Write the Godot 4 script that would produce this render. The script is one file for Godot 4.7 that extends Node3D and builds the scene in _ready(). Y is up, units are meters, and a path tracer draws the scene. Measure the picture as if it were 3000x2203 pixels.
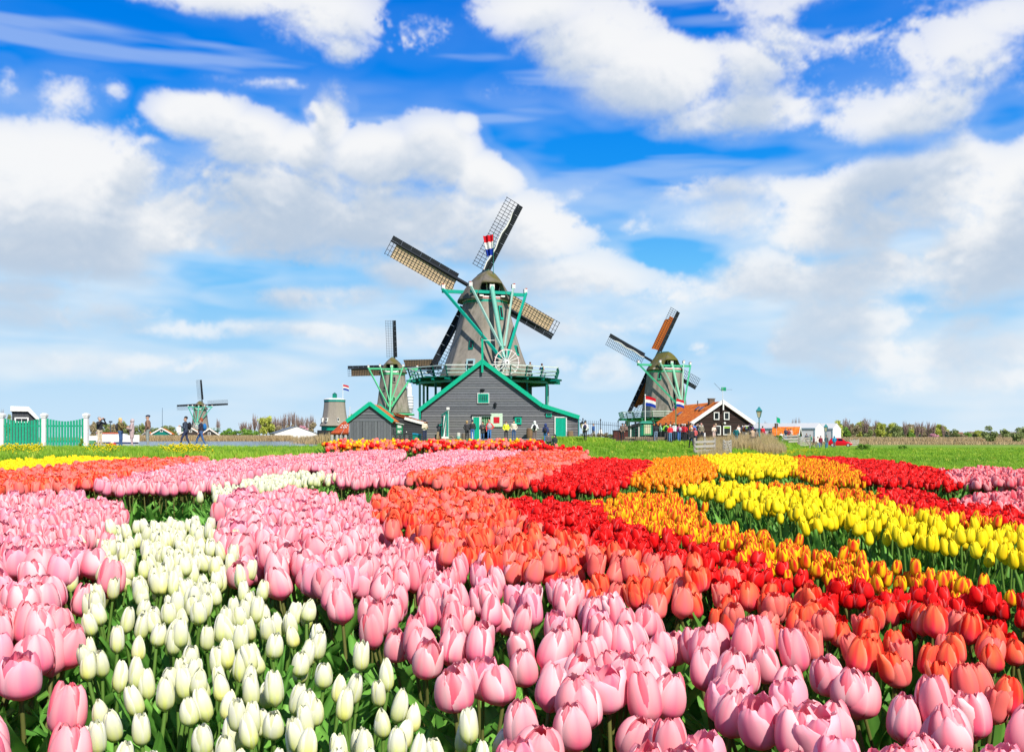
extends Node3D
# Tulip field in front of a row of windmills. World units are metres, y is up, the lens stands at EYE and looks along -z.

const F := 2190.0          # focal length of the photograph in its own picture units (2250 wide)
const HORIZON := 961.0
const EYE := Vector3(0, 1.6, 0)
const EXPOSURE := 1.45

var M := {}                # materials
var taken := {}            # names in use
var rng := RandomNumberGenerator.new()


# a point of the world from its bearing (x, y in picture units) and its distance along the view
func at(px: float, py: float, d: float) -> Vector3:
	return Vector3((px - 1125.0) / F * d, EYE.y - (py - HORIZON) / F * d, -d)


func numbered(called: String) -> String:
	var n: int = taken.get(called, 0)
	taken[called] = n + 1
	return called if n == 0 else "%s_%03d" % [called, n]


func tag(o: Node, label: String, category := "", group := "", kind := "") -> Node:
	if label: o.set_meta("label", label)
	if category: o.set_meta("category", category)
	if group: o.set_meta("group", group)
	if kind: o.set_meta("kind", kind)
	return o


func thing(called: String, label: String, category: String, where := Vector3.ZERO, turn := 0.0, group := "") -> Node3D:
	var o := Node3D.new()
	o.name = numbered(called)
	o.position = where
	o.rotation.y = turn
	add_child(o)
	tag(o, label, category, group)
	return o


func part(called: String, mesh: Mesh, mat: Material, parent: Node = null, where := Vector3.ZERO) -> MeshInstance3D:
	var o := MeshInstance3D.new()
	o.name = called if parent else numbered(called)
	o.mesh = mesh
	o.position = where
	if mat: o.material_override = mat
	(parent if parent else self).add_child(o, true)
	return o


func structure(called: String, mesh: Mesh, mat: Material, label: String) -> MeshInstance3D:
	var o := part(called, mesh, mat)
	tag(o, label, "", "", "structure")
	return o


# ---------------------------------------------------------------- mesh building
class Shape:
	var v := PackedVector3Array()
	var n := PackedVector3Array()
	var c := PackedColorArray()
	var uv := PackedVector2Array()
	var col := Color.WHITE
	var t := Transform3D()

	func color(x: Color) -> Shape:
		col = x
		return self

	func tri3(a: Vector3, b: Vector3, d: Vector3, na: Vector3, nb: Vector3, nd: Vector3, ca: Color, cb: Color, cd: Color) -> void:
		var face := (d - a).cross(b - a)
		if face.dot(na + nb + nd) < 0.0:
			v.append_array([a, d, b])
			n.append_array([na, nd, nb])
			c.append_array([ca, cd, cb])
		else:
			v.append_array([a, b, d])
			n.append_array([na, nb, nd])
			c.append_array([ca, cb, cd])

	func tri(a: Vector3, b: Vector3, d: Vector3) -> void:
		a = t * a; b = t * b; d = t * d
		var m := (d - a).cross(b - a).normalized()
		v.append_array([a, b, d])
		n.append_array([m, m, m])
		c.append_array([col, col, col])

	func quad(a: Vector3, b: Vector3, d: Vector3, e: Vector3) -> void:
		tri(a, b, d)
		tri(a, d, e)

	# a box between two corners, edges taken off by r where r > 0
	func box(lo: Vector3, hi: Vector3) -> Shape:
		var p := [Vector3(lo.x, lo.y, lo.z), Vector3(hi.x, lo.y, lo.z), Vector3(hi.x, hi.y, lo.z), Vector3(lo.x, hi.y, lo.z), Vector3(lo.x, lo.y, hi.z), Vector3(hi.x, lo.y, hi.z), Vector3(hi.x, hi.y, hi.z), Vector3(lo.x, hi.y, hi.z)]
		for f in [[0, 1, 2, 3], [5, 4, 7, 6], [4, 0, 3, 7], [1, 5, 6, 2], [3, 2, 6, 7], [4, 5, 1, 0]]:
			quad(p[f[0]], p[f[1]], p[f[2]], p[f[3]])
		return self

	func mid(centre: Vector3, size: Vector3) -> Shape:
		return box(centre - size / 2, centre + size / 2)

	# a squared beam from a to b, w across and h high
	func beam(a: Vector3, b: Vector3, w: float, h: float, up := Vector3.UP) -> Shape:
		var z := (b - a).normalized()
		var x := up.cross(z)
		x = (x if x.length() > 0.01 else Vector3.RIGHT.cross(z)).normalized()
		var y := z.cross(x)
		var was := t
		t = was * Transform3D(Basis(x, y, z), a)
		box(Vector3(-w / 2, -h / 2, 0), Vector3(w / 2, h / 2, a.distance_to(b)))
		t = was
		return self

	# a round tube through points
	func tube(pts: Array, radii: Array, sides := 8, cap := true) -> Shape:
		var rings := []
		var x := Vector3.ZERO
		for i in pts.size():
			var z: Vector3 = (pts[mini(i + 1, pts.size() - 1)] - pts[maxi(i - 1, 0)]).normalized()
			x = (x - z * x.dot(z)) if x.length() > 0.1 else (Vector3.UP.cross(z) if absf(z.y) < 0.9 else Vector3.RIGHT.cross(z))
			x = x.normalized()
			var y := z.cross(x)
			var ring := []
			for k in sides:
				var a := TAU * k / sides
				ring.append(x * cos(a) + y * sin(a))
			rings.append(ring)
		for i in pts.size() - 1:
			for k in sides:
				var l := (k + 1) % sides
				var p: Array = [pts[i] + rings[i][k] * radii[i], pts[i] + rings[i][l] * radii[i], pts[i + 1] + rings[i + 1][l] * radii[i + 1], pts[i + 1] + rings[i + 1][k] * radii[i + 1]]
				var q: Array = [rings[i][k], rings[i][l], rings[i + 1][l], rings[i + 1][k]]
				for f in [[0, 1, 2], [0, 2, 3]]:
					tri3(t * p[f[0]], t * p[f[1]], t * p[f[2]], t.basis * q[f[0]], t.basis * q[f[1]], t.basis * q[f[2]], col, col, col)
		if cap:
			for e in [0, pts.size() - 1]:
				for k in sides:
					var a: Vector3 = pts[e] + rings[e][k] * radii[e]
					var b: Vector3 = pts[e] + rings[e][(k + 1) % sides] * radii[e]
					if e == 0: tri(pts[e], a, b)
					else: tri(pts[e], b, a)
		return self

	# a turned shape: (radius, height) pairs round the y axis
	func lathe(profile: Array, sides := 16, smooth := true) -> Shape:
		for i in profile.size() - 1:
			var p: Vector2 = profile[i]
			var q: Vector2 = profile[i + 1]
			var slope := Vector2(q.y - p.y, p.x - q.x).normalized()
			for k in sides:
				var a := TAU * k / sides
				var b := TAU * (k + 1) / sides
				var da := Vector3(cos(a), 0, sin(a))
				var db := Vector3(cos(b), 0, sin(b))
				if not smooth:
					quad(da * p.x + Vector3.UP * p.y, da * q.x + Vector3.UP * q.y, db * q.x + Vector3.UP * q.y, db * p.x + Vector3.UP * p.y)
					continue
				var na := t.basis * (da * slope.x + Vector3.UP * slope.y)
				var nb := t.basis * (db * slope.x + Vector3.UP * slope.y)
				var w := [t * (da * p.x + Vector3.UP * p.y), t * (da * q.x + Vector3.UP * q.y), t * (db * q.x + Vector3.UP * q.y), t * (db * p.x + Vector3.UP * p.y)]
				tri3(w[0], w[1], w[2], na, na, nb, col, col, col)
				tri3(w[0], w[2], w[3], na, nb, nb, col, col, col)
		return self

	# an outline in x, y pushed from z0 to z1
	func prism(outline: PackedVector2Array, z0: float, z1: float) -> Shape:
		var index := Geometry2D.triangulate_polygon(outline)
		var cw := Geometry2D.is_polygon_clockwise(outline)
		for i in range(0, index.size(), 3):
			var a := outline[index[i]]
			var b := outline[index[i + 1]]
			var d := outline[index[i + 2]]
			if (b - a).cross(d - a) > 0.0:
				var e := b; b = d; d = e
			tri(Vector3(a.x, a.y, z1), Vector3(b.x, b.y, z1), Vector3(d.x, d.y, z1))
			tri(Vector3(a.x, a.y, z0), Vector3(d.x, d.y, z0), Vector3(b.x, b.y, z0))
		for i in outline.size():
			var a := outline[i]
			var b := outline[(i + 1) % outline.size()]
			if cw:
				quad(Vector3(a.x, a.y, z0), Vector3(a.x, a.y, z1), Vector3(b.x, b.y, z1), Vector3(b.x, b.y, z0))
			else:
				quad(Vector3(b.x, b.y, z0), Vector3(b.x, b.y, z1), Vector3(a.x, a.y, z1), Vector3(a.x, a.y, z0))
		return self

	# a grid of points (rows of equal length) as a smooth sheet; colours in the same layout or empty
	func sheet(rows: Array, tints: Array = [], closed := false) -> Shape:
		var h := rows.size()
		var w: int = rows[0].size()
		var nn := []
		for j in h:
			var line := []
			for i in w:
				var e: Vector3 = rows[j][(i + 1) % w if closed else mini(i + 1, w - 1)] - rows[j][(i - 1 + w) % w if closed else maxi(i - 1, 0)]
				var f: Vector3 = rows[mini(j + 1, h - 1)][i] - rows[maxi(j - 1, 0)][i]
				var m := e.cross(f)
				line.append(m.normalized() if m.length() > 1e-9 else Vector3.UP)
			nn.append(line)
		for j in h - 1:
			for i in (w if closed else w - 1):
				var k := (i + 1) % w
				var c4 := [col, col, col, col]
				if tints: c4 = [tints[j][i], tints[j][k], tints[j + 1][k], tints[j + 1][i]]
				var p := [t * rows[j][i], t * rows[j][k], t * rows[j + 1][k], t * rows[j + 1][i]]
				var q := [t.basis * nn[j][i], t.basis * nn[j][k], t.basis * nn[j + 1][k], t.basis * nn[j + 1][i]]
				tri3(p[0], p[1], p[2], q[0], q[1], q[2], c4[0], c4[1], c4[2])
				tri3(p[0], p[2], p[3], q[0], q[2], q[3], c4[0], c4[2], c4[3])
		return self

	func ball(centre: Vector3, r: Vector3, rings := 6, sides := 10) -> Shape:
		var rows := []
		for j in rings + 1:
			var e := PI * j / rings - PI / 2
			var row := []
			for i in sides:
				var a := TAU * i / sides
				row.append(centre + Vector3(cos(a) * cos(e) * r.x, sin(e) * r.y, sin(a) * cos(e) * r.z))
			rows.append(row)
		for j in rings:
			for i in sides:
				var k := (i + 1) % sides
				var p := [rows[j][i], rows[j][k], rows[j + 1][k], rows[j + 1][i]]
				var q := []
				for x in p: q.append((t.basis * ((x - centre) / r)).normalized())
				tri3(t * p[0], t * p[1], t * p[2], q[0], q[1], q[2], col, col, col)
				tri3(t * p[0], t * p[2], t * p[3], q[0], q[2], q[3], col, col, col)
		return self

	func into(m: ArrayMesh = null, mat: Material = null) -> ArrayMesh:
		if m == null: m = ArrayMesh.new()
		if v.is_empty(): return m
		var a := []
		a.resize(Mesh.ARRAY_MAX)
		a[Mesh.ARRAY_VERTEX] = v
		a[Mesh.ARRAY_NORMAL] = n
		a[Mesh.ARRAY_COLOR] = c
		if uv.size() == v.size(): a[Mesh.ARRAY_TEX_UV] = uv
		m.add_surface_from_arrays(Mesh.PRIMITIVE_TRIANGLES, a)
		if mat: m.surface_set_material(m.get_surface_count() - 1, mat)
		return m


func rgb8(r: int, g: int, b: int) -> Color:   # a colour as one reads it off a picture, as a linear value
	return Color8(r, g, b).srgb_to_linear()


# ---------------------------------------------------------------- sky: air and clouds by direction
var cloud_noise: FastNoiseLite
var puff_noise: FastNoiseLite
var veil_noise: FastNoiseLite
var mass_noise: FastNoiseLite


func cloud_thickness(dir: Vector3, cover: float) -> float:
	var q := Vector3(dir.x, dir.y * 1.5, dir.z)
	var big := cloud_noise.get_noise_3dv(q * 100.0)
	var small := puff_noise.get_noise_3dv(q * 100.0)
	return cover + 0.58 * big + 0.36 * (small + 0.25)


func air(el: float) -> Vector3:   # linear radiance of clear air by elevation in radians, as exposed
	var stops := [[0.0, rgb8(206, 231, 250)], [0.05, rgb8(190, 224, 250)], [0.11, rgb8(150, 208, 250)], [0.17, rgb8(104, 192, 252)], [0.25, rgb8(30, 152, 246)], [0.33, rgb8(0, 134, 240)], [0.43, rgb8(0, 117, 227)], [0.8, rgb8(0, 74, 172)], [1.6, rgb8(0, 62, 150)]]
	for i in stops.size() - 1:
		if el <= stops[i + 1][0]:
			var k: float = clampf((el - stops[i][0]) / (stops[i + 1][0] - stops[i][0]), 0, 1)
			var c: Color = stops[i][1].lerp(stops[i + 1][1], k)
			return Vector3(c.r, c.g, c.b)
	return Vector3.ZERO


# clouds of the view: x, y, half width, half height in picture units, and how thick
const CLOUDS := [
	[150, 420, 270, 165, 1.0], [20, 350, 130, 90, 0.9], [270, 400, 110, 110, 0.9], [120, 560, 330, 70, 0.75], [330, 480, 160, 110, 0.8],
	[440, 255, 120, 65, 1.0], [540, 310, 120, 75, 1.0], [722, 255, 55, 95, 0.85], [660, 330, 90, 60, 0.9], [830, 350, 150, 80, 1.0], [960, 345, 120, 95, 1.0], [1060, 390, 110, 70, 0.9],
	[600, 440, 330, 120, 0.95], [850, 470, 330, 110, 0.95], [450, 520, 280, 70, 0.7], [1000, 540, 260, 60, 0.5], [1020, 275, 45, 30, 0.6],
	[520, 0, 280, 45, 0.6], [700, 30, 180, 85, 0.66], [750, 105, 70, 50, 0.5], [930, 75, 110, 60, 0.45], [10, 185, 45, 60, 0.36], [140, 225, 100, 85, 0.36], [240, 195, 40, 45, 0.2],
	[480, 168, 330, 20, 0.32], [1180, 20, 200, 70, 0.6], [1330, 90, 220, 120, 0.72], [1440, 150, 220, 110, 0.88], [1700, 120, 290, 160, 0.6], [1930, 160, 240, 130, 0.5], [2120, 120, 150, 150, 0.55], [2200, 40, 140, 60, 0.5],
	[1650, 250, 240, 80, 0.62], [1950, 270, 250, 80, 0.55], [1120, 190, 90, 40, 0.4], [1820, 60, 300, 90, 0.5], [2000, 220, 260, 110, 0.6],
	[1900, 400, 380, 100, 0.62], [1500, 420, 330, 60, 0.45], [2150, 340, 200, 80, 0.6], [1600, 470, 200, 70, 0.5], [2150, 560, 260, 130, 0.9], [1850, 700, 330, 90, 0.62], [2150, 830, 260, 50, 0.5], [1560, 650, 220, 70, 0.5], [1820, 480, 140, 110, 0.95], [1930, 500, 130, 70, 0.8], [2080, 450, 230, 130, 0.75], [2230, 420, 160, 120, 0.8], [2000, 610, 330, 110, 0.85], [1700, 620, 220, 90, 0.62],
	[1400, 480, 80, 46, 0.4], [1265, 432, 44, 30, 0.3], [1740, 765, 95, 55, 0.75], [1900, 780, 160, 70, 0.7], [2100, 770, 220, 80, 0.7], [2120, 715, 90, 50, 0.6], [1535, 762, 46, 32, 0.34], [1320, 805, 80, 52, 0.32], [1230, 800, 70, 36, 0.3],
	[690, 640, 220, 56, 0.72], [500, 480, 400, 110, 0.9], [700, 560, 330, 50, 0.5], [60, 640, 200, 50, 0.5], [1150, 500, 200, 90, 0.8], [1200, 700, 200, 60, 0.5], [880, 600, 160, 55, 0.6], [150, 690, 250, 45, 0.55], [330, 720, 200, 35, 0.45], [620, 720, 200, 30, 0.4], [1250, 620, 260, 90, 0.5], [1320, 700, 300, 60, 0.4], [300, 800, 330, 40, 0.3], [900, 740, 300, 40, 0.35],
]
const CLEAR := [[1590, 60, 110, 40, 0.3], [1760, 170, 120, 40, 0.3], [1930, 180, 80, 60, 0.35], [1620, 700, 160, 50, 0.5], [1980, 650, 90, 40, 0.45], [1760, 360, 160, 40, 0.5], [1980, 320, 120, 30, 0.4], [2010, 530, 60, 30, 0.4], [600, 610, 240, 26, 0.5], [1010, 620, 80, 40, 0.4], [1480, 552, 130, 40, 0.8], [450, 590, 140, 40, 0.7], [1870, 28, 120, 45, 0.9], [2200, 265, 60, 60, 0.7], [1620, 330, 330, 50, 0.45], [1180, 310, 120, 80, 0.5], [250, 110, 300, 50, 0.6], [1020, 110, 90, 60, 0.4]]


func paint_sky(img: Image, x0: int, y0: int, w: int, h: int, wide: int, detailed: bool) -> Image:
	# thickness first, then light from the thickness that lies towards the sun
	var cover := PackedFloat32Array()
	cover.resize(w * h)
	var veil := PackedFloat32Array()
	veil.resize(w * h)
	var dens := PackedFloat32Array()
	dens.resize(w * h)
	var mass := PackedFloat32Array()   # the same, without its small billows
	mass.resize(w * h)
	var rad := TAU / wide
	for j in h:
		var el := PI / 2 - (y0 + j + 0.5) * rad
		for i in w:
			var az := (x0 + i + 0.5) * rad - PI
			var d := Vector3(sin(az) * cos(el), sin(el), -cos(az) * cos(el))
			var far := clampf((absf(az) - 0.56) / 0.12, 0, 1) if el < 0.55 else 1.0
			far = maxf(far, clampf((el - 0.46) / 0.09, 0, 1))
			cover[j * w + i] = lerpf(-0.62, -0.12, far)
	if detailed:
		for pass_ in 2:
			for b in (CLOUDS if pass_ == 0 else CLEAR):
				var baz := atan((b[0] - 1125.0) / F)
				var bel := atan((HORIZON - b[1]) / F * cos(baz))
				var rx: float = b[2] / F * 1.25
				var ry: float = b[3] / F * 1.25
				var ci := (baz + PI) / rad - x0
				var cj := (PI / 2 - bel) / rad - y0
				for j in range(maxi(0, int(cj - ry / rad)), mini(h, int(cj + ry / rad) + 1)):
					for i in range(maxi(0, int(ci - rx / rad)), mini(w, int(ci + rx / rad) + 1)):
						var r2 := pow((i - ci) * rad / rx, 2) + pow((j - cj) * rad / ry, 2)
						if r2 < 1.0:
							var k := j * w + i
							if pass_ == 0: cover[k] = maxf(cover[k], -0.62 + (1.0 - r2) * (0.55 + 0.85 * b[4]))
							else: cover[k] -= (1.0 - r2) * (1.0 - r2) * b[4]
	for j in h:
		var el := PI / 2 - (y0 + j + 0.5) * rad
		for i in w:
			var az := (x0 + i + 0.5) * rad - PI
			var d := Vector3(sin(az) * cos(el), sin(el), -cos(az) * cos(el))
			dens[j * w + i] = cloud_thickness(d, cover[j * w + i])
			mass[j * w + i] = cover[j * w + i] + 0.72 * mass_noise.get_noise_3dv(Vector3(d.x, d.y * 1.5, d.z) * 100.0)
			veil[j * w + i] = veil_noise.get_noise_3dv(Vector3(d.x, d.y * 3.5, d.z) * 100.0)
	var step := 0.0125 / rad
	for j in h:
		var el := PI / 2 - (y0 + j + 0.5) * rad
		var a := air(el)
		var low := clampf(1.0 - el / 0.17, 0, 1)
		var grey := Vector3(0.50, 0.60, 0.735).lerp(Vector3(0.62, 0.745, 0.88), low * 0.8)
		var white := Vector3(0.945, 0.95, 0.955)
		for i in w:
			var k := j * w + i
			var t := dens[k]
			var thin := clampf(0.30 + 1.05 * veil[k] + clampf(cover[k] + 0.45, -0.15, 0.16), 0, 1) * clampf((0.36 - el) / 0.19, 0.04, 0.8)
			var az := (x0 + i + 0.5) * rad - PI
			var cirrus := clampf(veil_noise.get_noise_3d(sin(az) * 55.0 + el * 20.0, el * 620.0, cos(az) * 55.0) * 1.1 - 0.14, 0, 0.30) * smoothstep(0.10, 0.2, el)
			thin = maxf(thin, cirrus)
			var over := 0.0
			for s in 7:
				var jj := int(j - step * (s + 0.7))
				if jj < 0: break
				over += clampf(mass[jj * w + clampi(int(i + step * 0.3 * (s + 0.7)), 0, w - 1)], 0, 0.75)
			var q := maxi(int(j - step * 0.5), 0) * w + clampi(int(i + step * 0.3), 0, w - 1)
			var lit := exp(-0.46 * over) + 0.34 * clampf(t - dens[q], -0.25, 0.35)
			var alpha := smoothstep(-0.20, lerpf(0.62, 0.12, clampf(lit, 0, 1)), t)
			alpha *= lerpf(0.62, 1.0, smoothstep(-0.25, 0.55, cover[k]))
			var cl := grey.lerp(white, smoothstep(0.02, 0.78, lit))
			var r := a.lerp(Vector3(0.80, 0.88, 0.95), thin)
			r = r.lerp(cl, alpha * lerpf(0.97, 0.72, low)) / EXPOSURE
			img.set_pixel(i, j, Color(r.x, r.y, r.z))
	return img


func make_sky() -> Sky:
	cloud_noise = FastNoiseLite.new()
	cloud_noise.seed = 11
	cloud_noise.noise_type = FastNoiseLite.TYPE_SIMPLEX_SMOOTH
	cloud_noise.frequency = 0.075
	cloud_noise.fractal_octaves = 6
	cloud_noise.fractal_gain = 0.40
	cloud_noise.domain_warp_enabled = true
	cloud_noise.domain_warp_amplitude = 6.0
	cloud_noise.domain_warp_frequency = 0.09
	mass_noise = cloud_noise.duplicate()
	mass_noise.fractal_octaves = 1
	puff_noise = FastNoiseLite.new()
	puff_noise.seed = 5
	puff_noise.noise_type = FastNoiseLite.TYPE_CELLULAR
	puff_noise.cellular_return_type = FastNoiseLite.RETURN_DISTANCE
	puff_noise.frequency = 0.24
	puff_noise.fractal_octaves = 4
	puff_noise.domain_warp_enabled = true
	puff_noise.domain_warp_amplitude = 4.0
	puff_noise.domain_warp_frequency = 0.2
	veil_noise = FastNoiseLite.new()
	veil_noise.seed = 23
	veil_noise.frequency = 0.045
	veil_noise.fractal_octaves = 4
	var wide := 4096
	var whole := Image.create(wide / 4, wide / 16 * 2, false, Image.FORMAT_RGBF)
	var top := paint_sky(Image.create(wide / 4, wide / 16, false, Image.FORMAT_RGBF), 0, 0, wide / 4, wide / 16, wide / 4, true)
	whole.fill(Color(0.30, 0.36, 0.24))
	whole.blit_rect(top, Rect2i(0, 0, wide / 4, wide / 16), Vector2i.ZERO)
	whole.resize(wide, wide / 2, Image.INTERPOLATE_CUBIC)
	var x0 := int(wide / 2 - 0.62 / TAU * wide)
	var x1 := int(wide / 2 + 0.62 / TAU * wide)
	var y0 := int((PI / 2 - 0.56) / TAU * wide)
	var near := paint_sky(Image.create(x1 - x0, wide / 4 - y0, false, Image.FORMAT_RGBF), x0, y0, x1 - x0, wide / 4 - y0, wide, true)
	whole.blit_rect(near, Rect2i(0, 0, x1 - x0, wide / 4 - y0), Vector2i(x0, y0))
	var turned := Image.create(wide, wide / 2, false, Image.FORMAT_RGBF)   # the picture's first column is what lies straight ahead
	turned.blit_rect(whole, Rect2i(wide / 2, 0, wide / 2, wide / 2), Vector2i.ZERO)
	turned.blit_rect(whole, Rect2i(0, 0, wide / 2, wide / 2), Vector2i(wide / 2, 0))
	var p := PanoramaSkyMaterial.new()
	p.panorama = ImageTexture.create_from_image(turned)
	var s := Sky.new()
	s.sky_material = p
	return s


# ---------------------------------------------------------------- the lie of the land
const HEADS := [[0.6, -0.525], [1.0, -0.52], [1.3, -0.505], [1.64, -0.478], [2.05, -0.42], [2.65, -0.35], [3.4, -0.305], [4.3, -0.275], [7.0, -0.224], [10.3, -0.186], [14.0, -0.165], [40.0, -0.15]]
const STEM := 0.40


func table(t: Array, x: float) -> float:
	if x <= t[0][0]: return t[0][1]
	for i in t.size() - 1:
		if x <= t[i + 1][0]:
			return lerpf(t[i][1], t[i + 1][1], (x - t[i][0]) / (t[i + 1][0] - t[i][0]))
	return t[-1][1]


func head_height(d: float) -> float:   # world height of the flower heads in the field
	return EYE.y + table(HEADS, d)


# distance of the dike's crest for a bearing
const CREST := [[-3000.0, 56.0], [720.0, 56.0], [860.0, 74.0], [1060.0, 88.0], [1500.0, 94.0], [1560.0, 95.0], [1665.0, 97.0], [1735.0, 134.0], [1880.0, 142.0], [6000.0, 142.0]]


func ground_height(x: float, z: float) -> float:
	var d := maxf(-z, 0.3 * absf(x) + 0.2)
	var px := 1125.0 + F * clampf(x / d, -2.5, 2.5)
	var field := head_height(d) - STEM - EYE.y
	var right := smoothstep(760.0, 1330.0, px)
	var low := lerpf(-0.62, table([[11.0, -0.6], [20.0, -0.95], [34.0, -1.3], [60.0, -1.57], [400.0, -1.57], [1500.0, -1.2]], d), right)
	var crest := table(CREST, px)
	var up := smoothstep(crest - lerpf(8.0, 20.0, right), crest - 3.0, d)
	var back := table([[-3000.0, 6.0], [690.0, 6.0], [740.0, 130.0], [1560.0, 130.0], [1700.0, 10.0], [1880.0, 3.0]], px)
	var fall := smoothstep(crest + back, crest + back + 12.0, d)
	var dike := up * (1.0 - fall) * (1.0 - smoothstep(1748.0, 1800.0, px))
	var top := lerpf(-0.6, -0.45, smoothstep(700.0, 900.0, px))
	top = lerpf(top, -0.16, smoothstep(740.0, 930.0, px) * (1.0 - smoothstep(1280.0, 1400.0, px)) * smoothstep(80.0, 91.5, d))
	var rest := low
	if d > crest and px < 1000.0:   # behind the dike on the river's side
		rest = lerpf(-1.9, -0.75, smoothstep(225.0, 245.0, d))
		rest = lerpf(rest, -0.6, smoothstep(640.0, 720.0, px))
	elif d > crest:
		rest = lerpf(-0.9, -1.57, smoothstep(1300.0, 1700.0, px))
	var h := lerpf(rest, top, dike)
	h = lerpf(field, h, smoothstep(10.8, 13.5, d))
	return EYE.y + h


func ground_point(px: float, d: float, lift := 0.0) -> Vector3:
	var x := (px - 1125.0) / F * d
	return Vector3(x, ground_height(x, -d) + lift, -d)


func noise_tex(seed_: int, freq: float, octaves: int, lo: Color, hi: Color, size := 512, type := FastNoiseLite.TYPE_SIMPLEX_SMOOTH) -> NoiseTexture2D:
	var f := FastNoiseLite.new()
	f.seed = seed_
	f.noise_type = type
	f.frequency = freq
	f.fractal_octaves = octaves
	var t := NoiseTexture2D.new()
	t.width = size
	t.height = size
	t.seamless = true
	t.noise = f
	var g := Gradient.new()
	g.set_color(0, lo)
	g.set_color(1, hi)
	t.color_ramp = g
	return t


# a picture streaked along y: fibres, grain, reed
func streak_tex(seed_: int, across: float, along: float, lo: float, hi: float, size := 512) -> ImageTexture:
	var f := FastNoiseLite.new()
	f.seed = seed_
	f.frequency = 1.0
	f.fractal_octaves = 3
	var im := Image.create(size, size, false, Image.FORMAT_L8)
	for j in size:
		for i in size:
			var a := TAU * i / size
			var b := TAU * j / size
			var q := 0.5 + 0.55 * f.get_noise_3d(cos(a) * across, sin(a) * across, absf(j - size / 2.0) / size * along) + 0.1 * f.get_noise_2d(i * 0.02 + 9.0, b)
			var g := lerpf(lo, hi, clampf(q, 0, 1))
			im.set_pixel(i, j, Color(g, g, g))
	return ImageTexture.create_from_image(im)


func paint(called: String, rough := 0.6, tex: Texture2D = null, scale := 1.0, bump := 0.0) -> StandardMaterial3D:
	var m := StandardMaterial3D.new()
	m.resource_name = called
	m.vertex_color_use_as_albedo = true
	m.roughness = rough
	m.metallic_specular = 0.35
	if tex:
		m.albedo_texture = tex
		m.uv1_triplanar = true
		m.uv1_world_triplanar = true
		m.uv1_scale = Vector3.ONE * scale
		if bump > 0.0:
			m.heightmap_enabled = true
			m.heightmap_texture = tex
			m.heightmap_scale = bump
	M[called] = m
	return m


func materials() -> void:
	var plain := noise_tex(3, 0.02, 4, Color(0.86, 0.86, 0.86), Color(1, 1, 1))
	var wear := noise_tex(4, 0.03, 5, Color(0.82, 0.82, 0.82), Color(1, 1, 1))
	paint("painted wood", 0.5, plain, 0.6)
	paint("rough wood", 0.8, streak_tex(8, 9.0, 3.0, 0.78, 1.0, 256), 0.7)
	var along := streak_tex(14, 9.0, 3.0, 0.72, 1.0, 256).get_image()
	along.rotate_90(CLOCKWISE)
	paint("plank", 0.85, ImageTexture.create_from_image(along), 0.55)
	paint("thatch", 0.95, streak_tex(9, 26.0, 5.0, 0.74, 1.0), 0.35, 3.0)
	paint("tile", 0.75, wear, 0.8)
	paint("cloth", 0.9, plain, 1.5)
	paint("metal", 0.45, plain, 1.0)
	paint("stone", 0.9, wear, 0.35)
	paint("soil", 1.0, noise_tex(6, 0.03, 5, Color(0.72, 0.72, 0.72), Color(1, 1, 1)), 0.25, 4.0)
	paint("skin", 0.6)
	paint("sail", 0.9, plain, 0.4)
	M["sail"].backlight_enabled = true
	M["sail"].backlight = Color(0.5, 0.5, 0.5)
	paint("petal", 0.55)
	M["petal"].backlight_enabled = true
	M["petal"].backlight = Color(0.75, 0.75, 0.75)
	M["petal"].metallic_specular = 0.22
	paint("leaf", 0.5)
	M["leaf"].backlight_enabled = true
	M["leaf"].backlight = Color(0.8, 0.8, 0.8)
	var g := StandardMaterial3D.new()
	g.albedo_color = Color(0.04, 0.07, 0.08)
	g.roughness = 0.08
	g.metallic_specular = 0.6
	M["glass"] = g
	var w := StandardMaterial3D.new()
	w.albedo_color = Color(0.10, 0.17, 0.24)
	w.roughness = 0.12
	w.normal_enabled = true
	var wn := noise_tex(12, 0.03, 4, Color.BLACK, Color.WHITE)
	wn.as_normal_map = true
	wn.bump_strength = 3.0
	w.normal_texture = wn
	w.uv1_triplanar = true
	w.uv1_world_triplanar = true
	w.uv1_scale = Vector3(0.06, 0.06, 0.06)
	M["water"] = w


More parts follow.
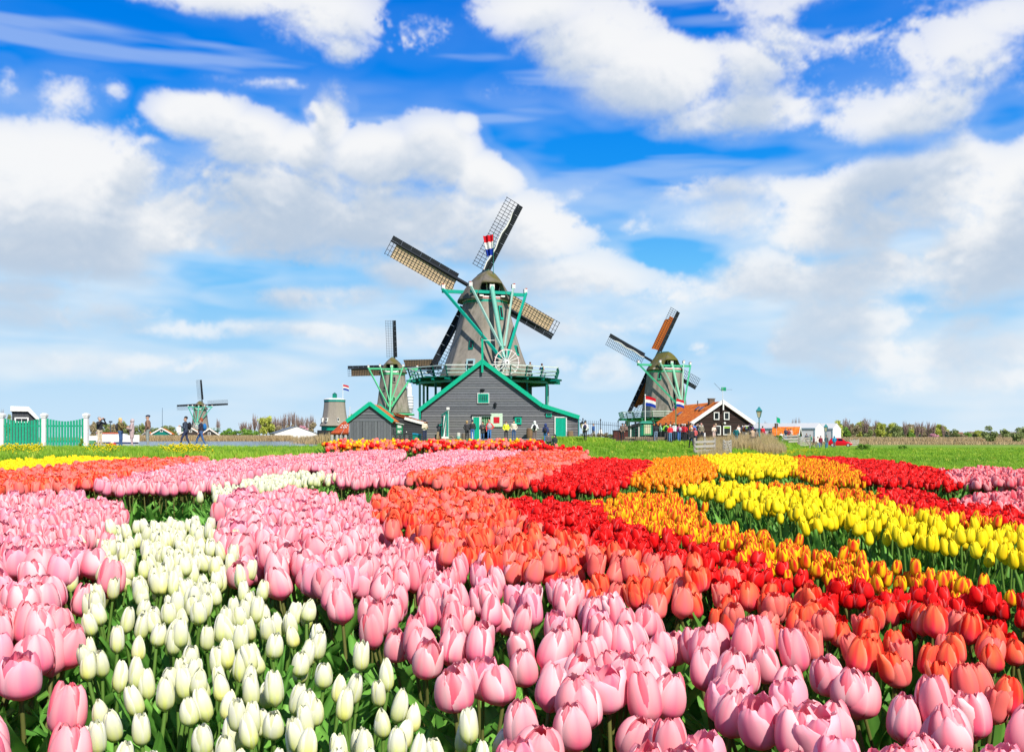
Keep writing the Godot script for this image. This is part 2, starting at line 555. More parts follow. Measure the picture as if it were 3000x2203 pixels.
func build_ground() -> void:
	var n := FastNoiseLite.new()
	n.seed = 31
	n.frequency = 0.05
	n.fractal_octaves = 4
	var angles := []
	for i in 60: angles.append(-PI + (PI - 0.75) * i / 60.0)
	for i in 300: angles.append(-0.75 + 1.5 * i / 300.0)
	for i in 61: angles.append(0.75 + (PI - 0.75) * i / 60.0)
	var rows := []
	var tints := []
	var r := 0.15
	while r < 7500.0:
		var row := []
		var tint := []
		for a in angles:
			var x: float = sin(a) * r
			var z: float = -cos(a) * r
			row.append(Vector3(x, ground_height(x, z), z))
			var d := maxf(-z, 0.1)
			var px := 1125.0 + F * clampf(x / d, -2.5, 2.5)
			var grass := Color(0.15, 0.33, 0.015).lerp(Color(0.27, 0.42, 0.03), clampf(0.5 + n.get_noise_2d(x, z), 0, 1))
			var far := Color(0.36, 0.32, 0.14).lerp(Color(0.22, 0.27, 0.07), clampf(0.5 + 1.4 * n.get_noise_2d(x * 0.15, z * 0.5), 0, 1))
			grass = grass.lerp(far, smoothstep(170.0, 240.0, d))
			var soil := Color(0.045, 0.032, 0.022)
			tint.append(soil.lerp(grass, smoothstep(10.6, 11.4, d + n.get_noise_2d(x * 8.0, z * 8.0))) if z < 0.0 else grass)
		rows.append(row)
		tints.append(tint)
		r *= 1.045 if r < 320.0 else 1.12
	structure("ground", Shape.new().sheet(rows, tints).into(), M["soil"], "green meadow, dike and bare soil under the flower beds")
	# the river behind the dike
	var s := Shape.new()
	var bank := [ground_point(705, 63), ground_point(660, 90), ground_point(640, 130), ground_point(655, 236)]
	s.quad(Vector3(-420, 0.72, -60), Vector3(-420, 0.72, -238), Vector3(-60, 0.72, -238), Vector3(-34, 0.72, -60))
	s.quad(Vector3(-34, 0.72, -60), Vector3(-60, 0.72, -238), Vector3(-44, 0.72, -238), Vector3(-11.5, 0.72, -61))
	structure("river", s.into(), M["water"], "grey blue river behind the dike path")
	# paved path along the dike, then past the sheds
	var left := []
	var right := []
	for i in 61:
		var px := lerpf(-900.0, 1900.0, i / 60.0)
		var c := table(CREST, px)
		var near := c - lerpf(5.0, 3.2, smoothstep(700.0, 900.0, px))
		var far := c + lerpf(4.2, 1.0, smoothstep(700.0, 900.0, px))
		left.append(ground_point(px, near, 0.03))
		right.append(ground_point(px, (near + far) / 2, 0.03))
		tints.append(0)
		left[-1].y = maxf(left[-1].y, right[-1].y - 0.02)
		bank.append(ground_point(px, far, 0.03))
	structure("dike_path", Shape.new().color(Color(0.33, 0.31, 0.28)).sheet([left, right, bank.slice(4)]).into(), M["stone"], "pale paved path along the top of the dike")
	var trail := [[], []]
	for i in 13:
		var px := lerpf(1180.0, 1560.0, i / 12.0)
		trail[0].append(ground_point(px, 64.5 - i * 0.15, 0.05))
		trail[1].append(ground_point(px, 62.9 - i * 0.2, 0.05))
	structure("meadow_trail", Shape.new().color(Color(0.42, 0.38, 0.30)).sheet([trail[1], trail[0]]).into(), M["stone"], "narrow pale gravel trail across the grass below the dike")


# ---------------------------------------------------------------- tulips
# for each kind: width and height of a head, spacing in the bed, colours of the petal's edge, middle and base, and of the inner petals' middle
const KINDS := {
	"pink": [0.061, 0.080, 0.060, Color(0.97, 0.59, 0.61), Color(0.95, 0.27, 0.34), Color(0.87, 0.09, 0.26), Color(0.91, 0.16, 0.22)],
	"white": [0.032, 0.053, 0.049, Color(0.83, 0.83, 0.71), Color(0.82, 0.82, 0.58), Color(0.64, 0.72, 0.10), Color(0.80, 0.81, 0.48)],
	"coral": [0.049, 0.062, 0.051, Color(0.96, 0.21, 0.085), Color(0.91, 0.045, 0.040), Color(0.86, 0.05, 0.13), Color(0.84, 0.025, 0.012)],
	"red": [0.034, 0.040, 0.037, Color(0.84, 0.022, 0.018), Color(0.76, 0.006, 0.010), Color(0.55, 0.004, 0.008), Color(0.68, 0.005, 0.007)],
	"yellow": [0.033, 0.054, 0.054, Color(0.95, 0.80, 0.035), Color(0.95, 0.72, 0.012), Color(0.88, 0.60, 0.01), Color(0.95, 0.70, 0.015)],
	"flamed": [0.029, 0.042, 0.041, Color(0.97, 0.76, 0.010), Color(0.74, 0.015, 0.02), Color(0.90, 0.30, 0.01), Color(0.82, 0.05, 0.02)],
	"rose": [0.048, 0.056, 0.050, Color(0.92, 0.42, 0.44), Color(0.84, 0.10, 0.14), Color(0.72, 0.04, 0.10), Color(0.80, 0.05, 0.08)],
	"orange": [0.029, 0.040, 0.040, Color(0.96, 0.52, 0.010), Color(0.84, 0.06, 0.012), Color(0.90, 0.24, 0.01), Color(0.86, 0.07, 0.01)],
}
const LOOKS := {
	"pink": "pale edged pink tulip", "white": "slim cream white tulip", "coral": "coral orange tulip", "red": "deep red tulip",
	"yellow": "pointed bright yellow tulip", "flamed": "red flamed yellow tulip", "rose": "rose red tulip", "orange": "small orange tulip",
}

# beds as outlines of where their heads stand, first match counts
const BEDS := [
	["white", 0, [[215, 1800], [222, 1560], [182, 1350], [172, 1290], [222, 1206], [270, 1160], [480, 1152], [492, 1205], [520, 1262], [560, 1300], [640, 1345], [690, 1370], [800, 1440], [850, 1545], [960, 1590], [1040, 1640], [1040, 1800]]],
	["pink", 1, [[-900, 1100], [0, 1098], [130, 1090], [235, 1104], [258, 1130], [240, 1160], [185, 1205], [165, 1300], [140, 1400], [120, 1480], [80, 1560], [60, 1640], [80, 1800], [-900, 1800]]],
	["pink", 2, [[490, 1155], [496, 1126], [530, 1104], [640, 1094], [800, 1092], [835, 1110], [850, 1142], [930, 1194], [1050, 1230], [1200, 1262], [1300, 1310], [1480, 1337], [1560, 1367], [1660, 1397], [1740, 1422], [1850, 1482], [2000, 1534], [2100, 1564], [2260, 1600], [3300, 1840], [1110, 1840], [1090, 1600], [985, 1490], [900, 1420], [745, 1362], [655, 1295], [566, 1260], [500, 1200]]],
	["red", 3, [[1108, 1103], [1200, 1105], [1300, 1110], [1330, 1134], [1400, 1172], [1500, 1196], [1570, 1206], [1640, 1244], [1760, 1268], [1850, 1292], [2000, 1304], [2250, 1324], [3300, 1400], [3300, 1540], [2250, 1396], [2000, 1356], [1800, 1336], [1650, 1314], [1560, 1270], [1400, 1228], [1200, 1184], [1130, 1152]]],
	["coral", 4, [[835, 1104], [900, 1084], [1090, 1096], [1108, 1104], [1130, 1135], [1200, 1165], [1400, 1208], [1560, 1250], [1650, 1294], [1800, 1315], [2000, 1335], [2250, 1375], [3300, 1520], [3300, 1850], [2260, 1610], [2000, 1544], [1850, 1492], [1740, 1432], [1480, 1347], [1200, 1272], [930, 1204], [850, 1150]]],
	["flamed", 5, [[1305, 1111], [1400, 1090], [1480, 1094], [1518, 1116], [1560, 1156], [1640, 1174], [1750, 1199], [1900, 1230], [2000, 1256], [2250, 1300], [3300, 1440], [3300, 1400], [2250, 1324], [2000, 1304], [1850, 1292], [1640, 1244], [1570, 1206], [1500, 1196], [1400, 1172], [1330, 1134]]],
	["yellow", 6, [[1512, 1074], [1600, 1066], [1700, 1079], [1800, 1092], [1900, 1115], [2000, 1134], [2100, 1153], [2250, 1173], [3300, 1330], [3300, 1430], [2250, 1232], [2130, 1218], [2000, 1189], [1850, 1164], [1700, 1129], [1600, 1096], [1517, 1086]]],
	["flamed", 7, [[1650, 1070], [1750, 1072], [1850, 1080], [1920, 1090], [1960, 1112], [2100, 1140], [2250, 1160], [2250, 1173], [2100, 1153], [1900, 1115], [1800, 1098], [1700, 1086]]],
	["rose", 8, [[2110, 1112], [2150, 1097], [2250, 1094], [3300, 1140], [3300, 1180], [2250, 1134], [2180, 1122]]],
	["red", 9, [[1912, 1094], [2000, 1082], [2110, 1112], [2180, 1122], [2250, 1134], [3300, 1180], [3300, 1330], [2250, 1168], [2100, 1144], [1960, 1112]]],
	["white", 10, [[466, 1100], [472, 1086], [560, 1056], [640, 1044], [705, 1045], [720, 1052], [640, 1070], [560, 1084], [520, 1100]]],
	["yellow", 11, [[-900, 1040], [0, 1018], [150, 1008], [260, 1010], [300, 1015], [180, 1026], [0, 1044], [-900, 1110]]],
	["coral", 12, [[-900, 1110], [0, 1044], [180, 1026], [300, 1015], [460, 1010], [420, 1022], [300, 1044], [210, 1062], [140, 1070], [0, 1082], [-900, 1130]]],
	["pink", 13, [[190, 1068], [240, 1056], [300, 1044], [380, 1026], [560, 1010], [720, 1000], [800, 994], [880, 992], [886, 998], [860, 1010], [700, 1026], [640, 1028], [560, 1040], [470, 1064], [240, 1069]]],
	["pink", 14, [[724, 1050], [710, 1044], [760, 1030], [870, 1022], [930, 1004], [1000, 992], [1150, 996], [1130, 1010], [1010, 1032], [930, 1042], [880, 1050], [760, 1057]]],
	["coral", 15, [[900, 1052], [940, 1041], [1010, 1032], [1130, 1010], [1160, 997], [1270, 996], [1290, 1010], [1230, 1036], [1190, 1056], [1090, 1068], [960, 1064]]],
	["red", 16, [[1190, 1050], [1230, 1036], [1290, 1012], [1420, 1016], [1432, 1030], [1380, 1058], [1340, 1078], [1190, 1078]]],
	["orange", 17, [[1380, 1048], [1432, 1030], [1440, 1014], [1540, 1006], [1572, 1028], [1555, 1052], [1470, 1068], [1400, 1070]]],
	["yellow", 18, [[1545, 1006], [1640, 1000], [1730, 1006], [1750, 1022], [1745, 1040], [1660, 1044], [1590, 1038], [1572, 1028]]],
	["flamed", 19, [[1745, 1036], [1752, 1022], [1735, 1010], [1800, 1014], [1860, 1026], [1902, 1052], [1880, 1066], [1790, 1058]]],
	["red", 20, [[1740, 1008], [1850, 1010], [1960, 1020], [2050, 1034], [2100, 1046], [2100, 1068], [2000, 1066], [1902, 1060], [1860, 1026], [1800, 1014]]],
	["rose", 21, [[2080, 1042], [2160, 1034], [2250, 1044], [3300, 1130], [3300, 1140], [2250, 1068], [2150, 1068], [2100, 1060]]],
]
const BED_NAMES := ["the cream white bed", "the side pink bed", "the large pink bed", "the narrow red band", "the broad coral bed", "the flamed band", "the long yellow band", "the thin flamed strip", "the rose red verge", "the red band behind the yellow", "the small white bed", "the yellow bed below the fence", "the coral bed below the fence", "the pink bed below the path", "the pink bed before the sheds", "the coral bed before the mill", "the red bed before the mill", "the orange bed by the meadow", "the yellow bed by the meadow", "the flamed bed by the meadow", "the red bed by the meadow", "the rose red bed by the meadow"]


func petal(w: float, h: float, open_: float, inner: bool, cols: Array, seed_: int, wide_tip := true) -> Shape:
	var q := RandomNumberGenerator.new()
	q.seed = seed_
	var rows := []
	var tints := []
	var nu := 12
	var nv := 10
	var prof := [[0.0, 0.14], [0.07, 0.56], [0.18, 0.90], [0.34, 1.02], [0.55, 0.98 + 0.06 * open_], [0.74, 0.85 + 0.24 * open_], [0.88, 0.67 + 0.44 * open_], [0.96, 0.49 + 0.58 * open_], [1.0, 0.36 + 0.70 * open_]]
	var pinch := q.randf_range(0.86, 1.05)
	var grow := q.randf_range(0.94, 1.05)
	var lean := q.randf_range(-0.1, 0.1)
	var veins := []
	for i in nu + 1: veins.append(q.randf_range(-1.0, 1.0))
	for j in nv + 1:
		var v := float(j) / nv
		var row := []
		var tint := []
		var r := table(prof, v) * w / 2 * (0.88 if inner else 1.0)
		var half := (1.16 if not inner else 1.06) * pow(sin(PI * clampf(v * 0.80 + 0.15, 0, 1)), 0.5) * (1.0 - (0.35 if wide_tip else 0.75) * smoothstep(0.80, 1.0, v)) * (1.0 + 0.5 * smoothstep(0.75, 1.0, v) * (1.0 - open_))
		for i in nu + 1:
			var u := 2.0 * i / nu - 1.0
			var a := u * half + lean * v
			var rr := r * (1.0 - 0.10 * u * u + 0.05 * (1.0 - absf(u)) * v) * pinch
			rr += 0.028 * w * sin(u * 5.0 + seed_) * v * v + 0.012 * w * veins[i] * v
			var y: float = h * grow * (v - 0.03 * u * u * v + 0.014 * veins[i] * smoothstep(0.8, 1.0, v)) * (1.03 if inner else 1.0)
			row.append(Vector3(sin(a) * rr, y, cos(a) * rr))
			var streak: float = veins[i]
			var flame := exp(-pow(u / (0.40 if wide_tip else 0.46), 2)) * (1.0 - 0.5 * v if wide_tip else (1.25 - 0.55 * v * v * v))
			var pale: Color = cols[3]
			var c: Color = pale.lerp(cols[6] if inner else cols[4], clampf(flame + (0.45 if inner else 0.05) + 0.30 * streak, 0, 1))
			c = c.lerp(cols[5], clampf((1.0 - smoothstep(0.05, 0.80 if cols[5].g > 0.5 else 0.72, v)) * (0.85 + 0.3 * streak), 0, 1) * (0.9 if wide_tip else 0.5))
			if wide_tip and not inner: c = c.lerp(pale.lerp(Color.WHITE, 0.25), smoothstep(0.72, 1.0, absf(u)) * 0.7 * smoothstep(0.1, 0.4, v))
			tint.append(c * (1.0 + 0.10 * streak))
		rows.append(row)
		tints.append(tint)
	return Shape.new().sheet(rows, tints)


func blade(length: float, wide: float, rise: float, arch: float, seed_: int, green: Color) -> Shape:
	var q := RandomNumberGenerator.new()
	q.seed = seed_
	var rows := []
	var tints := []
	var n := 9
	var p := Vector3(0.012, 0, 0)
	var ang := rise
	var twist := q.randf_range(-0.5, 0.5)
	for j in n + 1:
		var s := float(j) / n
		var w := wide / 2 * pow(sin(PI * clampf(s * 0.90 + 0.09, 0, 1)), 0.75)
		var dir := Vector3(cos(ang), sin(ang), 0)
		var up := Vector3(-dir.y, dir.x, 0)
		var side := (Vector3(0, 0, 1) * cos(twist * s) + up * sin(twist * s))
		var nrm := dir.cross(side)
		var row := []
		var tint := []
		for i in 5:
			var u := (i - 2) / 2.0
			row.append(p + side * u * w - nrm * absf(u) * w * 0.42 + nrm * 0.006 * sin(s * 9.0 + u * 2.0 + seed_))
			tint.append(green.lerp(green * 1.45 + Color(0.01, 0.02, 0.0), 1.0 - absf(u)) * (1.0 + 0.1 * sin(u * 9.0)))
		rows.append(row)
		tints.append(tint)
		p += dir * length / n
		ang -= arch / n
	return Shape.new().sheet(rows, tints)


func tulip_parts(kind: String, variant: int) -> Dictionary:
	var k: Array = KINDS[kind]
	var seed_ := variant * 17 + kind.hash() % 1000
	var q := RandomNumberGenerator.new()
	q.seed = seed_
	var open_: float = [0.08, 0.25, -0.1, 0.45, 0.15, 0.0, 0.32, 0.85][variant % 8]
	if kind == "white" or kind == "yellow": open_ = [0.1, -0.15, 0.2, 0.0, 0.3, -0.25, 0.15, -0.3][variant % 8]
	if kind == "red" or kind == "rose": open_ += 0.25
	var w: float = k[0] * q.randf_range(0.92, 1.1)
	var h: float = k[1] * q.randf_range(0.92, 1.1)
	var cols := k.duplicate()
	var tone := q.randf_range(-1.0, 1.0)
	for i in [3, 4, 5, 6]:
		var c: Color = cols[i]
		cols[i] = c * (1.0 + 0.05 * tone) if tone < 0 else c.lerp(Color(0.95, c.g * 1.15, c.b * 1.1), 0.5 * tone)
		if kind == "coral" and variant % 3 == 1: cols[i] = (cols[i] as Color).lerp(Color(0.93, 0.30, 0.30), 0.45)
		if kind == "pink" and variant % 4 == 3: cols[i] = (cols[i] as Color).lerp(Color(0.92, 0.28, 0.50), 0.25)
		if kind == "pink" and variant % 4 == 1: cols[i] = (cols[i] as Color).lerp(Color(0.92, 0.16, 0.20), 0.28)
	var bend := Vector3(q.randf_range(-0.03, 0.03), STEM - h * 0.5, q.randf_range(-0.03, 0.03))
	var stem_c := Color(0.14, 0.27, 0.05) if kind in ["white", "yellow", "flamed", "orange"] else Color(0.16, 0.17, 0.05)
	var mid := Vector3(-bend.x * 0.3, bend.y * 0.5, -bend.z * 0.3)
	var out := {"stem": Shape.new().color(stem_c).tube([Vector3(0, -0.03, 0), mid, bend], [0.0042, 0.004, 0.0036], 6, false), "petals": [], "leaves": []}
	var lean := Basis.from_euler(Vector3(q.randf_range(-0.16, 0.16), 0, q.randf_range(-0.16, 0.16)))
	for i in 6:
		var inner := i % 2 == 1
		var s := petal(w, h, open_ + q.randf_range(-0.06, 0.06) + (0.5 if variant % 8 == 6 and i == 2 else 0.0), inner, cols, seed_ + i * 7, kind != "yellow" and kind != "flamed")
		out.petals.append([s, Transform3D(lean * Basis(Vector3.UP, PI / 3 * i + q.randf_range(-0.1, 0.1)), bend)])
	for i in 4:
		var g := Color(0.085, 0.25, 0.042).lerp(Color(0.15, 0.35, 0.060), q.randf())
		var s := blade(q.randf_range(0.28, 0.40), q.randf_range(0.045, 0.070) * (0.72 if kind == "white" else 1.0), q.randf_range(1.3, 1.54), q.randf_range(0.2, 1.3), seed_ + i, g)
		out.leaves.append([s, Transform3D(Basis(Vector3.UP, TAU / 4 * i + q.randf_range(-0.6, 0.6)), Vector3(0, 0, 0))])
	return out


var protos := {}


func joined(list: Array) -> Shape:
	var s := Shape.new()
	for e in list:
		var tr: Transform3D = e[1]
		for i in e[0].v.size():
			s.v.append(tr * e[0].v[i])
			s.n.append(tr.basis * e[0].n[i])
			s.c.append(e[0].c[i])
	return s


func make_tulip(kind: String, variant: int, fine: bool) -> Node3D:
	var o := Node3D.new()
	var t := tulip_parts(kind, variant)
	part("stem", t.stem.into(), M["leaf"], o)
	if fine:
		for e in t.petals:
			part("petal", e[0].into(), M["petal"], o).transform = e[1]
		for e in t.leaves:
			part("leaf", e[0].into(), M["leaf"], o).transform = e[1]
	else:
		part("flower_head", joined(t.petals).into(), M["petal"], o)
		part("foliage", joined(t.leaves).into(), M["leaf"], o)
	return o


func inside(p: Vector2, poly: PackedVector2Array) -> bool:
	return Geometry2D.is_point_in_polygon(p, poly)


func girth(kind: String, bed: int, p: Vector2, d: float) -> float:   # the nearer and the fence side pink plants are a bigger strain
	if kind != "pink": return 1.0
	if bed == 1: return lerpf(0.88, 1.15, smoothstep(1160.0, 1310.0, p.y))
	if bed == 2: return clampf((50.0 + 0.19 * (p.y - 1160.0) - 30.0 * smoothstep(560.0, 950.0, p.x)) / (0.067 * F / d), 0.74, 1.10)
	return 0.84


func ordinal(n: int) -> String:
	var ones := ["", "first", "second", "third", "fourth", "fifth", "sixth", "seventh", "eighth", "ninth", "tenth", "eleventh", "twelfth", "thirteenth", "fourteenth", "fifteenth", "sixteenth", "seventeenth", "eighteenth", "nineteenth"]
	var tens := ["", "", "twenty", "thirty", "forty", "fifty", "sixty", "seventy", "eighty", "ninety"]
	var tenth := ["", "", "twentieth", "thirtieth", "fortieth", "fiftieth", "sixtieth", "seventieth", "eightieth", "ninetieth"]
	if n >= 100: return "hundred-and-" + ordinal(n - 100) if n > 100 else "hundredth"
	if n < 20: return ones[n]
	return tenth[n / 10] if n % 10 == 0 else tens[n / 10] + "-" + ones[n % 10]


func build_tulips() -> void:
	rng.seed = 404
	var beds := []
	for b in BEDS:
		var poly := PackedVector2Array()
		var box := Rect2(b[2][0][0], b[2][0][1], 0, 0)
		for p in b[2]:
			poly.append(Vector2(p[0], p[1]))
			box = box.expand(Vector2(p[0], p[1]))
		beds.append([b[0], b[1], poly, box])
	var plants := {}
	var bare := []
	for spacing in [0.037, 0.040, 0.041, 0.049, 0.050, 0.051, 0.054, 0.060]:
		var j := 0
		var d := 0.95
		while d < 12.5:
			var x := -0.72 * d - 0.3
			while x < 0.72 * d + 0.3:
				var xx: float = x + (spacing / 2 if j % 2 else 0.0) + rng.randf_range(-0.3, 0.3) * spacing
				var dd: float = d + rng.randf_range(-0.3, 0.3) * spacing
				var p := Vector2(1125.0 + F * xx / dd, HORIZON - F * table(HEADS, dd) / dd)
				if dd < 1.5: p.y = minf(p.y, 1795.0)
				var found := false
				for b in beds:
					if b[3].has_point(p) and inside(p, b[2]):
						found = true
						if is_equal_approx(KINDS[b[0]][2], spacing) and (b[0] == "white" and rng.randf() < lerpf(0.62, 0.95, smoothstep(1.6, 3.0, dd)) or b[0] != "white" and rng.randf() < lerpf(0.46, 1.0, smoothstep(1.65, 2.9, dd))):
							if not plants.has(b[0]): plants[b[0]] = []
							plants[b[0]].append([dd, xx, b[1], p])
						break
				if not found and spacing == 0.060 and (dd < 2.6 or p.y > 1012.0 and rng.randf() < 0.25):
					bare.append([dd, xx])
				x += spacing
			d += spacing * 0.866
			j += 1
	for kind in KINDS:
		if not plants.has(kind): continue
		var list: Array = plants[kind]
		list.sort_custom(func(a, b): return a[0] < b[0])
		var made := 0
		var ranks := []
		var rest := []
		var fine: bool = kind in ["pink", "white", "coral"]
		for e in list:
			var p: Vector2 = e[3]
			var seen: bool = p.x > -20 and p.x < 2270 and p.y < 1690
			if not seen or made >= 300:
				rest.append(e)
				continue
			made += 1
			var variant: int = rng.randi() % 8
			if variant == 7 and rng.randf() < 0.6: variant = 0
			var key: String = kind + str(variant)
			if not protos.has(key): protos[key] = make_tulip(kind, variant, fine)
			var o: Node3D = protos[key].duplicate()
			o.name = numbered("%s_tulip" % kind)
			add_child(o)
			o.position = Vector3(e[1], head_height(e[0]) - STEM, -e[0])
			var s := rng.randf_range(0.92, 1.08) * girth(kind, e[2], p, e[0])
			var tip := 0.28 if rng.randf() < 0.14 else 0.11
			o.transform.basis = Basis.from_euler(Vector3(rng.randf_range(-tip, tip), rng.randf() * TAU, rng.randf_range(-tip, tip))) * Basis.from_scale(Vector3(s, rng.randf_range(0.96, 1.05) * lerpf(1.0, s, 0.25), s))
			var state: String = ["just open", "half open", "tightly closed", "opening wide", "softly rounded", "evenly closed", "dropping one petal", "fully open"][variant]
			if kind in ["white", "yellow"]: state = ["softly closed", "in tight bud", "half open", "evenly closed", "opening", "in slender bud", "softly rounded", "in narrow bud"][variant]
			var place: String = "in " + BED_NAMES[e[2]]
			if true:
				var band := int((1690.0 - p.y) / 36.0) if p.y > 1250.0 else 100 + int((1250.0 - p.y) / 12.0)
				ranks.append([o, kind, state, band, p.x])
			tag(o, "%s, %s, %s" % [LOOKS[kind], state, place], "%s tulip" % kind, "%s tulips, %s, in %s" % [kind, state, BED_NAMES[e[2]]])
		ranks.sort_custom(func(a, b): return a[3] * 10000 + a[4] < b[3] * 10000 + b[4])
		var run := 0
		var rowno := 1
		for i in ranks.size():
			run = run + 1 if i > 0 and ranks[i - 1][3] == ranks[i][3] else 1
			if i > 0 and run == 1: rowno += 1
			var row: String = "lowest row" if rowno == 1 else "%s row up" % ordinal(rowno)
			ranks[i][0].set_meta("label", "%s, %s, %s from left in the %s" % [LOOKS[kind], ranks[i][2], ordinal(run), row])
		var mass := Node3D.new()
		mass.name = numbered("%s_tulip_bed" % kind)
		add_child(mass)
		tag(mass, "dense mass of %s tulips farther off in the beds" % kind, "", "", "stuff")
		var by := [[], [], [], []]
		for e in rest: by[rng.randi() % 4].append(e)
		for v in 4:
			var t := tulip_parts(kind, [0, 1, 4, 3][v])
			var m: ArrayMesh = joined(t.petals).into(null, M["petal"])
			var green := joined(t.leaves)
			green.v.append_array(t.stem.v); green.n.append_array(t.stem.n); green.c.append_array(t.stem.c)
			green.into(m, M["leaf"])
			var mm := MultiMesh.new()
			mm.transform_format = MultiMesh.TRANSFORM_3D
			mm.mesh = m
			mm.instance_count = by[v].size()
			for i in by[v].size():
				var e: Array = by[v][i]
				var s := rng.randf_range(0.9, 1.1) * girth(kind, e[2], e[3], e[0])
				mm.set_instance_transform(i, Transform3D(Basis.from_euler(Vector3(rng.randf_range(-0.1, 0.1), rng.randf() * TAU, rng.randf_range(-0.1, 0.1))) * Basis.from_scale(Vector3(s, lerpf(1.0, s, 0.25), s)), Vector3(e[1], head_height(e[0]) - STEM + rng.randf_range(-0.012, 0.012), -e[0])))
			var o := MultiMeshInstance3D.new()
			o.name = "flowers"
			o.multimesh = mm
			mass.add_child(o, true)
		print(kind, " ", made, " + ", rest.size())
	# plants without a flower where the beds leave gaps
	var t := tulip_parts("pink", 2)
	var mm := MultiMesh.new()
	mm.transform_format = MultiMesh.TRANSFORM_3D
	mm.mesh = joined(t.leaves).into(null, M["leaf"])
	mm.instance_count = bare.size()
	for i in bare.size():
		var s := rng.randf_range(0.6, 1.0)
		mm.set_instance_transform(i, Transform3D(Basis(Vector3.UP, rng.randf() * TAU).scaled(Vector3(s, s * (0.8 if bare[i][0] < 3.2 else 0.5), s)), Vector3(bare[i][1], head_height(bare[i][0]) - STEM, -bare[i][0])))
	var o := MultiMeshInstance3D.new()
	o.name = "tulip_leaves"
	o.multimesh = mm
	add_child(o)
	tag(o, "broad green tulip leaves in the gaps between the beds", "", "", "stuff")
	for p in protos.values(): p.free()


# ---------------------------------------------------------------- windmills, each built round the middle of its gallery; +z is the tail, -z the sails
const WHITE := Color(0.78, 0.78, 0.76)
const BLACK := Color(0.018, 0.022, 0.030)
const TEAL := Color(0.0, 0.36, 0.26)
const MINT := Color(0.10, 0.55, 0.26)
const THATCH := Color(0.36, 0.32, 0.275)


func octo(r: float, a: float) -> float:   # radius of a softened octagon
	var k := fposmod(a + PI / 8, PI / 4) - PI / 8
	return r * lerpf(1.0, cos(PI / 8) / cos(k), 0.97)


func ring_sheet(profile: Array, sides := 48, noise_amp := 0.0) -> Array:
	var rows := []
	for p in profile:
		var row := []
		for i in sides:
			var a := TAU * i / sides
			var r := octo(p.x, a)
			row.append(Vector3(sin(a) * r, p.y, cos(a) * r))
		rows.append(row)
	return rows


func sail(parent: Node3D, q: Dictionary, angle: float, dressed: String, detail: bool) -> void:
	var rad := deg_to_rad(angle)
	var along := Vector3(sin(rad), cos(rad), 0)
	var ccw := Vector3(-cos(rad), sin(rad), 0)
	var b := Basis(ccw, along, ccw.cross(along))   # local z to the front, local x to the lattice side, y outwards
	var len_: float = q.sail
	var s := Shape.new().color(BLACK)
	s.tube([Vector3(0, 0.0, 0), Vector3(0, len_ * 0.5, 0), Vector3(0, len_, 0)], [0.24, 0.19, 0.11], 6)
	var o := part("sail", s.into(), M["painted wood"], parent, q.hub)
	o.transform.basis = Basis(Vector3.RIGHT, deg_to_rad(7.0)) * b
	var w: float = q.get("lattice", 1.5)
	var from := len_ * 0.22
	var n := 23
	if detail:
		var bar := Shape.new().color(BLACK * 1.4).box(Vector3(0.0, -0.025, -0.025), Vector3(w + 0.08, 0.025, 0.025)).into()
		for i in n: part("sail_bar", bar, M["painted wood"], o, Vector3(0, lerpf(from, len_ - 0.04, i / (n - 1.0)), -0.05))
		var long := Shape.new().color(BLACK * 1.4).box(Vector3(-0.02, from, -0.02), Vector3(0.02, len_, 0.02)).into()
		for i in 3: part("hemlath", long, M["painted wood"], o, Vector3(w * (i + 1) / 3.0, 0, -0.10))
	else:
		var g := Shape.new().color(BLACK * 1.4)
		for i in n: g.mid(Vector3(w / 2, lerpf(from, len_, i / (n - 1.0)), -0.05), Vector3(w, 0.05, 0.05))
		for i in 3: g.mid(Vector3(w * (i + 1) / 3.0, (from + len_) / 2, -0.1), Vector3(0.04, len_ - from, 0.04))
		part("sail_lattice", g.into(), M["painted wood"], o)
	var boards := 7
	var board_l := (len_ - from) / boards
	for i in boards:
		var wb := Shape.new().color(BLACK * q.get("board_tone", 1.0)).mid(Vector3(-0.36, 0, 0), Vector3(0.46, board_l - 0.02, 0.03))
		for k in 5: wb.mid(Vector3(-0.36, lerpf(-board_l / 2, board_l / 2, (k + 0.5) / 5.0), -0.03), Vector3(0.5, 0.045, 0.03))
		part("wind_board", wb.into(), M["painted wood"], o, Vector3(0, from + (i + 0.5) * board_l, 0.02 + 0.05 * (1.0 - i / 7.0)))
	if dressed == "cloth" or dressed == "part":
		var rows := []
		var tints := []
		var top := len_ * (0.93 if dressed == "cloth" else 0.86)
		for j in 13:
			var v := j / 12.0
			var row := []
			for i in 6:
				var u := i / 5.0
				var ww := w * (0.99 if v < 0.9 or dressed == "cloth" else 0.55)
				row.append(Vector3(0.05 + u * ww, lerpf(from, top, v) - (0.35 * u * u if v < 0.05 else 0.0), 0.05 + 0.10 * sin(PI * u) * (0.6 + 0.4 * sin(v * 9.0))))
			rows.append(row)
		part("sail_cloth", Shape.new().color(q.get("cloth", Color(0.66, 0.50, 0.32))).sheet(rows).into(), M["sail"], o)
	elif dressed == "rolled":
		var pts := []
		for i in 9: pts.append(Vector3(0.16 + 0.10 * sin(i * 1.7), lerpf(from, len_ * 0.9, i / 8.0), -0.16))
		part("rolled_cloth", Shape.new().color(WHITE).tube(pts, [0.07, 0.09, 0.10, 0.08, 0.10, 0.09, 0.10, 0.08, 0.05], 6).into(), M["cloth"], o)


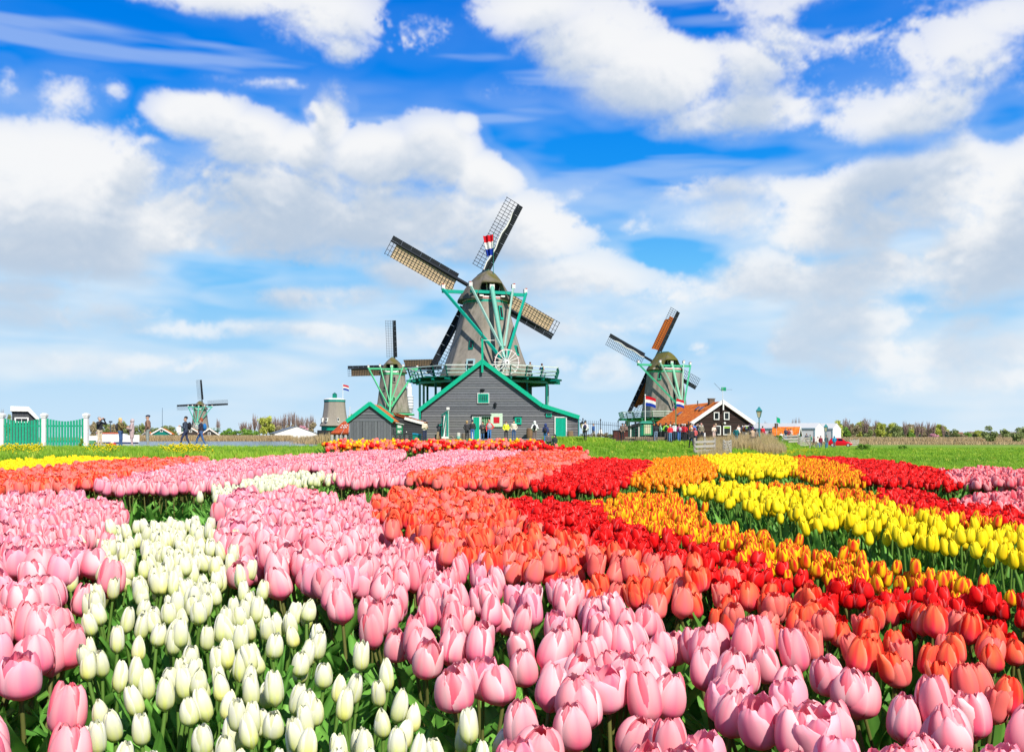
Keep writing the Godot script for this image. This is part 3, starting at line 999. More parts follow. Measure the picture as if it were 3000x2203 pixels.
func windmill(called: String, label: String, px: float, py: float, d: float, q: Dictionary) -> Node3D:
	var base := at(px, py, d)
	var o := thing(called, label, "windmill", base, deg_to_rad(q.yaw))
	o.scale = Vector3.ONE * q.get("size", 1.0)
	var trim: Color = q.trim
	var detail: bool = q.get("detail", true)
	var foot: float = q.foot
	var low: float = q.get("low", 4.85)
	var top: float = q.get("top", 2.25)
	# body
	var prof := []
	for i in 34:
		var v := i / 33.0
		prof.append(Vector2(lerpf(low, top, 1.0 - pow(1.0 - v, 1.0 + 0.45 * (1.0 - v))) , 0.25 + v * 7.9))
	var weather := FastNoiseLite.new()
	weather.seed = called.hash() % 100 + int(px)
	weather.frequency = 1.0
	weather.fractal_octaves = 4
	var skin := ring_sheet(prof, 96)
	var stains := []
	for row in skin:
		var line := []
		for p in row:
			var a := atan2(p.x, p.z)
			var k := weather.get_noise_3d(cos(a) * 9.0, sin(a) * 9.0, p.y * 0.30) + 0.6 * weather.get_noise_3d(cos(a) * 3.0, sin(a) * 3.0, p.y * 0.6 + 7.0) + 0.5 * weather.get_noise_3d(p.x * 4.0, p.y * 4.0, p.z * 4.0)
			var c: Color = q.get("thatch", THATCH)
			c = c.lerp(Color(0.17, 0.155, 0.13), clampf(0.25 + 0.9 * k, 0, 0.85))
			c = c.lerp(Color(0.17, 0.19, 0.10), clampf(1.0 - (p.y - 0.2) / 1.5 + k, 0, 1) * 0.6)
			line.append(c)
		stains.append(line)
	part("body", Shape.new().sheet(skin, stains, true).into(), M["thatch"], o)
	part("body_edge", Shape.new().color(THATCH * 0.8).sheet(ring_sheet([Vector2(low - 0.35, 0.02), Vector2(low + 0.05, 0.08), Vector2(low, 0.26)]), [], true).into(), M["thatch"], o)
	part("lower_wall", Shape.new().color(Color(0.022, 0.024, 0.026)).sheet(ring_sheet([Vector2(low + 0.1, -foot), Vector2(low - 0.25, 0.0)]), [], true).into(), M["rough wood"], o)
	part("curb_band", Shape.new().color(trim).sheet(ring_sheet([Vector2(top - 0.1, 7.7), Vector2(top + 0.1, 7.72), Vector2(top + 0.08, 8.08), Vector2(top - 0.1, 8.1)]), [], true).into(), M["painted wood"], o)
	part("white_band", Shape.new().color(WHITE).sheet(ring_sheet([Vector2(top, 8.09), Vector2(top + 0.16, 8.1), Vector2(top + 0.16, 8.42), Vector2(top, 8.44)]), [], true).into(), M["painted wood"], o)
	if q.get("red_ring", true):
		part("red_band", Shape.new().color(Color(0.5, 0.03, 0.03)).sheet(ring_sheet([Vector2(top + 0.1, 8.2), Vector2(top + 0.185, 8.2), Vector2(top + 0.185, 8.3), Vector2(top + 0.1, 8.3)]), [], true).into(), M["painted wood"], o)
	# cap of thatch: a ridge, and eaves that rise over the tail
	var rows := []
	var tints := []
	var nz := FastNoiseLite.new()
	nz.seed = 77
	nz.frequency = 0.5
	var cap_w: float = q.get("cap_w", 2.85)
	for j in 12:
		var v := minf(j / 9.0, 1.0)
		var row := []
		var tint := []
		for i in 48:
			var th := TAU * i / 48
			var e := Vector3(sin(th) * cap_w, 0.0, cos(th) * (3.0 if cos(th) > 0 else 3.3))
			var rear := smoothstep(cos(0.62), cos(0.40), cos(th))
			var ye := 8.28 + 1.62 * rear
			e.z -= 0.5 * rear
			var ridge := Vector3(0, 0, clampf(e.z * 0.75, -2.6, 1.25))
			var p := ridge.lerp(e, pow(v, 0.92))
			p.y = ye + (11.25 - ye) * (1.0 - pow(v, 1.42))
			if j == 10: p = Vector3(e.x * 1.01, ye - 0.22, e.z * 1.01)
			if j == 11: p = Vector3(e.x * 0.8, ye - 0.10, e.z * 0.8)
			row.append(p)
			var rough := 0.78 + 0.5 * nz.get_noise_3d(p.x * 6.0, p.y * 2.0, p.z * 6.0)
			var moss := clampf(nz.get_noise_3dv(p * 1.3) * 1.6 + (p.y - 9.3) * 0.42 + q.get("moss", 0.0), 0, 1)
			tint.append((q.get("thatch", THATCH) as Color * 0.66 * rough).lerp(Color(0.135, 0.125, 0.012), moss * 0.85))
		rows.append(row)
		tints.append(tint)
	part("cap", Shape.new().sheet(rows, tints, true).into(), M["thatch"], o)
	part("ridge_cover", Shape.new().color(trim * 0.45).tube([Vector3(0, 11.2, -2.5), Vector3(0, 11.27, -0.6), Vector3(0, 11.2, 1.2)], [0.14, 0.16, 0.12], 8).into(), M["painted wood"], o)
	part("tail_opening", Shape.new().color(BLACK).mid(Vector3(0, 9.05, 1.2), Vector3(2.5, 1.7, 0.5)).into(), M["rough wood"], o)
	var post_w := Shape.new().color(WHITE).mid(Vector3.ZERO, Vector3(0.11, 1.15, 0.10)).into()
	for x in [-1.05, -0.33, 0.33, 1.05]: part("opening_post", post_w, M["painted wood"], o, Vector3(x * 1.0, 9.3, 1.62)).rotation.z = x * -0.22
	part("tail_beam", Shape.new().color(BLACK * 1.6).mid(Vector3(0, 8.72, 2.05), Vector3(2.7, 0.34, 0.36)).into(), M["painted wood"], o)
	var cheek := Shape.new().color(WHITE).mid(Vector3(0, 0, 0), Vector3(0.42, 0.16, 0.5)).into()
	for x in [-1.15, 0.0, 1.15]: part("beam_end", cheek, M["painted wood"], o, Vector3(x, 8.42, 2.2))
	# tail: two cross beams, braces down to the tail pole
	var lx: float = q.get("long", 4.6)
	var sx: float = q.get("short", 2.3)
	var y1 := 9.05
	var fz: float = q.get("foot_z", 6.3)
	var fy: float = q.get("foot_y", 1.45)
	var dark := trim * 0.8
	part("long_crossbeam", Shape.new().color(trim).beam(Vector3(-lx, y1, -0.2), Vector3(lx, y1, -0.2), 0.26, 0.34).into(), M["painted wood"], o)
	part("short_crossbeam", Shape.new().color(trim).beam(Vector3(-sx, y1 - 0.25, 2.25), Vector3(sx, y1 - 0.25, 2.25), 0.24, 0.30).into(), M["painted wood"], o)
	for s in [-1, 1]:
		part("long_brace", Shape.new().color(trim).beam(Vector3(s * lx, y1 + 0.25, -0.1), Vector3(s * 0.25, fy + 0.3, fz - 0.1), 0.22, 0.26).into(), M["painted wood"], o)
		part("short_brace", Shape.new().color(trim.lerp(WHITE, q.get("pale", 0.3))).beam(Vector3(s * sx, y1 + 0.35, 2.35), Vector3(s * 0.2, fy + 1.5, fz - 0.5), 0.17, 0.2).into(), M["painted wood"], o)
		for k in 2:
			var p: Vector3 = [Vector3(s * (lx - 0.1), y1 + 0.42, -0.12), Vector3(s * sx, y1 + 0.45, 2.33)][k]
			part("white_beam_end", Shape.new().color(WHITE).mid(p, Vector3(0.34, 0.42, 0.34)).into(), M["painted wood"], o)
			part("red_beam_tip", Shape.new().color(Color(0.5, 0.03, 0.03)).mid(p + Vector3(s * 0.06, 0.24, 0), Vector3(0.20, 0.08, 0.37)).into(), M["painted wood"], o)
	part("tail_pole", Shape.new().color(trim.lerp(WHITE, q.get("pale", 0.3) * 0.5)).tube([Vector3(0, 9.35, 2.2), Vector3(0, (9.35 + fy) / 2, (2.2 + fz) / 2), Vector3(0, fy - 0.7, fz + 0.45)], [0.27, 0.23, 0.17], 8).into(), M["painted wood"], o)
	part("tail_pole_head", Shape.new().color(WHITE).mid(Vector3(0, 9.35, 2.25), Vector3(0.5, 0.5, 0.34)).into(), M["painted wood"], o)
	if q.get("wheel", 0.0) > 0.0:
		var wr: float = q.wheel
		var rim := Shape.new().color(WHITE)
		var pts := []
		var rr := []
		for i in 33:
			pts.append(Vector3(cos(TAU * i / 32) * wr, sin(TAU * i / 32) * wr, 0))
			rr.append(0.045)
		rim.tube(pts, rr, 6, false)
		var wheel := part("winding_wheel", rim.into(), M["painted wood"], o, Vector3(0, fy - 0.15, fz + 0.75))
		pts = []
		for i in 33: pts.append(Vector3(cos(TAU * i / 32) * (wr + 0.05), sin(TAU * i / 32) * (wr + 0.05), 0.0))
		part("red_rim_edge", Shape.new().color(Color(0.55, 0.06, 0.05)).tube(pts, rr.map(func(_a): return 0.02), 5, false).into(), M["painted wood"], wheel)
		part("wheel_hub", Shape.new().color(WHITE).tube([Vector3(0, 0, -0.25), Vector3(0, 0, 0.12)], [0.26, 0.24], 12).into(), M["painted wood"], wheel)
		part("hub_pin", Shape.new().color(BLACK * 2.0).tube([Vector3(0, 0, 0.1), Vector3(0, 0, 0.2)], [0.09, 0.07], 10).into(), M["metal"], wheel)
		var spoke := Shape.new().color(WHITE).box(Vector3(-0.03, 0.2, -0.03), Vector3(0.03, wr + 0.13, 0.03)).into()
		for i in 16: part("spoke", spoke, M["painted wood"], wheel).rotation.z = TAU * i / 16
	# sails
	q.hub = Vector3(0, q.get("hub_y", 9.85), -3.7)
	part("sail_axle", Shape.new().color(BLACK).tube([q.hub + Vector3(0, 0, 2.2), q.hub - Vector3(0, 0, 0.5)], [0.34, 0.36], 10).into(), M["painted wood"], o)
	for i in 4: sail(o, q, q.phase + 90.0 * i, q.dress[i], detail)
	# gallery
	var gr: float = q.get("gallery", 8.0)
	if gr > 0.0:
		part("gallery_deck", Shape.new().color(trim * 0.42).sheet(ring_sheet([Vector2(low - 0.2, -0.02), Vector2(gr, -0.02), Vector2(gr, -0.18), Vector2(low - 0.2, -0.2)]), [], true).into(), M["rough wood"], o)
		var corner := func(k: float, r: float, y: float) -> Vector3: return Vector3(sin(k * PI / 4) * r, y, cos(k * PI / 4) * r)
		for k in 8:
			for half in 3:
				var a: Vector3 = corner.call(k, gr - 0.15, 0.0).lerp(corner.call(k + 1, gr - 0.15, 0.0), half / 3.0)
				var out := Vector3(a.x, 0, a.z).normalized()
				part("rail_post", Shape.new().color(trim * 0.34).beam(a + out * 0.1, a + out * 0.42 + Vector3.UP * 1.0, 0.09, 0.14).into(), M["painted wood"], o)
				part("deck_joist", Shape.new().color(trim * 0.55).beam(out * (low + 0.1) + Vector3.DOWN * 0.28, a + out * 0.55 + Vector3.DOWN * 0.28, 0.14, 0.18).into(), M["painted wood"], o)
			for rail in [[1.0, 0.42, 0.11, trim.lerp(WHITE, 0.75)], [0.62, 0.30, 0.09, trim.lerp(WHITE, q.get("pale_rail", 0.5))], [0.28, 0.2, 0.09, trim.lerp(WHITE, q.get("pale_rail", 0.5))]]:
				var e: float = gr - 0.15 + rail[1]
				part("rail", Shape.new().color(rail[3]).beam(corner.call(k, e, rail[0]), corner.call(k + 1, e, rail[0]), 0.07, rail[2]).into(), M["painted wood"], o)
			part("edge_beam", Shape.new().color(trim.lerp(WHITE, 0.12)).beam(corner.call(k, gr - 1.0, -0.46), corner.call(k + 1, gr - 1.0, -0.46), 0.18, 0.24).into(), M["painted wood"], o)
			for half in 2:
				var a: Vector3 = corner.call(k, gr - 1.0, -0.58).lerp(corner.call(k + 1, gr - 1.0, -0.58), half * 0.5)
				part("gallery_post", Shape.new().color(trim.lerp(WHITE, 0.35) if (k + half) % 2 == 0 else trim * 0.5).box(Vector3(a.x - 0.1, -foot, a.z - 0.1), Vector3(a.x + 0.1, -0.57, a.z + 0.1)).into(), M["painted wood"], o)
	else:
		part("gallery_band", Shape.new().color(trim).sheet(ring_sheet([Vector2(low + 0.2, 0.0), Vector2(low + 1.0, 0.0), Vector2(low + 1.0, -0.35), Vector2(low + 0.1, -0.35)]), [], true).into(), M["painted wood"], o)
	# windows and hatches let into the thatch
	for h in q.get("hatches", []):
		var a := deg_to_rad(h[0])
		var v: float = (h[1] - 0.25) / 7.9
		var r := octo(lerpf(low, top, 1.0 - pow(1.0 - v, 1.0 + 0.45 * (1.0 - v))), a)
		var out := Vector3(sin(a), 0.2, cos(a)).normalized()
		var x := Vector3.UP.cross(out).normalized()
		var s := Shape.new().color(h[4]).mid(Vector3.ZERO, Vector3(h[2], h[3], 0.22))
		var w := part("hatch", s.into(), M["painted wood"], o)
		w.transform = Transform3D(Basis(x, out.cross(x), out), Vector3(sin(a) * r, h[1], cos(a) * r))
		part("hatch_opening", Shape.new().color(BLACK).mid(Vector3(0, 0.05, 0.1), Vector3(h[2] * 0.62, h[3] * 0.7, 0.06)).into(), M["rough wood"], w)
	return o


func build_mills() -> void:
	windmill("windmill", "big thatched windmill with teal tail beams and white winding wheel behind the barn", 1066, 834, 104, {
		"yaw": 19.0, "trim": TEAL, "foot": 6.25, "sail": 10.4, "hub_y": 9.95, "phase": 26.2, "dress": ["rolled", "cloth", "bare", "cloth"], "wheel": 1.22, "pale": 0.4, "moss": -0.2,
		"hatches": [[20.0, 6.7, 0.42, 1.5, TEAL], [-42.0, 3.3, 0.5, 0.95, TEAL * 0.5], [50.0, 2.9, 0.6, 1.1, TEAL * 1.1], [-38.0, 1.05, 0.9, 1.6, Color(0.35, 0.55, 0.6)]]})
	windmill("windmill", "thatched windmill with mint tail beams and level sails behind the little teal shed", 863, 909, 190, {
		"yaw": 1.0, "trim": MINT, "foot": 4.9, "size": 0.95, "sail": 9.6, "phase": -1.5, "dress": ["bare", "cloth", "bare", "cloth"], "top": 2.5, "low": 3.55, "gallery": 0.0, "pale": 0.1, "red_ring": false, "foot_y": 0.9, "foot_z": 5.6, "long": 5.0, "hub_y": 9.5,
		"cloth": Color(0.26, 0.18, 0.11), "hatches": [[-30.0, 5.0, 0.5, 1.0, THATCH * 0.5], [12.0, 6.7, 0.6, 1.3, THATCH * 0.5], [10.0, 2.7, 0.5, 1.2, MINT]]})
	windmill("windmill", "mossy capped windmill with orange sail cloths behind the red roofed house", 1461, 919, 160, {
		"yaw": 22.0, "trim": Color(0.06, 0.44, 0.24), "foot": 3.6, "size": 0.94, "sail": 9.9, "phase": 24.5, "dress": ["part", "bare", "part", "rolled"], "top": 2.95, "low": 4.15, "cap_w": 3.1, "gallery": 7.9, "cloth": Color(0.75, 0.19, 0.03), "pale": 0.4, "moss": 0.75, "long": 5.2, "pale_rail": 0.8, "foot_y": 1.3, "foot_z": 5.7,
		"hatches": [[-48.0, 7.0, 0.6, 1.2, Color(0.06, 0.44, 0.24)], [-2.0, 5.6, 0.42, 0.9, THATCH * 0.5], [-2.0, 3.6, 0.42, 0.9, THATCH * 0.5], [-2.0, 1.6, 0.6, 1.0, WHITE]]})
	windmill("windmill", "small distant windmill with green beams standing across the river", 439, 946, 400, {
		"yaw": 4.0, "trim": Color(0.04, 0.42, 0.28), "foot": 4.0, "size": 1.05, "sail": 9.7, "phase": -3.5, "dress": ["bare", "bare", "bare", "bare"], "top": 2.3, "low": 3.6, "gallery": 7.4, "detail": false, "wheel": 1.1, "pale": 0.1, "pale_rail": 0.6, "red_ring": false, "foot_z": 5.2, "foot_y": 1.9, "hub_y": 9.9, "long": 4.6})


# ---------------------------------------------------------------- buildings
# a wall of lapped boards that fills an outline (x, y, counter-clockwise, facing +z), openings left out; each board a part
func boards(parent: Node3D, outline: PackedVector2Array, tall: float, tones: Array, z := 0.0, holes: Array = [], called := "plank", worn := 0.0) -> void:
	var lo := INF
	var hi := -INF
	for p in outline:
		lo = minf(lo, p.y)
		hi = maxf(hi, p.y)
	var n := ceili((hi - lo) / tall)
	for i in n:
		var y0 := lo + i * tall
		var y1 := minf(y0 + tall * 0.985, hi)
		var strip := PackedVector2Array([Vector2(-999, y0), Vector2(999, y0), Vector2(999, y1), Vector2(-999, y1)])
		for piece in Geometry2D.intersect_polygons(outline, strip):
			var left := [piece]
			for h in holes:
				var hole := PackedVector2Array([Vector2(h[0], h[1]), Vector2(h[2], h[1]), Vector2(h[2], h[3]), Vector2(h[0], h[3])])
				var next := []
				for p in left: next.append_array(Geometry2D.clip_polygons(p, hole))
				left = next
			for p: PackedVector2Array in left:
				if p.size() < 3: continue
				var tone: Color = tones[rng.randi() % tones.size()]
				if worn > 0.0: tone = tone.lerp(Color(0.25, 0.235, 0.215), worn * smoothstep(3.2, 0.3, y0 - lo) * rng.randf_range(0.5, 1.0))
				var s := Shape.new().color(tone * rng.randf_range(0.80, 1.16))
				# lower edge stands proud of the board beneath
				var index := Geometry2D.triangulate_polygon(p)
				var lift := func(q: Vector2) -> Vector3: return Vector3(q.x, q.y, z + lerpf(0.045, 0.006, clampf((q.y - y0) / tall, 0, 1)))
				for k in range(0, index.size(), 3):
					var a: Vector2 = p[index[k]]
					var b: Vector2 = p[index[k + 1]]
					var d: Vector2 = p[index[k + 2]]
					if (b - a).cross(d - a) > 0.0:
						var e := b; b = d; d = e
					s.tri(lift.call(a), lift.call(b), lift.call(d))
				for k in p.size():
					var a: Vector2 = p[k]
					var b: Vector2 = p[(k + 1) % p.size()]
					s.quad(lift.call(b), lift.call(a), Vector3(a.x, a.y, z - 0.03), Vector3(b.x, b.y, z - 0.03))
				part(called, s.into(), M["plank"], parent)


func window(parent: Node3D, x: float, y: float, w: float, h: float, z: float, frame: Color, cols: int, rows: int, bars: Color, thick := 0.09, called := "window") -> MeshInstance3D:
	var s := Shape.new().color(frame)
	s.mid(Vector3(-w / 2 + thick / 2, 0, 0), Vector3(thick, h, 0.12)).mid(Vector3(w / 2 - thick / 2, 0, 0), Vector3(thick, h, 0.12))
	s.mid(Vector3(0, h / 2 - thick / 2, 0), Vector3(w - 2 * thick, thick, 0.12)).mid(Vector3(0, -h / 2 + thick / 2, 0), Vector3(w - 2 * thick, thick, 0.12))
	var o := part(called, s.into(), M["painted wood"], parent, Vector3(x, y, z + 0.06))
	var iw := w - 2 * thick
	var ih := h - 2 * thick
	var pane := BoxMesh.new()
	pane.size = Vector3(iw / cols - 0.02, ih / rows - 0.02, 0.02)
	for i in cols:
		for j in rows:
			part("pane", pane, M["glass"], o, Vector3(-iw / 2 + iw * (i + 0.5) / cols, -ih / 2 + ih * (j + 0.5) / rows, -0.02))
	var g := Shape.new().color(bars)
	for i in range(1, cols): g.mid(Vector3(-iw / 2 + iw * i / cols, 0, 0), Vector3(0.035, ih, 0.05))
	for j in range(1, rows): g.mid(Vector3(0, -ih / 2 + ih * j / rows, 0.002), Vector3(iw, 0.035, 0.05))
	if cols * rows > 1: part("glazing_bars", g.into(), M["painted wood"], o)
	part("backing", Shape.new().color(BLACK).mid(Vector3(0, 0, -0.075), Vector3(w - 0.02, h - 0.02, 0.05)).into(), M["rough wood"], o)
	return o


# a plank door in its frame
func plank_door(parent: Node3D, x: float, y0: float, w: float, h: float, z: float, leaf: Color, frame: Color, n := 6) -> MeshInstance3D:
	var f := Shape.new().color(frame)
	f.box(Vector3(-w / 2 - 0.09, 0, 0), Vector3(-w / 2, h + 0.09, 0.13)).box(Vector3(w / 2, 0, 0), Vector3(w / 2 + 0.09, h + 0.09, 0.13)).box(Vector3(-w / 2, h, 0), Vector3(w / 2, h + 0.09, 0.13))
	var o := part("door", f.into(), M["painted wood"], parent, Vector3(x, y0, z))
	for i in n:
		var pw := w / n
		part("door_plank", Shape.new().color(leaf * rng.randf_range(0.94, 1.05)).box(Vector3(-w / 2 + i * pw + 0.008, 0.02, 0.02), Vector3(-w / 2 + (i + 1) * pw - 0.008, h - 0.01, 0.095)).into(), M["painted wood"], o)
	part("door_backing", Shape.new().color(leaf * 0.5).box(Vector3(-w / 2, 0.01, 0.0), Vector3(w / 2, h, 0.05)).into(), M["painted wood"], o)
	return o


# courses of tiles on a slope from the eave edge (a to b) up to the ridge edge (c to d, c above a)
func tiled_roof(parent: Node3D, a: Vector3, b: Vector3, c: Vector3, d: Vector3, courses: int, tones: Array, called := "roof") -> void:
	var nrm := (b - a).cross(c - a).normalized()
	if nrm.y < 0: nrm = -nrm
	var body := Shape.new().color(tones[0] * 0.5)
	for e in [[a, b, d, c]]:
		body.quad(e[0] - nrm * 0.02, e[1] - nrm * 0.02, e[2] - nrm * 0.02, e[3] - nrm * 0.02)
		body.quad(e[3] - nrm * 0.16, e[2] - nrm * 0.16, e[1] - nrm * 0.16, e[0] - nrm * 0.16)
		for k in 4: body.quad(e[k] - nrm * 0.02, e[(k + 1) % 4] - nrm * 0.02, e[(k + 1) % 4] - nrm * 0.16, e[k] - nrm * 0.16)
	var roof := part(called, body.into(), M["rough wood"], parent)
	for i in courses:
		var s := Shape.new()
		var v0 := float(i) / courses
		var v1 := (i + 1.0) / courses + 0.3 / courses
		v1 = minf(v1, 1.0)
		var l0 := a.lerp(c, v0)
		var r0 := b.lerp(d, v0)
		var l1 := a.lerp(c, v1)
		var r1 := b.lerp(d, v1)
		var count := maxi(4, int(l0.distance_to(r0) / 0.34))
		for k in count:
			var u0 := float(k) / count
			var u1 := (k + 1.0) / count
			var um := lerpf(u0, u1, 0.62)
			s.col = tones[rng.randi() % tones.size()] * rng.randf_range(0.82, 1.12)
			var up := nrm * 0.07
			var dn := nrm * 0.015
			var p0 := l0.lerp(r0, u0) + up * 0.7
			var p1 := l0.lerp(r0, um) + up
			var p2 := l0.lerp(r0, u1) + up * 0.45
			var q0 := l1.lerp(r1, u0) + dn
			var q1 := l1.lerp(r1, um) + dn + nrm * 0.03
			var q2 := l1.lerp(r1, u1) + dn
			s.quad(p0, q0, q1, p1)
			s.quad(p1, q1, q2, p2)
			s.quad(p0, p1, p1 - up, p0 - up * 0.7)
			s.quad(p1, p2, p2 - up * 0.45, p1 - up)
		tag(part("tile_course", s.into(), M["tile"], roof), "", "", "", "stuff")


func local(o: Node3D, px: float, py: float, d: float) -> Vector3:   # a bearing at a distance, in a thing's own axes
	return o.transform.affine_inverse() * at(px, py, d)


func build_barn() -> void:
	var d := 92.0
	var o := thing("barn", "large grey clapboard barn with teal bargeboards in front of the biggest windmill", "barn", at(1098, 963.5, d))
	var u := d / F
	var pt := func(px: float, py: float) -> Vector2: return Vector2((px - 1098.0) * u, (963.5 - py) * u)
	var out := PackedVector2Array()
	for p in [[924, 966], [1271, 966], [1271, 921], [1191, 895.5], [1060, 797.5], [926.5, 899.5]]: out.append(pt.call(p[0], p[1]))
	var grey := [Color(0.165, 0.175, 0.200), Color(0.185, 0.192, 0.215), Color(0.150, 0.160, 0.182), Color(0.175, 0.182, 0.200)]
	var door_l: Vector2 = pt.call(1041, 964)
	var door_r: Vector2 = pt.call(1077, 913.5)
	boards(o, out, 5.6 * u, grey, 0.0, [[door_l.x, -1.0, door_r.x, door_r.y]], "plank", 0.55)
	# the wall's bulk, its sides and back
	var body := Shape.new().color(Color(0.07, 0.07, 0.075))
	var inner := PackedVector2Array()
	for p in out: inner.append(Vector2(p.x * 0.998, p.y - 0.03))
	for piece in Geometry2D.clip_polygons(inner, PackedVector2Array([door_l, Vector2(door_r.x, door_l.y - 1), Vector2(door_r.x, door_r.y), Vector2(door_l.x, door_r.y)])):
		body.prism(piece, -0.14, -0.035)
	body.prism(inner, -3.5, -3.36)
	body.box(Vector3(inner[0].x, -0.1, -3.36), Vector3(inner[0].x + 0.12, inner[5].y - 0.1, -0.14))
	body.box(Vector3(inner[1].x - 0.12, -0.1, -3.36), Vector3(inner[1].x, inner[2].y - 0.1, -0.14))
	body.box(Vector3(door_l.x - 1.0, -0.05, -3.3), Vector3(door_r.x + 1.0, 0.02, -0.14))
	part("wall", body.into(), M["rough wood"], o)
	# roof and bargeboards
	var edge := []
	for p in [[919, 903], [1060, 794], [1191, 891], [1273, 917]]: edge.append(pt.call(p[0], p[1]))
	for i in 3:
		var a: Vector2 = edge[i]
		var b: Vector2 = edge[i + 1]
		var lift := Vector2(b.y - a.y, a.x - b.x).normalized() * 0.1
		if lift.y < 0: lift = -lift
		if i == 0: tiled_roof(o, Vector3(a.x, a.y, 0.25), Vector3(a.x, a.y, -3.6), Vector3(b.x, b.y, 0.25), Vector3(b.x, b.y, -3.6), 20, [Color(0.35, 0.10, 0.04), Color(0.30, 0.09, 0.04)])
		else: tiled_roof(o, Vector3(b.x, b.y, 0.25), Vector3(b.x, b.y, -3.6), Vector3(a.x, a.y, 0.25), Vector3(a.x, a.y, -3.6), 20 if i == 1 else 9, [Color(0.35, 0.10, 0.04), Color(0.30, 0.09, 0.04)])
		part("bargeboard", Shape.new().color(Color(0.0, 0.42, 0.25)).beam(Vector3(a.x, a.y + 0.0, 0.30), Vector3(b.x, b.y + 0.0, 0.30), 0.08, 0.36).into(), M["painted wood"], o)
	part("corner_board", Shape.new().color(Color(0.0, 0.40, 0.25)).beam(Vector3(edge[0].x + 0.02, -0.1, 0.18), Vector3(edge[0].x + 0.2, edge[0].y - 0.1, 0.18), 0.30, 0.1, Vector3.RIGHT).into(), M["painted wood"], o)
	part("corner_board", Shape.new().color(Color(0.05, 0.33, 0.33)).box(Vector3(out[1].x - 0.02, -0.1, -0.02), Vector3(out[1].x + 0.08, edge[3].y - 0.15, 0.08)).into(), M["painted wood"], o)
	# finial with a little vane
	var f: Vector2 = pt.call(1060, 794)
	var fin := part("finial", Shape.new().color(Color(0.0, 0.40, 0.25)).box(Vector3(-0.1, -1.05, -0.03), Vector3(0.1, 2.05, 0.09)).into(), M["painted wood"], o, Vector3(f.x, f.y, 0.3))
	part("vane_arm", Shape.new().color(WHITE).mid(Vector3(0.55, 1.92, 0.03), Vector3(1.15, 0.05, 0.05)).into(), M["metal"], fin)
	part("vane_scroll", Shape.new().color(Color(0.03, 0.10, 0.09)).tube([Vector3(-0.12, 1.85, 0), Vector3(-0.16, 2.1, 0), Vector3(0, 2.3, 0), Vector3(0.14, 2.14, 0), Vector3(0, 2.0, 0), Vector3(0.05, 2.6, 0)], [0.05, 0.05, 0.05, 0.05, 0.05, 0.02], 6).into(), M["metal"], fin)
	# openings
	var c: Vector2 = pt.call(1062, 875)
	window(o, c.x, c.y, 26 * u, 22.5 * u, 0.03, WHITE, 4, 4, Color(0.0, 0.36, 0.24), 0.06)
	var casing := window(o, c.x, c.y, 23 * u, 19.5 * u, 0.06, Color(0.0, 0.36, 0.24), 4, 4, Color(0.0, 0.36, 0.24), 0.12, "window_casing")
	c = pt.call(1138.5, 924)
	window(o, c.x, c.y, 15 * u, 16.5 * u, 0.03, Color(0.0, 0.40, 0.26), 2, 2, Color(0.0, 0.40, 0.26), 0.16)
	part("drip_board", Shape.new().color(grey[0]).mid(Vector3(c.x, c.y + 9.4 * u, 0.14), Vector3(19 * u, 0.05, 0.22)).into(), M["rough wood"], o)
	c = pt.call(1206, 912)
	window(o, c.x, c.y, 12.5 * u, 8 * u, 0.03, Color(0.0, 0.40, 0.26), 2, 1, Color(0.0, 0.40, 0.26), 0.09)
	part("drip_board", Shape.new().color(grey[0]).mid(Vector3(c.x, c.y + 5.2 * u, 0.14), Vector3(15.5 * u, 0.05, 0.22)).into(), M["rough wood"], o)
	c = pt.call(1232, 963)
	plank_door(o, c.x, c.y - 0.05, 23 * u, 46.5 * u, 0.03, Color(0.0, 0.43, 0.28), WHITE, 8)
	# the middle doorway: one leaf shut, a lattice, a pale half door folded back on the wall
	c = pt.call(1046.5, 963)
	plank_door(o, c.x, c.y - 0.1, 13.5 * u, 49 * u, 0.0, Color(0.0, 0.40, 0.25), WHITE, 3)
	part("lintel", Shape.new().color(Color(0.10, 0.10, 0.11)).mid(Vector3(pt.call(1058, 0).x, pt.call(0, 911).y, 0.14), Vector3(44 * u, 0.09, 0.26)).into(), M["rough wood"], o)
	part("door_frame", Shape.new().color(WHITE).box(Vector3(pt.call(1056, 0).x, -0.1, 0.02), Vector3(pt.call(1057.8, 0).x, pt.call(0, 914).y, 0.12)).box(Vector3(pt.call(1057.8, 0).x, pt.call(0, 916).y, 0.02), Vector3(pt.call(1077, 0).x, pt.call(0, 913.8).y, 0.12)).into(), M["painted wood"], o)
	var lat := Shape.new().color(Color(0.30, 0.62, 0.36))
	for i in 6: lat.mid(Vector3(-0.42 + i * 0.168, 0, 0), Vector3(0.045, 0.9, 0.05))
	for i in 6: lat.mid(Vector3(0, -0.42 + i * 0.168, 0.003), Vector3(0.9, 0.045, 0.05))
	c = pt.call(1067, 926)
	part("lattice", lat.into(), M["painted wood"], o, Vector3(c.x, c.y, -0.08))
	c = pt.call(1091, 923)
	var half := part("half_door", Shape.new().color(Color(0.55, 0.72, 0.55)).mid(Vector3.ZERO, Vector3(26.5 * u, 29.5 * u, 0.07)).into(), M["painted wood"], o, Vector3(c.x, c.y, 0.13))
	part("red_panel", Shape.new().color(Color(0.55, 0.012, 0.03)).mid(Vector3(0, 0, 0.04), Vector3(13 * u, 13.5 * u, 0.03)).into(), M["painted wood"], half)
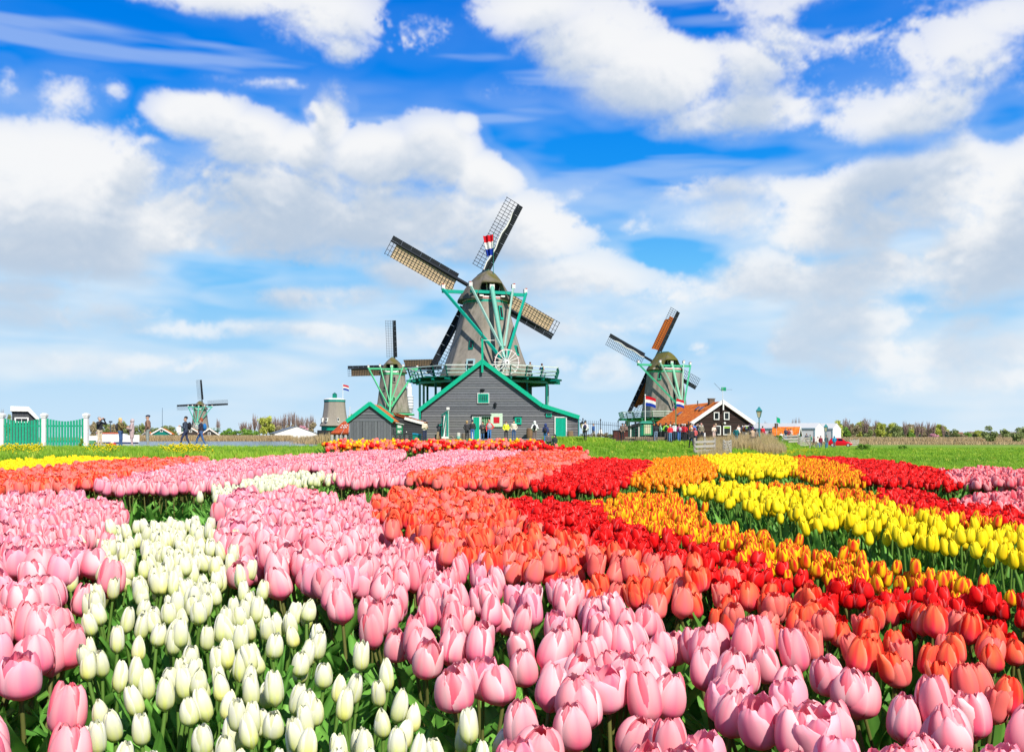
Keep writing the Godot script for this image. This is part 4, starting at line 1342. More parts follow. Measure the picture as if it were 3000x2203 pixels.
	# lamps on the gable
	for p in [[1060, 857], [1088, 889]]:
		c = pt.call(p[0], p[1])
		var w := part("wall_lantern", Shape.new().color(BLACK).beam(Vector3(0, 0.1, 0), Vector3(0, 0.16, 0.42), 0.04, 0.04).lathe([Vector2(0.02, 0.22), Vector2(0.15, 0.10), Vector2(0.15, 0.04), Vector2(0.10, -0.25), Vector2(0.02, -0.28)], 8).into(), M["metal"], o, Vector3(c.x, c.y, 0.1))
		if p[0] == 1060: w.scale = Vector3(1.5, 0.55, 1)
	# lantern that hangs out from the right corner
	c = pt.call(1279, 935)
	var arm := part("lantern_arm", Shape.new().color(Color(0.05, 0.22, 0.24)).tube([Vector3(-0.36, 0.62, 0), Vector3(-0.12, 0.52, 0), Vector3(0, 0.36, 0)], [0.02, 0.02, 0.02], 5).into(), M["metal"], o, Vector3(c.x, c.y, 0.1))
	part("corner_lantern", Shape.new().color(BLACK).lathe([Vector2(0.03, 0.42), Vector2(0.05, 0.34), Vector2(0.24, 0.22), Vector2(0.24, 0.18), Vector2(0.20, 0.18), Vector2(0.14, -0.22), Vector2(0.04, -0.28)], 6, false).into(), M["metal"], arm)
	part("lantern_glass", Shape.new().color(Color(0.45, 0.42, 0.20)).lathe([Vector2(0.205, 0.13), Vector2(0.155, -0.17)], 6, false).into(), M["painted wood"], arm)


func build_shed() -> void:
	var d := 82.0
	var o := thing("shed", "small dark plank shed with teal bargeboards and orange tiles beside the barn", "shed", at(813, 968, d))
	o.rotation.y = deg_to_rad(0.0)
	var u := d / F
	var wall := [Color(0.150, 0.158, 0.180), Color(0.138, 0.146, 0.166), Color(0.162, 0.17, 0.190)]
	var w := 45.5 * u
	var top := 44.0 * u
	boards(o, PackedVector2Array([Vector2(-w, top), Vector2(w, top), Vector2(1.0 * u, 77 * u), Vector2(-1.0 * u, 77 * u)]), 6.4 * u, wall, 0.02)
	var n := 13
	for i in n:
		var x0 := lerpf(-w + 0.1, w - 0.1, float(i) / n)
		var x1 := lerpf(-w + 0.1, w - 0.1, (i + 1.0) / n)
		var gap := 0.012 if i not in [3, 8] else 0.035
		part("door_plank", Shape.new().color(wall[i % 3] * rng.randf_range(0.9, 1.08)).box(Vector3(x0, 0.05, -0.02), Vector3(x1 - gap, top - 0.05, 0.04)).into(), M["rough wood"], o)
	for x in [-w, w - 0.1]: part("corner_post", Shape.new().color(wall[0] * 1.2).box(Vector3(x, 0, -0.04), Vector3(x + 0.1, top, 0.06)).into(), M["rough wood"], o)
	part("crossbeam", Shape.new().color(wall[0] * 1.2).box(Vector3(-w, top - 0.05, -0.05), Vector3(w, top + 0.03, 0.07)).into(), M["rough wood"], o)
	part("plinth", Shape.new().color(Color(0.30, 0.30, 0.29)).box(Vector3(-w - 0.05, -0.2, -6.0), Vector3(w + 0.05, 0.05, 0.10)).into(), M["stone"], o)
	var depth := 5.6
	for s in [-1, 1]:
		for i in 18:
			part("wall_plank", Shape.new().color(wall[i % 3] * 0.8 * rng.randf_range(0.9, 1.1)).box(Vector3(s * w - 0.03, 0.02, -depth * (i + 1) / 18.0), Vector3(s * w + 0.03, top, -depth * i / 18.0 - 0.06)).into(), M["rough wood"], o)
	part("back_wall", Shape.new().color(wall[0]).prism(PackedVector2Array([Vector2(-w, 0), Vector2(w, 0), Vector2(w, top), Vector2(0, 77 * u), Vector2(-w, top)]), -depth, -depth + 0.1).into(), M["rough wood"], o)
	var ex := 51.5 * u
	var ey := 41 * u
	var ry := 81 * u
	for s in [-1, 1]:
		tiled_roof(o, Vector3(s * ex, ey, 0.2), Vector3(s * ex, ey, -depth - 0.2), Vector3(0, ry, 0.2), Vector3(0, ry, -depth - 0.2), 10, [Color(0.62, 0.17, 0.04), Color(0.55, 0.14, 0.035), Color(0.66, 0.22, 0.06)])
		part("bargeboard", Shape.new().color(Color(0.0, 0.42, 0.25)).beam(Vector3(s * ex, ey + 0.03, 0.20), Vector3(-s * 0.04, ry + 0.05, 0.20 + s * 0.003), 0.10, 0.31).into(), M["painted wood"], o)
		part("bargeboard", Shape.new().color(Color(0.0, 0.42, 0.25)).beam(Vector3(s * ex, ey + 0.05, -depth - 0.22), Vector3(0, ry + 0.1, -depth - 0.22 + s * 0.003), 0.10, 0.2).into(), M["painted wood"], o)
	# low dark annex between the shed and the barn
	var a := thing("outbuilding", "low dark clapboard outbuilding with white roof edge between shed and barn", "outbuilding", at(895, 965, 86))
	var v := 86 / F
	var o2 := PackedVector2Array([Vector2(-27 * v, -0.1), Vector2(34 * v, -0.1), Vector2(34 * v, 32 * v), Vector2(-27 * v, 49 * v)])
	boards(a, o2, 0.19, [Color(0.055, 0.058, 0.066), Color(0.065, 0.067, 0.075)])
	part("wall", Shape.new().color(Color(0.05, 0.05, 0.055)).prism(o2, -4.0, -0.03).into(), M["rough wood"], a)
	part("roof_edge", Shape.new().color(WHITE).beam(Vector3(-6 * v, 43.5 * v + 0.1, 0.14), Vector3(36 * v, 31.5 * v + 0.12, 0.14), 0.08, 0.24).into(), M["painted wood"], a)
	tiled_roof(a, Vector3(36 * v, 31.5 * v + 0.2, 0.1), Vector3(36 * v, 31.5 * v + 0.2, -4.1), Vector3(-30 * v, 50 * v + 0.3, 0.1), Vector3(-30 * v, 50 * v + 0.3, -4.1), 9, [Color(0.45, 0.12, 0.04), Color(0.40, 0.11, 0.04)])


# a plain gabled house, gable towards +z; w wide, e to the eaves, h to the ridge, deep metres long
func gabled(o: Node3D, w: float, e: float, h: float, deep: float, wall: Color, trim: Color, tiles: Array, plank := 0.0, courses := 14, over := 0.35) -> void:
	var face := PackedVector2Array([Vector2(-w / 2, -0.5), Vector2(w / 2, -0.5), Vector2(w / 2, e), Vector2(0, h), Vector2(-w / 2, e)])
	part("wall", Shape.new().color(wall).prism(face, -deep, -0.04).into(), M["rough wood"], o)
	if plank > 0.0: boards(o, face, plank, [wall, wall * 0.9, wall * 1.1])
	else: part("gable", Shape.new().color(wall).prism(face, -0.039, 0.0).into(), M["painted wood"], o)
	var k := (h - e) / (w / 2)
	for s in [-1, 1]:
		var ex: float = s * (w / 2 + over)
		var ey := e - k * over + 0.12
		tiled_roof(o, Vector3(ex, ey, 0.25), Vector3(ex, ey, -deep - 0.25), Vector3(0, h + 0.12, 0.25), Vector3(0, h + 0.12, -deep - 0.25), courses, tiles)
		part("bargeboard", Shape.new().color(trim).beam(Vector3(ex, ey + 0.03, 0.27), Vector3(-s * 0.03, h + 0.15, 0.27 + s * 0.003), 0.09, 0.34).into(), M["painted wood"], o)


const ORANGE := [Color(0.88, 0.23, 0.03), Color(0.80, 0.19, 0.025), Color(0.90, 0.28, 0.045), Color(0.70, 0.16, 0.025)]


func build_houses() -> void:
	# brown boarded house with the orange roof
	var d := 100.0
	var u := d / F
	var o := thing("house", "dark brown boarded house with orange tiled roof and white bargeboards", "house", at(1587, 968, d), deg_to_rad(8.2))
	gabled(o, 136 * u, 37 * u, 83 * u, 13.0, Color(0.045, 0.028, 0.024), WHITE, ORANGE, 0.185, 24, 0.25)
	for w in [[1573.5, 914, 12.5, 17], [1596.5, 914, 12.5, 17], [1574.5, 945.5, 17.5, 20.5], [1597.5, 945.5, 17.5, 20.5], [1641, 944, 17.5, 18.5], [1535, 943.5, 16, 18]]:
		window(o, (w[0] - 1587.0) * u, (968.0 - w[1]) * u, w[2] * u, w[3] * u, 0.03, WHITE, 1, 1, WHITE, 0.085)
	for x in [1597.5, 1641.0]: part("green_blind", Shape.new().color(Color(0.35, 0.62, 0.05)).mid(Vector3((x - 1587.0) * u, (968.0 - 939.0) * u, 0.085), Vector3(13.5 * u, 3.6 * u, 0.02)).into(), M["painted wood"], o)
	part("wall_lamp", Shape.new().color(WHITE).ball(Vector3.ZERO, Vector3(0.13, 0.13, 0.1)).into(), M["painted wood"], o, Vector3((1592 - 1587.0) * u, (968 - 930.0) * u, 0.16))
	part("wall_box", Shape.new().color(Color(0.06, 0.045, 0.03)).mid(Vector3.ZERO, Vector3(0.18, 0.26, 0.2)).into(), M["metal"], o, Vector3((1586.0 - 1587.0) * u, (968 - 931.0) * u, 0.14))
	part("finial", Shape.new().color(WHITE).box(Vector3(-0.06, -0.75, 0.3), Vector3(0.06, 0.3, 0.42)).into(), M["painted wood"], o, Vector3(0, 83 * u, 0))
	var ch := part("chimney", Shape.new().color(Color(0.16, 0.11, 0.08)).box(Vector3(-0.28, -1.0, -0.28), Vector3(0.28, 0.42, 0.28)).into(), M["stone"], o, Vector3(-0.2, 84 * u, -2.6))
	part("chimney_cap", Shape.new().color(Color(0.22, 0.2, 0.18)).box(Vector3(-0.34, 0.42, -0.34), Vector3(0.34, 0.5, 0.34)).into(), M["stone"], ch)
	part("vent_pipe", Shape.new().color(Color(0.08, 0.08, 0.09)).tube([Vector3(0, -0.6, 0), Vector3(0, 0.45, 0)], [0.06, 0.06], 8).into(), M["metal"], o, Vector3(-0.3, 83 * u, -6.6))
	var k := Vector2(46.0 * u, 70.5 * u).normalized()
	for i in 3:
		var t: float = [0.36, 0.33, 0.55][i]
		var z: float = [-2.9, -4.4, -8.4][i]
		var sk := part("skylight", Shape.new().color(Color(0.45, 0.22, 0.12)).mid(Vector3.ZERO, Vector3(0.62, 0.08, 0.8)).into(), M["painted wood"], o, Vector3(-68.0 * u * t, lerpf(83, 37, t) * u + 0.26, z))
		sk.rotation.z = atan2(46.0, 68.0)
		part("pane", Shape.new().color(Color(0.4, 0.4, 0.4)).mid(Vector3(0, 0.045, 0), Vector3(0.5, 0.02, 0.66)).into(), M["glass"], sk)
	var vane := part("weather_vane", Shape.new().color(WHITE).tube([Vector3(0, 0, 0), Vector3(0, 1.5, 0)], [0.03, 0.02], 6).into(), M["metal"], o, Vector3(0, 84.5 * u, 0.2))
	part("vane_sail", Shape.new().color(Color(0.0, 0.30, 0.15)).mid(Vector3(0.1, 1.3, 0), Vector3(0.5, 0.36, 0.03)).into(), M["painted wood"], vane)
	part("vane_rod", Shape.new().color(BLACK * 3.0).mid(Vector3(0.3, 1.25, 0.02), Vector3(1.4, 0.025, 0.025)).beam(Vector3(-0.9, 1.9, 0.02), Vector3(-0.1, 1.1, 0.02), 0.025, 0.025).into(), M["metal"], vane)
	# green information board on legs
	var b := thing("notice_board", "green roofed notice board with a pale poster behind the iron railing", "notice board", ground_point(1421, 97))
	u = 97 / F
	var hb := 14.0 * u
	part("cabinet", Shape.new().color(Color(0.0, 0.22, 0.13)).box(Vector3(-13 * u, hb, -0.5), Vector3(13 * u, hb + 27 * u, 0.0)).into(), M["painted wood"], b)
	part("board_roof", Shape.new().color(Color(0.05, 0.34, 0.24)).prism(PackedVector2Array([Vector2(-15 * u, hb + 27 * u), Vector2(15 * u, hb + 27 * u), Vector2(10 * u, hb + 32 * u), Vector2(-10 * u, hb + 32 * u)]), -0.6, 0.15).into(), M["painted wood"], b)
	part("poster_frame", Shape.new().color(Color(0.16, 0.50, 0.20)).mid(Vector3(2 * u, hb + 13.5 * u, 0.02), Vector3(18 * u, 24 * u, 0.05)).into(), M["painted wood"], b)
	part("poster", Shape.new().color(Color(0.66, 0.62, 0.42)).mid(Vector3(2 * u, hb + 14 * u, 0.05), Vector3(13 * u, 19 * u, 0.02)).into(), M["cloth"], b)
	for x in [-11, 11]: part("leg", Shape.new().color(Color(0.02, 0.16, 0.09)).box(Vector3(x * u - 0.05, 0, -0.3), Vector3(x * u + 0.05, hb, -0.2)).into(), M["painted wood"], b)
	# green hut under the gallery
	var hut := thing("hut", "dark green hut with slanted roof under the gallery of the mossy mill", "hut", ground_point(1399, 112))
	u = 112 / F
	part("wall", Shape.new().color(Color(0.01, 0.07, 0.05)).prism(PackedVector2Array([Vector2(-13 * u, 0), Vector2(13 * u, 0), Vector2(13 * u, 40 * u), Vector2(-13 * u, 32 * u)]), -3.0, 0).into(), M["painted wood"], hut)
	part("roof", Shape.new().color(Color(0.02, 0.025, 0.025)).beam(Vector3(-15 * u, 32 * u, -1.4), Vector3(16 * u, 41.5 * u, -1.4), 3.5, 0.18).into(), M["rough wood"], hut)
	window(hut, -0.1, 19 * u, 9 * u, 22 * u, 0.0, Color(0.02, 0.14, 0.10), 2, 3, Color(0.02, 0.14, 0.10), 0.06)
	for x in [-13.0, 5.0]: part("white_post", Shape.new().color(WHITE).box(Vector3(x * u - 0.05, 0, 0.02), Vector3(x * u + 0.05, 36 * u, 0.12)).into(), M["painted wood"], hut)
	# capless mill base
	d = 160.0
	u = d / F
	var t := thing("mill_tower", "capless thatched mill tower with green cupola beside the red roofed workshop", "mill tower", at(735, 961, d))
	var prof := []
	for p in [[33.5, 25.5], [30.0, 33.0], [27.5, 43.0], [25.6, 54.0], [24.2, 66.0], [23.3, 78.0]]: prof.append(Vector2(p[0] * u, p[1] * u))
	part("body", Shape.new().color(THATCH * 1.02).sheet(ring_sheet(prof), [], true).into(), M["thatch"], t)
	part("body_edge", Shape.new().color(THATCH * 0.7).sheet(ring_sheet([Vector2(25 * u, 24 * u), Vector2(33 * u, 24 * u), Vector2(33.5 * u, 25.6 * u)]), [], true).into(), M["thatch"], t)
	part("green_band", Shape.new().color(Color(0.02, 0.28, 0.24)).sheet(ring_sheet([Vector2(22 * u, 77.5 * u), Vector2(23.9 * u, 77.6 * u), Vector2(23.9 * u, 82 * u), Vector2(22 * u, 82.2 * u)]), [], true).into(), M["painted wood"], t)
	part("white_roof", Shape.new().color(WHITE).sheet(ring_sheet([Vector2(22 * u, 82 * u), Vector2(24.3 * u, 82.1 * u), Vector2(24.0 * u, 84 * u), Vector2(16 * u, 86 * u), Vector2(0.01, 86.6 * u)]), [], true).into(), M["painted wood"], t)
	part("cupola", Shape.new().color(Color(0.0, 0.22, 0.15)).mid(Vector3(0, 90 * u, 0), Vector3(8.5 * u, 10 * u, 8.5 * u)).into(), M["painted wood"], t)
	part("cupola_roof", Shape.new().color(Color(0.02, 0.16, 0.13)).lathe([Vector2(7 * u, 94.6 * u), Vector2(0.02, 99 * u)], 4, false).into(), M["painted wood"], t).rotation.y = PI / 4
	part("green_wall", Shape.new().color(Color(0.0, 0.32, 0.20)).sheet(ring_sheet([Vector2(29.5 * u, 15 * u), Vector2(29.5 * u, 24.5 * u)]), [], true).into(), M["painted wood"], t)
	part("dark_base", Shape.new().color(Color(0.03, 0.032, 0.036)).mid(Vector3(0, 7 * u, 0), Vector3(66 * u, 17 * u, 56 * u)).into(), M["rough wood"], t)
	for a in [-24.0, 24.0, -58.0]:
		var r := octo(29.0 * u, deg_to_rad(a))
		var w := part("window", Shape.new().color(WHITE).mid(Vector3.ZERO, Vector3(4 * u, 9 * u, 0.5)).into(), M["painted wood"], t, Vector3(sin(deg_to_rad(a)) * r, 38 * u, cos(deg_to_rad(a)) * r))
		w.rotation.y = deg_to_rad(a)
		part("pane", Shape.new().color(BLACK).mid(Vector3(0, u, 0.26), Vector3(2.6 * u, 5.5 * u, 0.05)).into(), M["glass"], w)
	# workshop with red roof
	d = 128.0
	u = d / F
	var r := thing("workshop", "workshop with broad red tiled roof and roof lights beside the small shed", "workshop", at(757, 966, d))
	part("wall", Shape.new().color(Color(0.10, 0.11, 0.12)).box(Vector3(-24 * u, -0.3, -6), Vector3(24 * u, 15.5 * u, 0)).into(), M["rough wood"], r)
	tiled_roof(r, Vector3(-30 * u, 14 * u, 0.5), Vector3(30 * u, 14 * u, 0.5), Vector3(-14 * u, 41 * u, -4), Vector3(30 * u, 41 * u, -4), 14, [Color(0.52, 0.10, 0.03), Color(0.46, 0.085, 0.028)])
	for i in 3:
		for j in 2:
			var p := Vector3((-11 + i * 5.5 + j * 0.5) * u, (24.5 + j * 4.5) * u, lerpf(0.5, -4, (10.5 + j * 4.5) / 27.0) + 0.15)
			part("roof_light", Shape.new().color(WHITE).mid(Vector3.ZERO, Vector3(3.2 * u, 2.2 * u, 0.12)).into(), M["painted wood"], r, p + Vector3(0, 0.12, 0)).rotation.x = -0.9
	for i in 5: window(r, (-20 + i * 9) * u, 9 * u, 7 * u, 10 * u, 0.0, Color(0.2, 0.22, 0.22), 1, 1, WHITE, 0.08)
	# green gabled house across the water, and its neighbours
	for q in [[354, 968, 262, 38, 14.5, 26, 9.0, Color(0.0, 0.20, 0.16), "green gabled house with white shutters across the river"], [418, 966, 275, 44, 12, 25, 10.0, Color(0.06, 0.045, 0.04), "dark brown gabled house with white bargeboards across the river"], [459, 967, 285, 50, 7, 24, 8.0, Color(0.05, 0.045, 0.045), "low dark house with orange roof below the distant windmill"], [321, 968, 270, 20, 11, 19, 8.0, Color(0.16, 0.15, 0.15), "grey weathered house with small white windows across the river"]]:
		u = q[2] / F
		var hs := thing("house", q[8], "house", at(q[0], q[1], q[2]), deg_to_rad(14))
		gabled(hs, q[3] * u, q[4] * u, q[5] * u, q[6], q[7], WHITE if q[0] != 321 else Color(0.3, 0.3, 0.3), ORANGE, 0.0, 8, 0.3)
		window(hs, 0, q[4] * u + 0.9, 6 * u, 6.5 * u, 0.0, WHITE, 1, 2, WHITE, 0.12)
		if q[0] in [354, 321]:
			for s in [-1, 1]:
				window(hs, s * 8.0 * u, 6 * u, 5.5 * u, 7 * u, 0.0, WHITE, 1, 2, WHITE, 0.12)
				if q[0] == 354: part("shutter", Shape.new().color(Color(0.7, 0.45, 0.42)).mid(Vector3(s * 13.2 * u, 6 * u, 0.06), Vector3(4.0 * u, 7 * u, 0.06)).into(), M["painted wood"], hs)
	# low white hall by the reeds
	u = 270 / F
	var hall := thing("hall", "low wide white hall with grey roof behind the reeds", "hall", at(650, 969, 270), deg_to_rad(18))
	part("gable", Shape.new().color(Color(0.8, 0.8, 0.8)).prism(PackedVector2Array([Vector2(-46 * u, -0.5), Vector2(50 * u, -0.5), Vector2(50 * u, 14 * u), Vector2(2 * u, 31 * u), Vector2(-46 * u, 16 * u)]), -0.3, 0).into(), M["painted wood"], hall)
	part("side_wall", Shape.new().color(Color(0.7, 0.7, 0.7)).box(Vector3(-46 * u, -0.5, -22), Vector3(50 * u, 13 * u, -0.3)).into(), M["painted wood"], hall)
	for s in [[-47.0, 15.5], [51.0, 13.5]]:
		part("roof", Shape.new().color(Color(0.14, 0.16, 0.18)).beam(Vector3((s[0] + 2) / 2 * u, (s[1] + 31.5) / 2 * u + 0.1, 0.1), Vector3((s[0] + 2) / 2 * u, (s[1] + 31.5) / 2 * u + 0.1, -22.3), Vector2((s[0] - 2) * u, (31.5 - s[1]) * u).length(), 0.15, Vector3((31.5 - s[1]) * (1 if s[0] > 0 else -1), absf(s[0] - 2), 0).normalized()).into(), M["metal"], hall)
	# long white sheds on the meadow side
	u = 230 / F
	for q in [[1808, 961, 43, 18, 30, 62, "long pale metal shed with a white gable facing the meadow"], [1846, 961, 30, 17, 30, 50, "second white shed gable beside the long metal shed"]]:
		var sh := thing("metal_shed", q[6], "shed", at(q[0] - 6, q[1], 230 if q[0] == 1808 else 236), deg_to_rad(58 if q[0] == 1808 else 52))
		var hw: float = q[2] * u * 0.85
		var e: float = 19.5 * u
		var h: float = 31.0 * u
		part("gable", Shape.new().color(Color(0.80, 0.80, 0.80)).prism(PackedVector2Array([Vector2(-hw, -1), Vector2(hw, -1), Vector2(hw, e), Vector2(0, h), Vector2(-hw, e)]), -0.3, 0).into(), M["painted wood"], sh)
		part("side_wall", Shape.new().color(Color(0.62, 0.64, 0.66)).box(Vector3(-hw, -1, -q[5] * 0.42), Vector3(hw, e - 0.02, -0.3)).into(), M["painted wood"], sh)
		part("gutter", Shape.new().color(Color(0.10, 0.25, 0.36)).box(Vector3(-hw - 0.15, e - 0.25, -q[5] * 0.42), Vector3(-hw, e + 0.1, 0)).into(), M["metal"], sh)
		for s in [-1, 1]:
			for i in 5:
				var z0: float = -q[5] * 0.42 * i / 5.0
				var z1: float = -q[5] * 0.42 * (i + 1) / 5.0 + 0.05
				var a := Shape.new().color(Color(0.55, 0.57, 0.56) * rng.randf_range(0.95, 1.05))
				a.quad(Vector3(s * (hw + 0.2), e - 0.08, z0), Vector3(0, h + 0.1, z0), Vector3(0, h + 0.1, z1), Vector3(s * (hw + 0.2), e - 0.08, z1))
				a.quad(Vector3(s * (hw + 0.2), e - 0.18, z1), Vector3(0, h, z1), Vector3(0, h, z0), Vector3(s * (hw + 0.2), e - 0.18, z0))
				part("roof_sheet", a.into(), M["metal"], sh)
		for i in 6: part("wall_post", Shape.new().color(Color(0.14, 0.30, 0.40)).box(Vector3(-hw - 0.08, -1, -q[5] * 0.07 * i - 0.3), Vector3(-hw - 0.002, e - 0.25, -q[5] * 0.07 * i - 0.1)).into(), M["metal"], sh)
	u = 205 / F
	var c := thing("cottage", "small cottage with orange roof and green gable before the long metal shed", "cottage", at(1757, 966, 205), deg_to_rad(62))
	gabled(c, 26 * u, 11 * u, 27 * u, 5.2, Color(0.02, 0.16, 0.12), WHITE, ORANGE, 0.0, 10, 0.3)
	part("white_side", Shape.new().color(Color(0.4, 0.42, 0.42)).box(Vector3(-13.1 * u - 0.05, -0.4, -5.1), Vector3(-13.1 * u + 0.02, 10.5 * u, -0.1)).into(), M["painted wood"], c)
	part("chimney", Shape.new().color(Color(0.12, 0.07, 0.06)).box(Vector3(-0.3, 24 * u, -5.0), Vector3(0.3, 36 * u, -4.4)).into(), M["stone"], c)
	# shed top beyond the picket fence
	u = 76 / F
	var l := thing("shed", "dark plank shed with thick white sloping roof edge behind the picket fence", "shed", at(53, 975, 76), deg_to_rad(25))
	for i in 16:
		var x0 := lerpf(-25, 25, i / 16.0)
		var x1 := lerpf(-25, 25, (i + 1) / 16.0)
		var y := func(x: float) -> float: return 72.0 if x < 8 else 72.0 - (x - 8) * 1.05
		part("plank", Shape.new().color(Color(0.075, 0.08, 0.09) * rng.randf_range(0.9, 1.1)).prism(PackedVector2Array([Vector2(x0 * u, 0), Vector2((x1 - 0.25) * u, 0), Vector2((x1 - 0.25) * u, y.call(x1) * u), Vector2(x0 * u, y.call(x0) * u)]), -3.0, 0.0).into(), M["rough wood"], l)
	part("roof_edge", Shape.new().color(WHITE).prism(PackedVector2Array([Vector2(-28 * u, 71 * u), Vector2(6.5 * u, 71 * u), Vector2(26.5 * u, 50 * u), Vector2(28.5 * u, 50.5 * u), Vector2(28.5 * u, 57 * u), Vector2(8.5 * u, 81.5 * u), Vector2(-28 * u, 82.5 * u)]), -3.2, 0.2).into(), M["painted wood"], l)
	window(l, -6 * u, 52 * u, 28 * u, 12 * u, 0.0, WHITE, 2, 1, WHITE, 0.1)
	# pale tower far behind
	u = 900 / F
	var w := thing("tower", "tall pale round tower with stacked floors far behind the mills", "tower", at(899, 961, 900))
	part("shaft", Shape.new().color(Color(0.75, 0.76, 0.76)).lathe([Vector2(5.5 * u, -5), Vector2(5.5 * u, 55 * u), Vector2(9 * u, 66 * u), Vector2(9 * u, 90 * u), Vector2(6 * u, 92 * u), Vector2(6 * u, 108 * u), Vector2(4.5 * u, 112 * u), Vector2(4.5 * u, 118 * u), Vector2(0.1, 119 * u)], 14).into(), M["painted wood"], w)
	for i in 6: part("floor_ring", Shape.new().color(Color(0.3, 0.36, 0.42)).lathe([Vector2(9.0 * u, 0), Vector2(9.3 * u, 0), Vector2(9.3 * u, 2.0 * u), Vector2(9.0 * u, 2.0 * u)], 14).into(), M["painted wood"], w, Vector3(0, (56 + i * 6.2) * u, 0))


# ---------------------------------------------------------------- people: one skin meshed from tapered limbs that melt into each other
const CELL := 0.027
var bodies := {}
var cloths := {}


func dye(c: Color, rough := 0.85) -> StandardMaterial3D:
	var k := "%s %.2f" % [c.to_html(), rough]
	if not cloths.has(k):
		var m := StandardMaterial3D.new()
		m.resource_name = "cloth"
		m.albedo_color = c.linear_to_srgb()
		m.roughness = rough
		cloths[k] = m
	return cloths[k]


# joints of a standing figure 1.75 m tall that faces +z; poses move them
func skeleton(pose: String, coat: float) -> Array:
	var hip := 0.92
	var lean := 0.0
	var l_el := Vector3(0.25, 1.13, -0.02)
	var l_wr := Vector3(0.25, 0.88, 0.06)
	var r_el := Vector3(-0.25, 1.13, -0.02)
	var r_wr := Vector3(-0.25, 0.88, 0.06)
	var l_kn := Vector3(0.10, 0.50, 0.02)
	var l_an := Vector3(0.11, 0.09, -0.02)
	var r_kn := Vector3(-0.10, 0.50, 0.02)
	var r_an := Vector3(-0.11, 0.09, -0.02)
	var l_toe := Vector3(0.03, -0.05, 0.16)
	var r_toe := Vector3(-0.03, -0.05, 0.16)
	match pose:
		"camera":
			l_el = Vector3(0.30, 1.34, 0.20); l_wr = Vector3(0.09, 1.60, 0.24)
			r_el = Vector3(-0.30, 1.34, 0.20); r_wr = Vector3(-0.09, 1.60, 0.24)
		"hold":
			l_el = Vector3(0.25, 1.14, 0.03); l_wr = Vector3(0.07, 1.18, 0.28)
			r_el = Vector3(-0.25, 1.14, 0.03); r_wr = Vector3(-0.07, 1.20, 0.28)
		"reach":
			l_el = Vector3(0.24, 1.20, 0.18); l_wr = Vector3(0.10, 1.25, 0.42)
			r_el = Vector3(-0.24, 1.20, 0.18); r_wr = Vector3(-0.08, 1.22, 0.42)
		"pockets":
			l_el = Vector3(0.29, 1.14, -0.06); l_wr = Vector3(0.19, 0.96, 0.08)
			r_el = Vector3(-0.29, 1.14, -0.06); r_wr = Vector3(-0.19, 0.96, 0.08)
		"walk", "stride":
			var k := 1.0 if pose == "walk" else -1.0
			l_kn = Vector3(0.09, 0.51, 0.06 + 0.16 * k); l_an = Vector3(0.09, 0.10 if k > 0 else 0.16, 0.02 + 0.28 * k)
			r_kn = Vector3(-0.09, 0.51, 0.06 - 0.16 * k); r_an = Vector3(-0.09, 0.16 if k > 0 else 0.10, 0.02 - 0.28 * k)
			l_el = Vector3(0.25, 1.14, -0.10 * k); l_wr = Vector3(0.22, 0.94, 0.02 - 0.12 * k)
			r_el = Vector3(-0.25, 1.14, 0.08 * k); r_wr = Vector3(-0.22, 0.94, 0.12 + 0.12 * k)
			hip = 0.90
		"phone_walk":
			l_kn = Vector3(0.09, 0.51, 0.20); l_an = Vector3(0.09, 0.10, 0.26)
			r_kn = Vector3(-0.09, 0.50, -0.06); r_an = Vector3(-0.09, 0.15, -0.24)
			l_el = Vector3(0.24, 1.13, 0.04); l_wr = Vector3(0.07, 1.20, 0.28)
			r_el = Vector3(-0.24, 1.13, 0.04); r_wr = Vector3(-0.06, 1.22, 0.28)
			hip = 0.90
		"akimbo":
			l_el = Vector3(0.40, 1.18, -0.06); l_wr = Vector3(0.20, 1.02, 0.04)
		"sit":
			hip = 0.46
			l_kn = Vector3(0.11, 0.50, 0.42); l_an = Vector3(0.11, 0.09, 0.42)
			r_kn = Vector3(-0.11, 0.50, 0.42); r_an = Vector3(-0.11, 0.09, 0.42)
	var dy := hip - 0.92
	var up := Vector3(0, dy, 0)
	var j := []   # from, to, radius from, radius to, what it wears, depth
	var sl := Vector3(0.185, 1.41, 0) + up
	var sr := Vector3(-0.185, 1.41, 0) + up
	if pose == "sit":
		l_el = Vector3(0.26, 1.14, 0.06); l_wr = Vector3(0.16, 1.02, 0.30); r_el = Vector3(-0.26, 1.14, 0.06); r_wr = Vector3(-0.16, 1.02, 0.30)
	var c := 1.0 + 0.10 * coat
	j.append([Vector3(0, 1.615, 0.015) + up, Vector3(0, 1.665, -0.005) + up, 0.082, 0.092, 0])
	j.append([Vector3(0, 1.565, 0.045) + up, Vector3(0, 1.60, 0.04) + up, 0.045, 0.06, 0])
	j.append([Vector3(0, 1.625, 0.105) + up, Vector3(0, 1.605, 0.118) + up, 0.012, 0.018, 0])
	for s in [-1, 1]: j.append([Vector3(s * 0.086, 1.62, 0.0) + up, Vector3(s * 0.092, 1.65, -0.01) + up, 0.014, 0.02, 0])
	j.append([Vector3(0, 1.43, -0.01) + up, Vector3(0, 1.56, 0.01) + up, 0.062, 0.052, 0])
	j.append([sl * Vector3(0.75, 1, 1), sr * Vector3(0.75, 1, 1), 0.085 * c, 0.085 * c, 1])
	j.append([Vector3(0.05, 1.32, 0.0) + up, Vector3(0.05, 1.02, 0.0) + up, 0.135 * c, 0.125 * c, 1])
	j.append([Vector3(-0.05, 1.32, 0.0) + up, Vector3(-0.05, 1.02, 0.0) + up, 0.135 * c, 0.125 * c, 1])
	j.append([Vector3(0.06, 0.95, 0) + up, Vector3(-0.06, 0.95, 0) + up, 0.128, 0.128, 2])
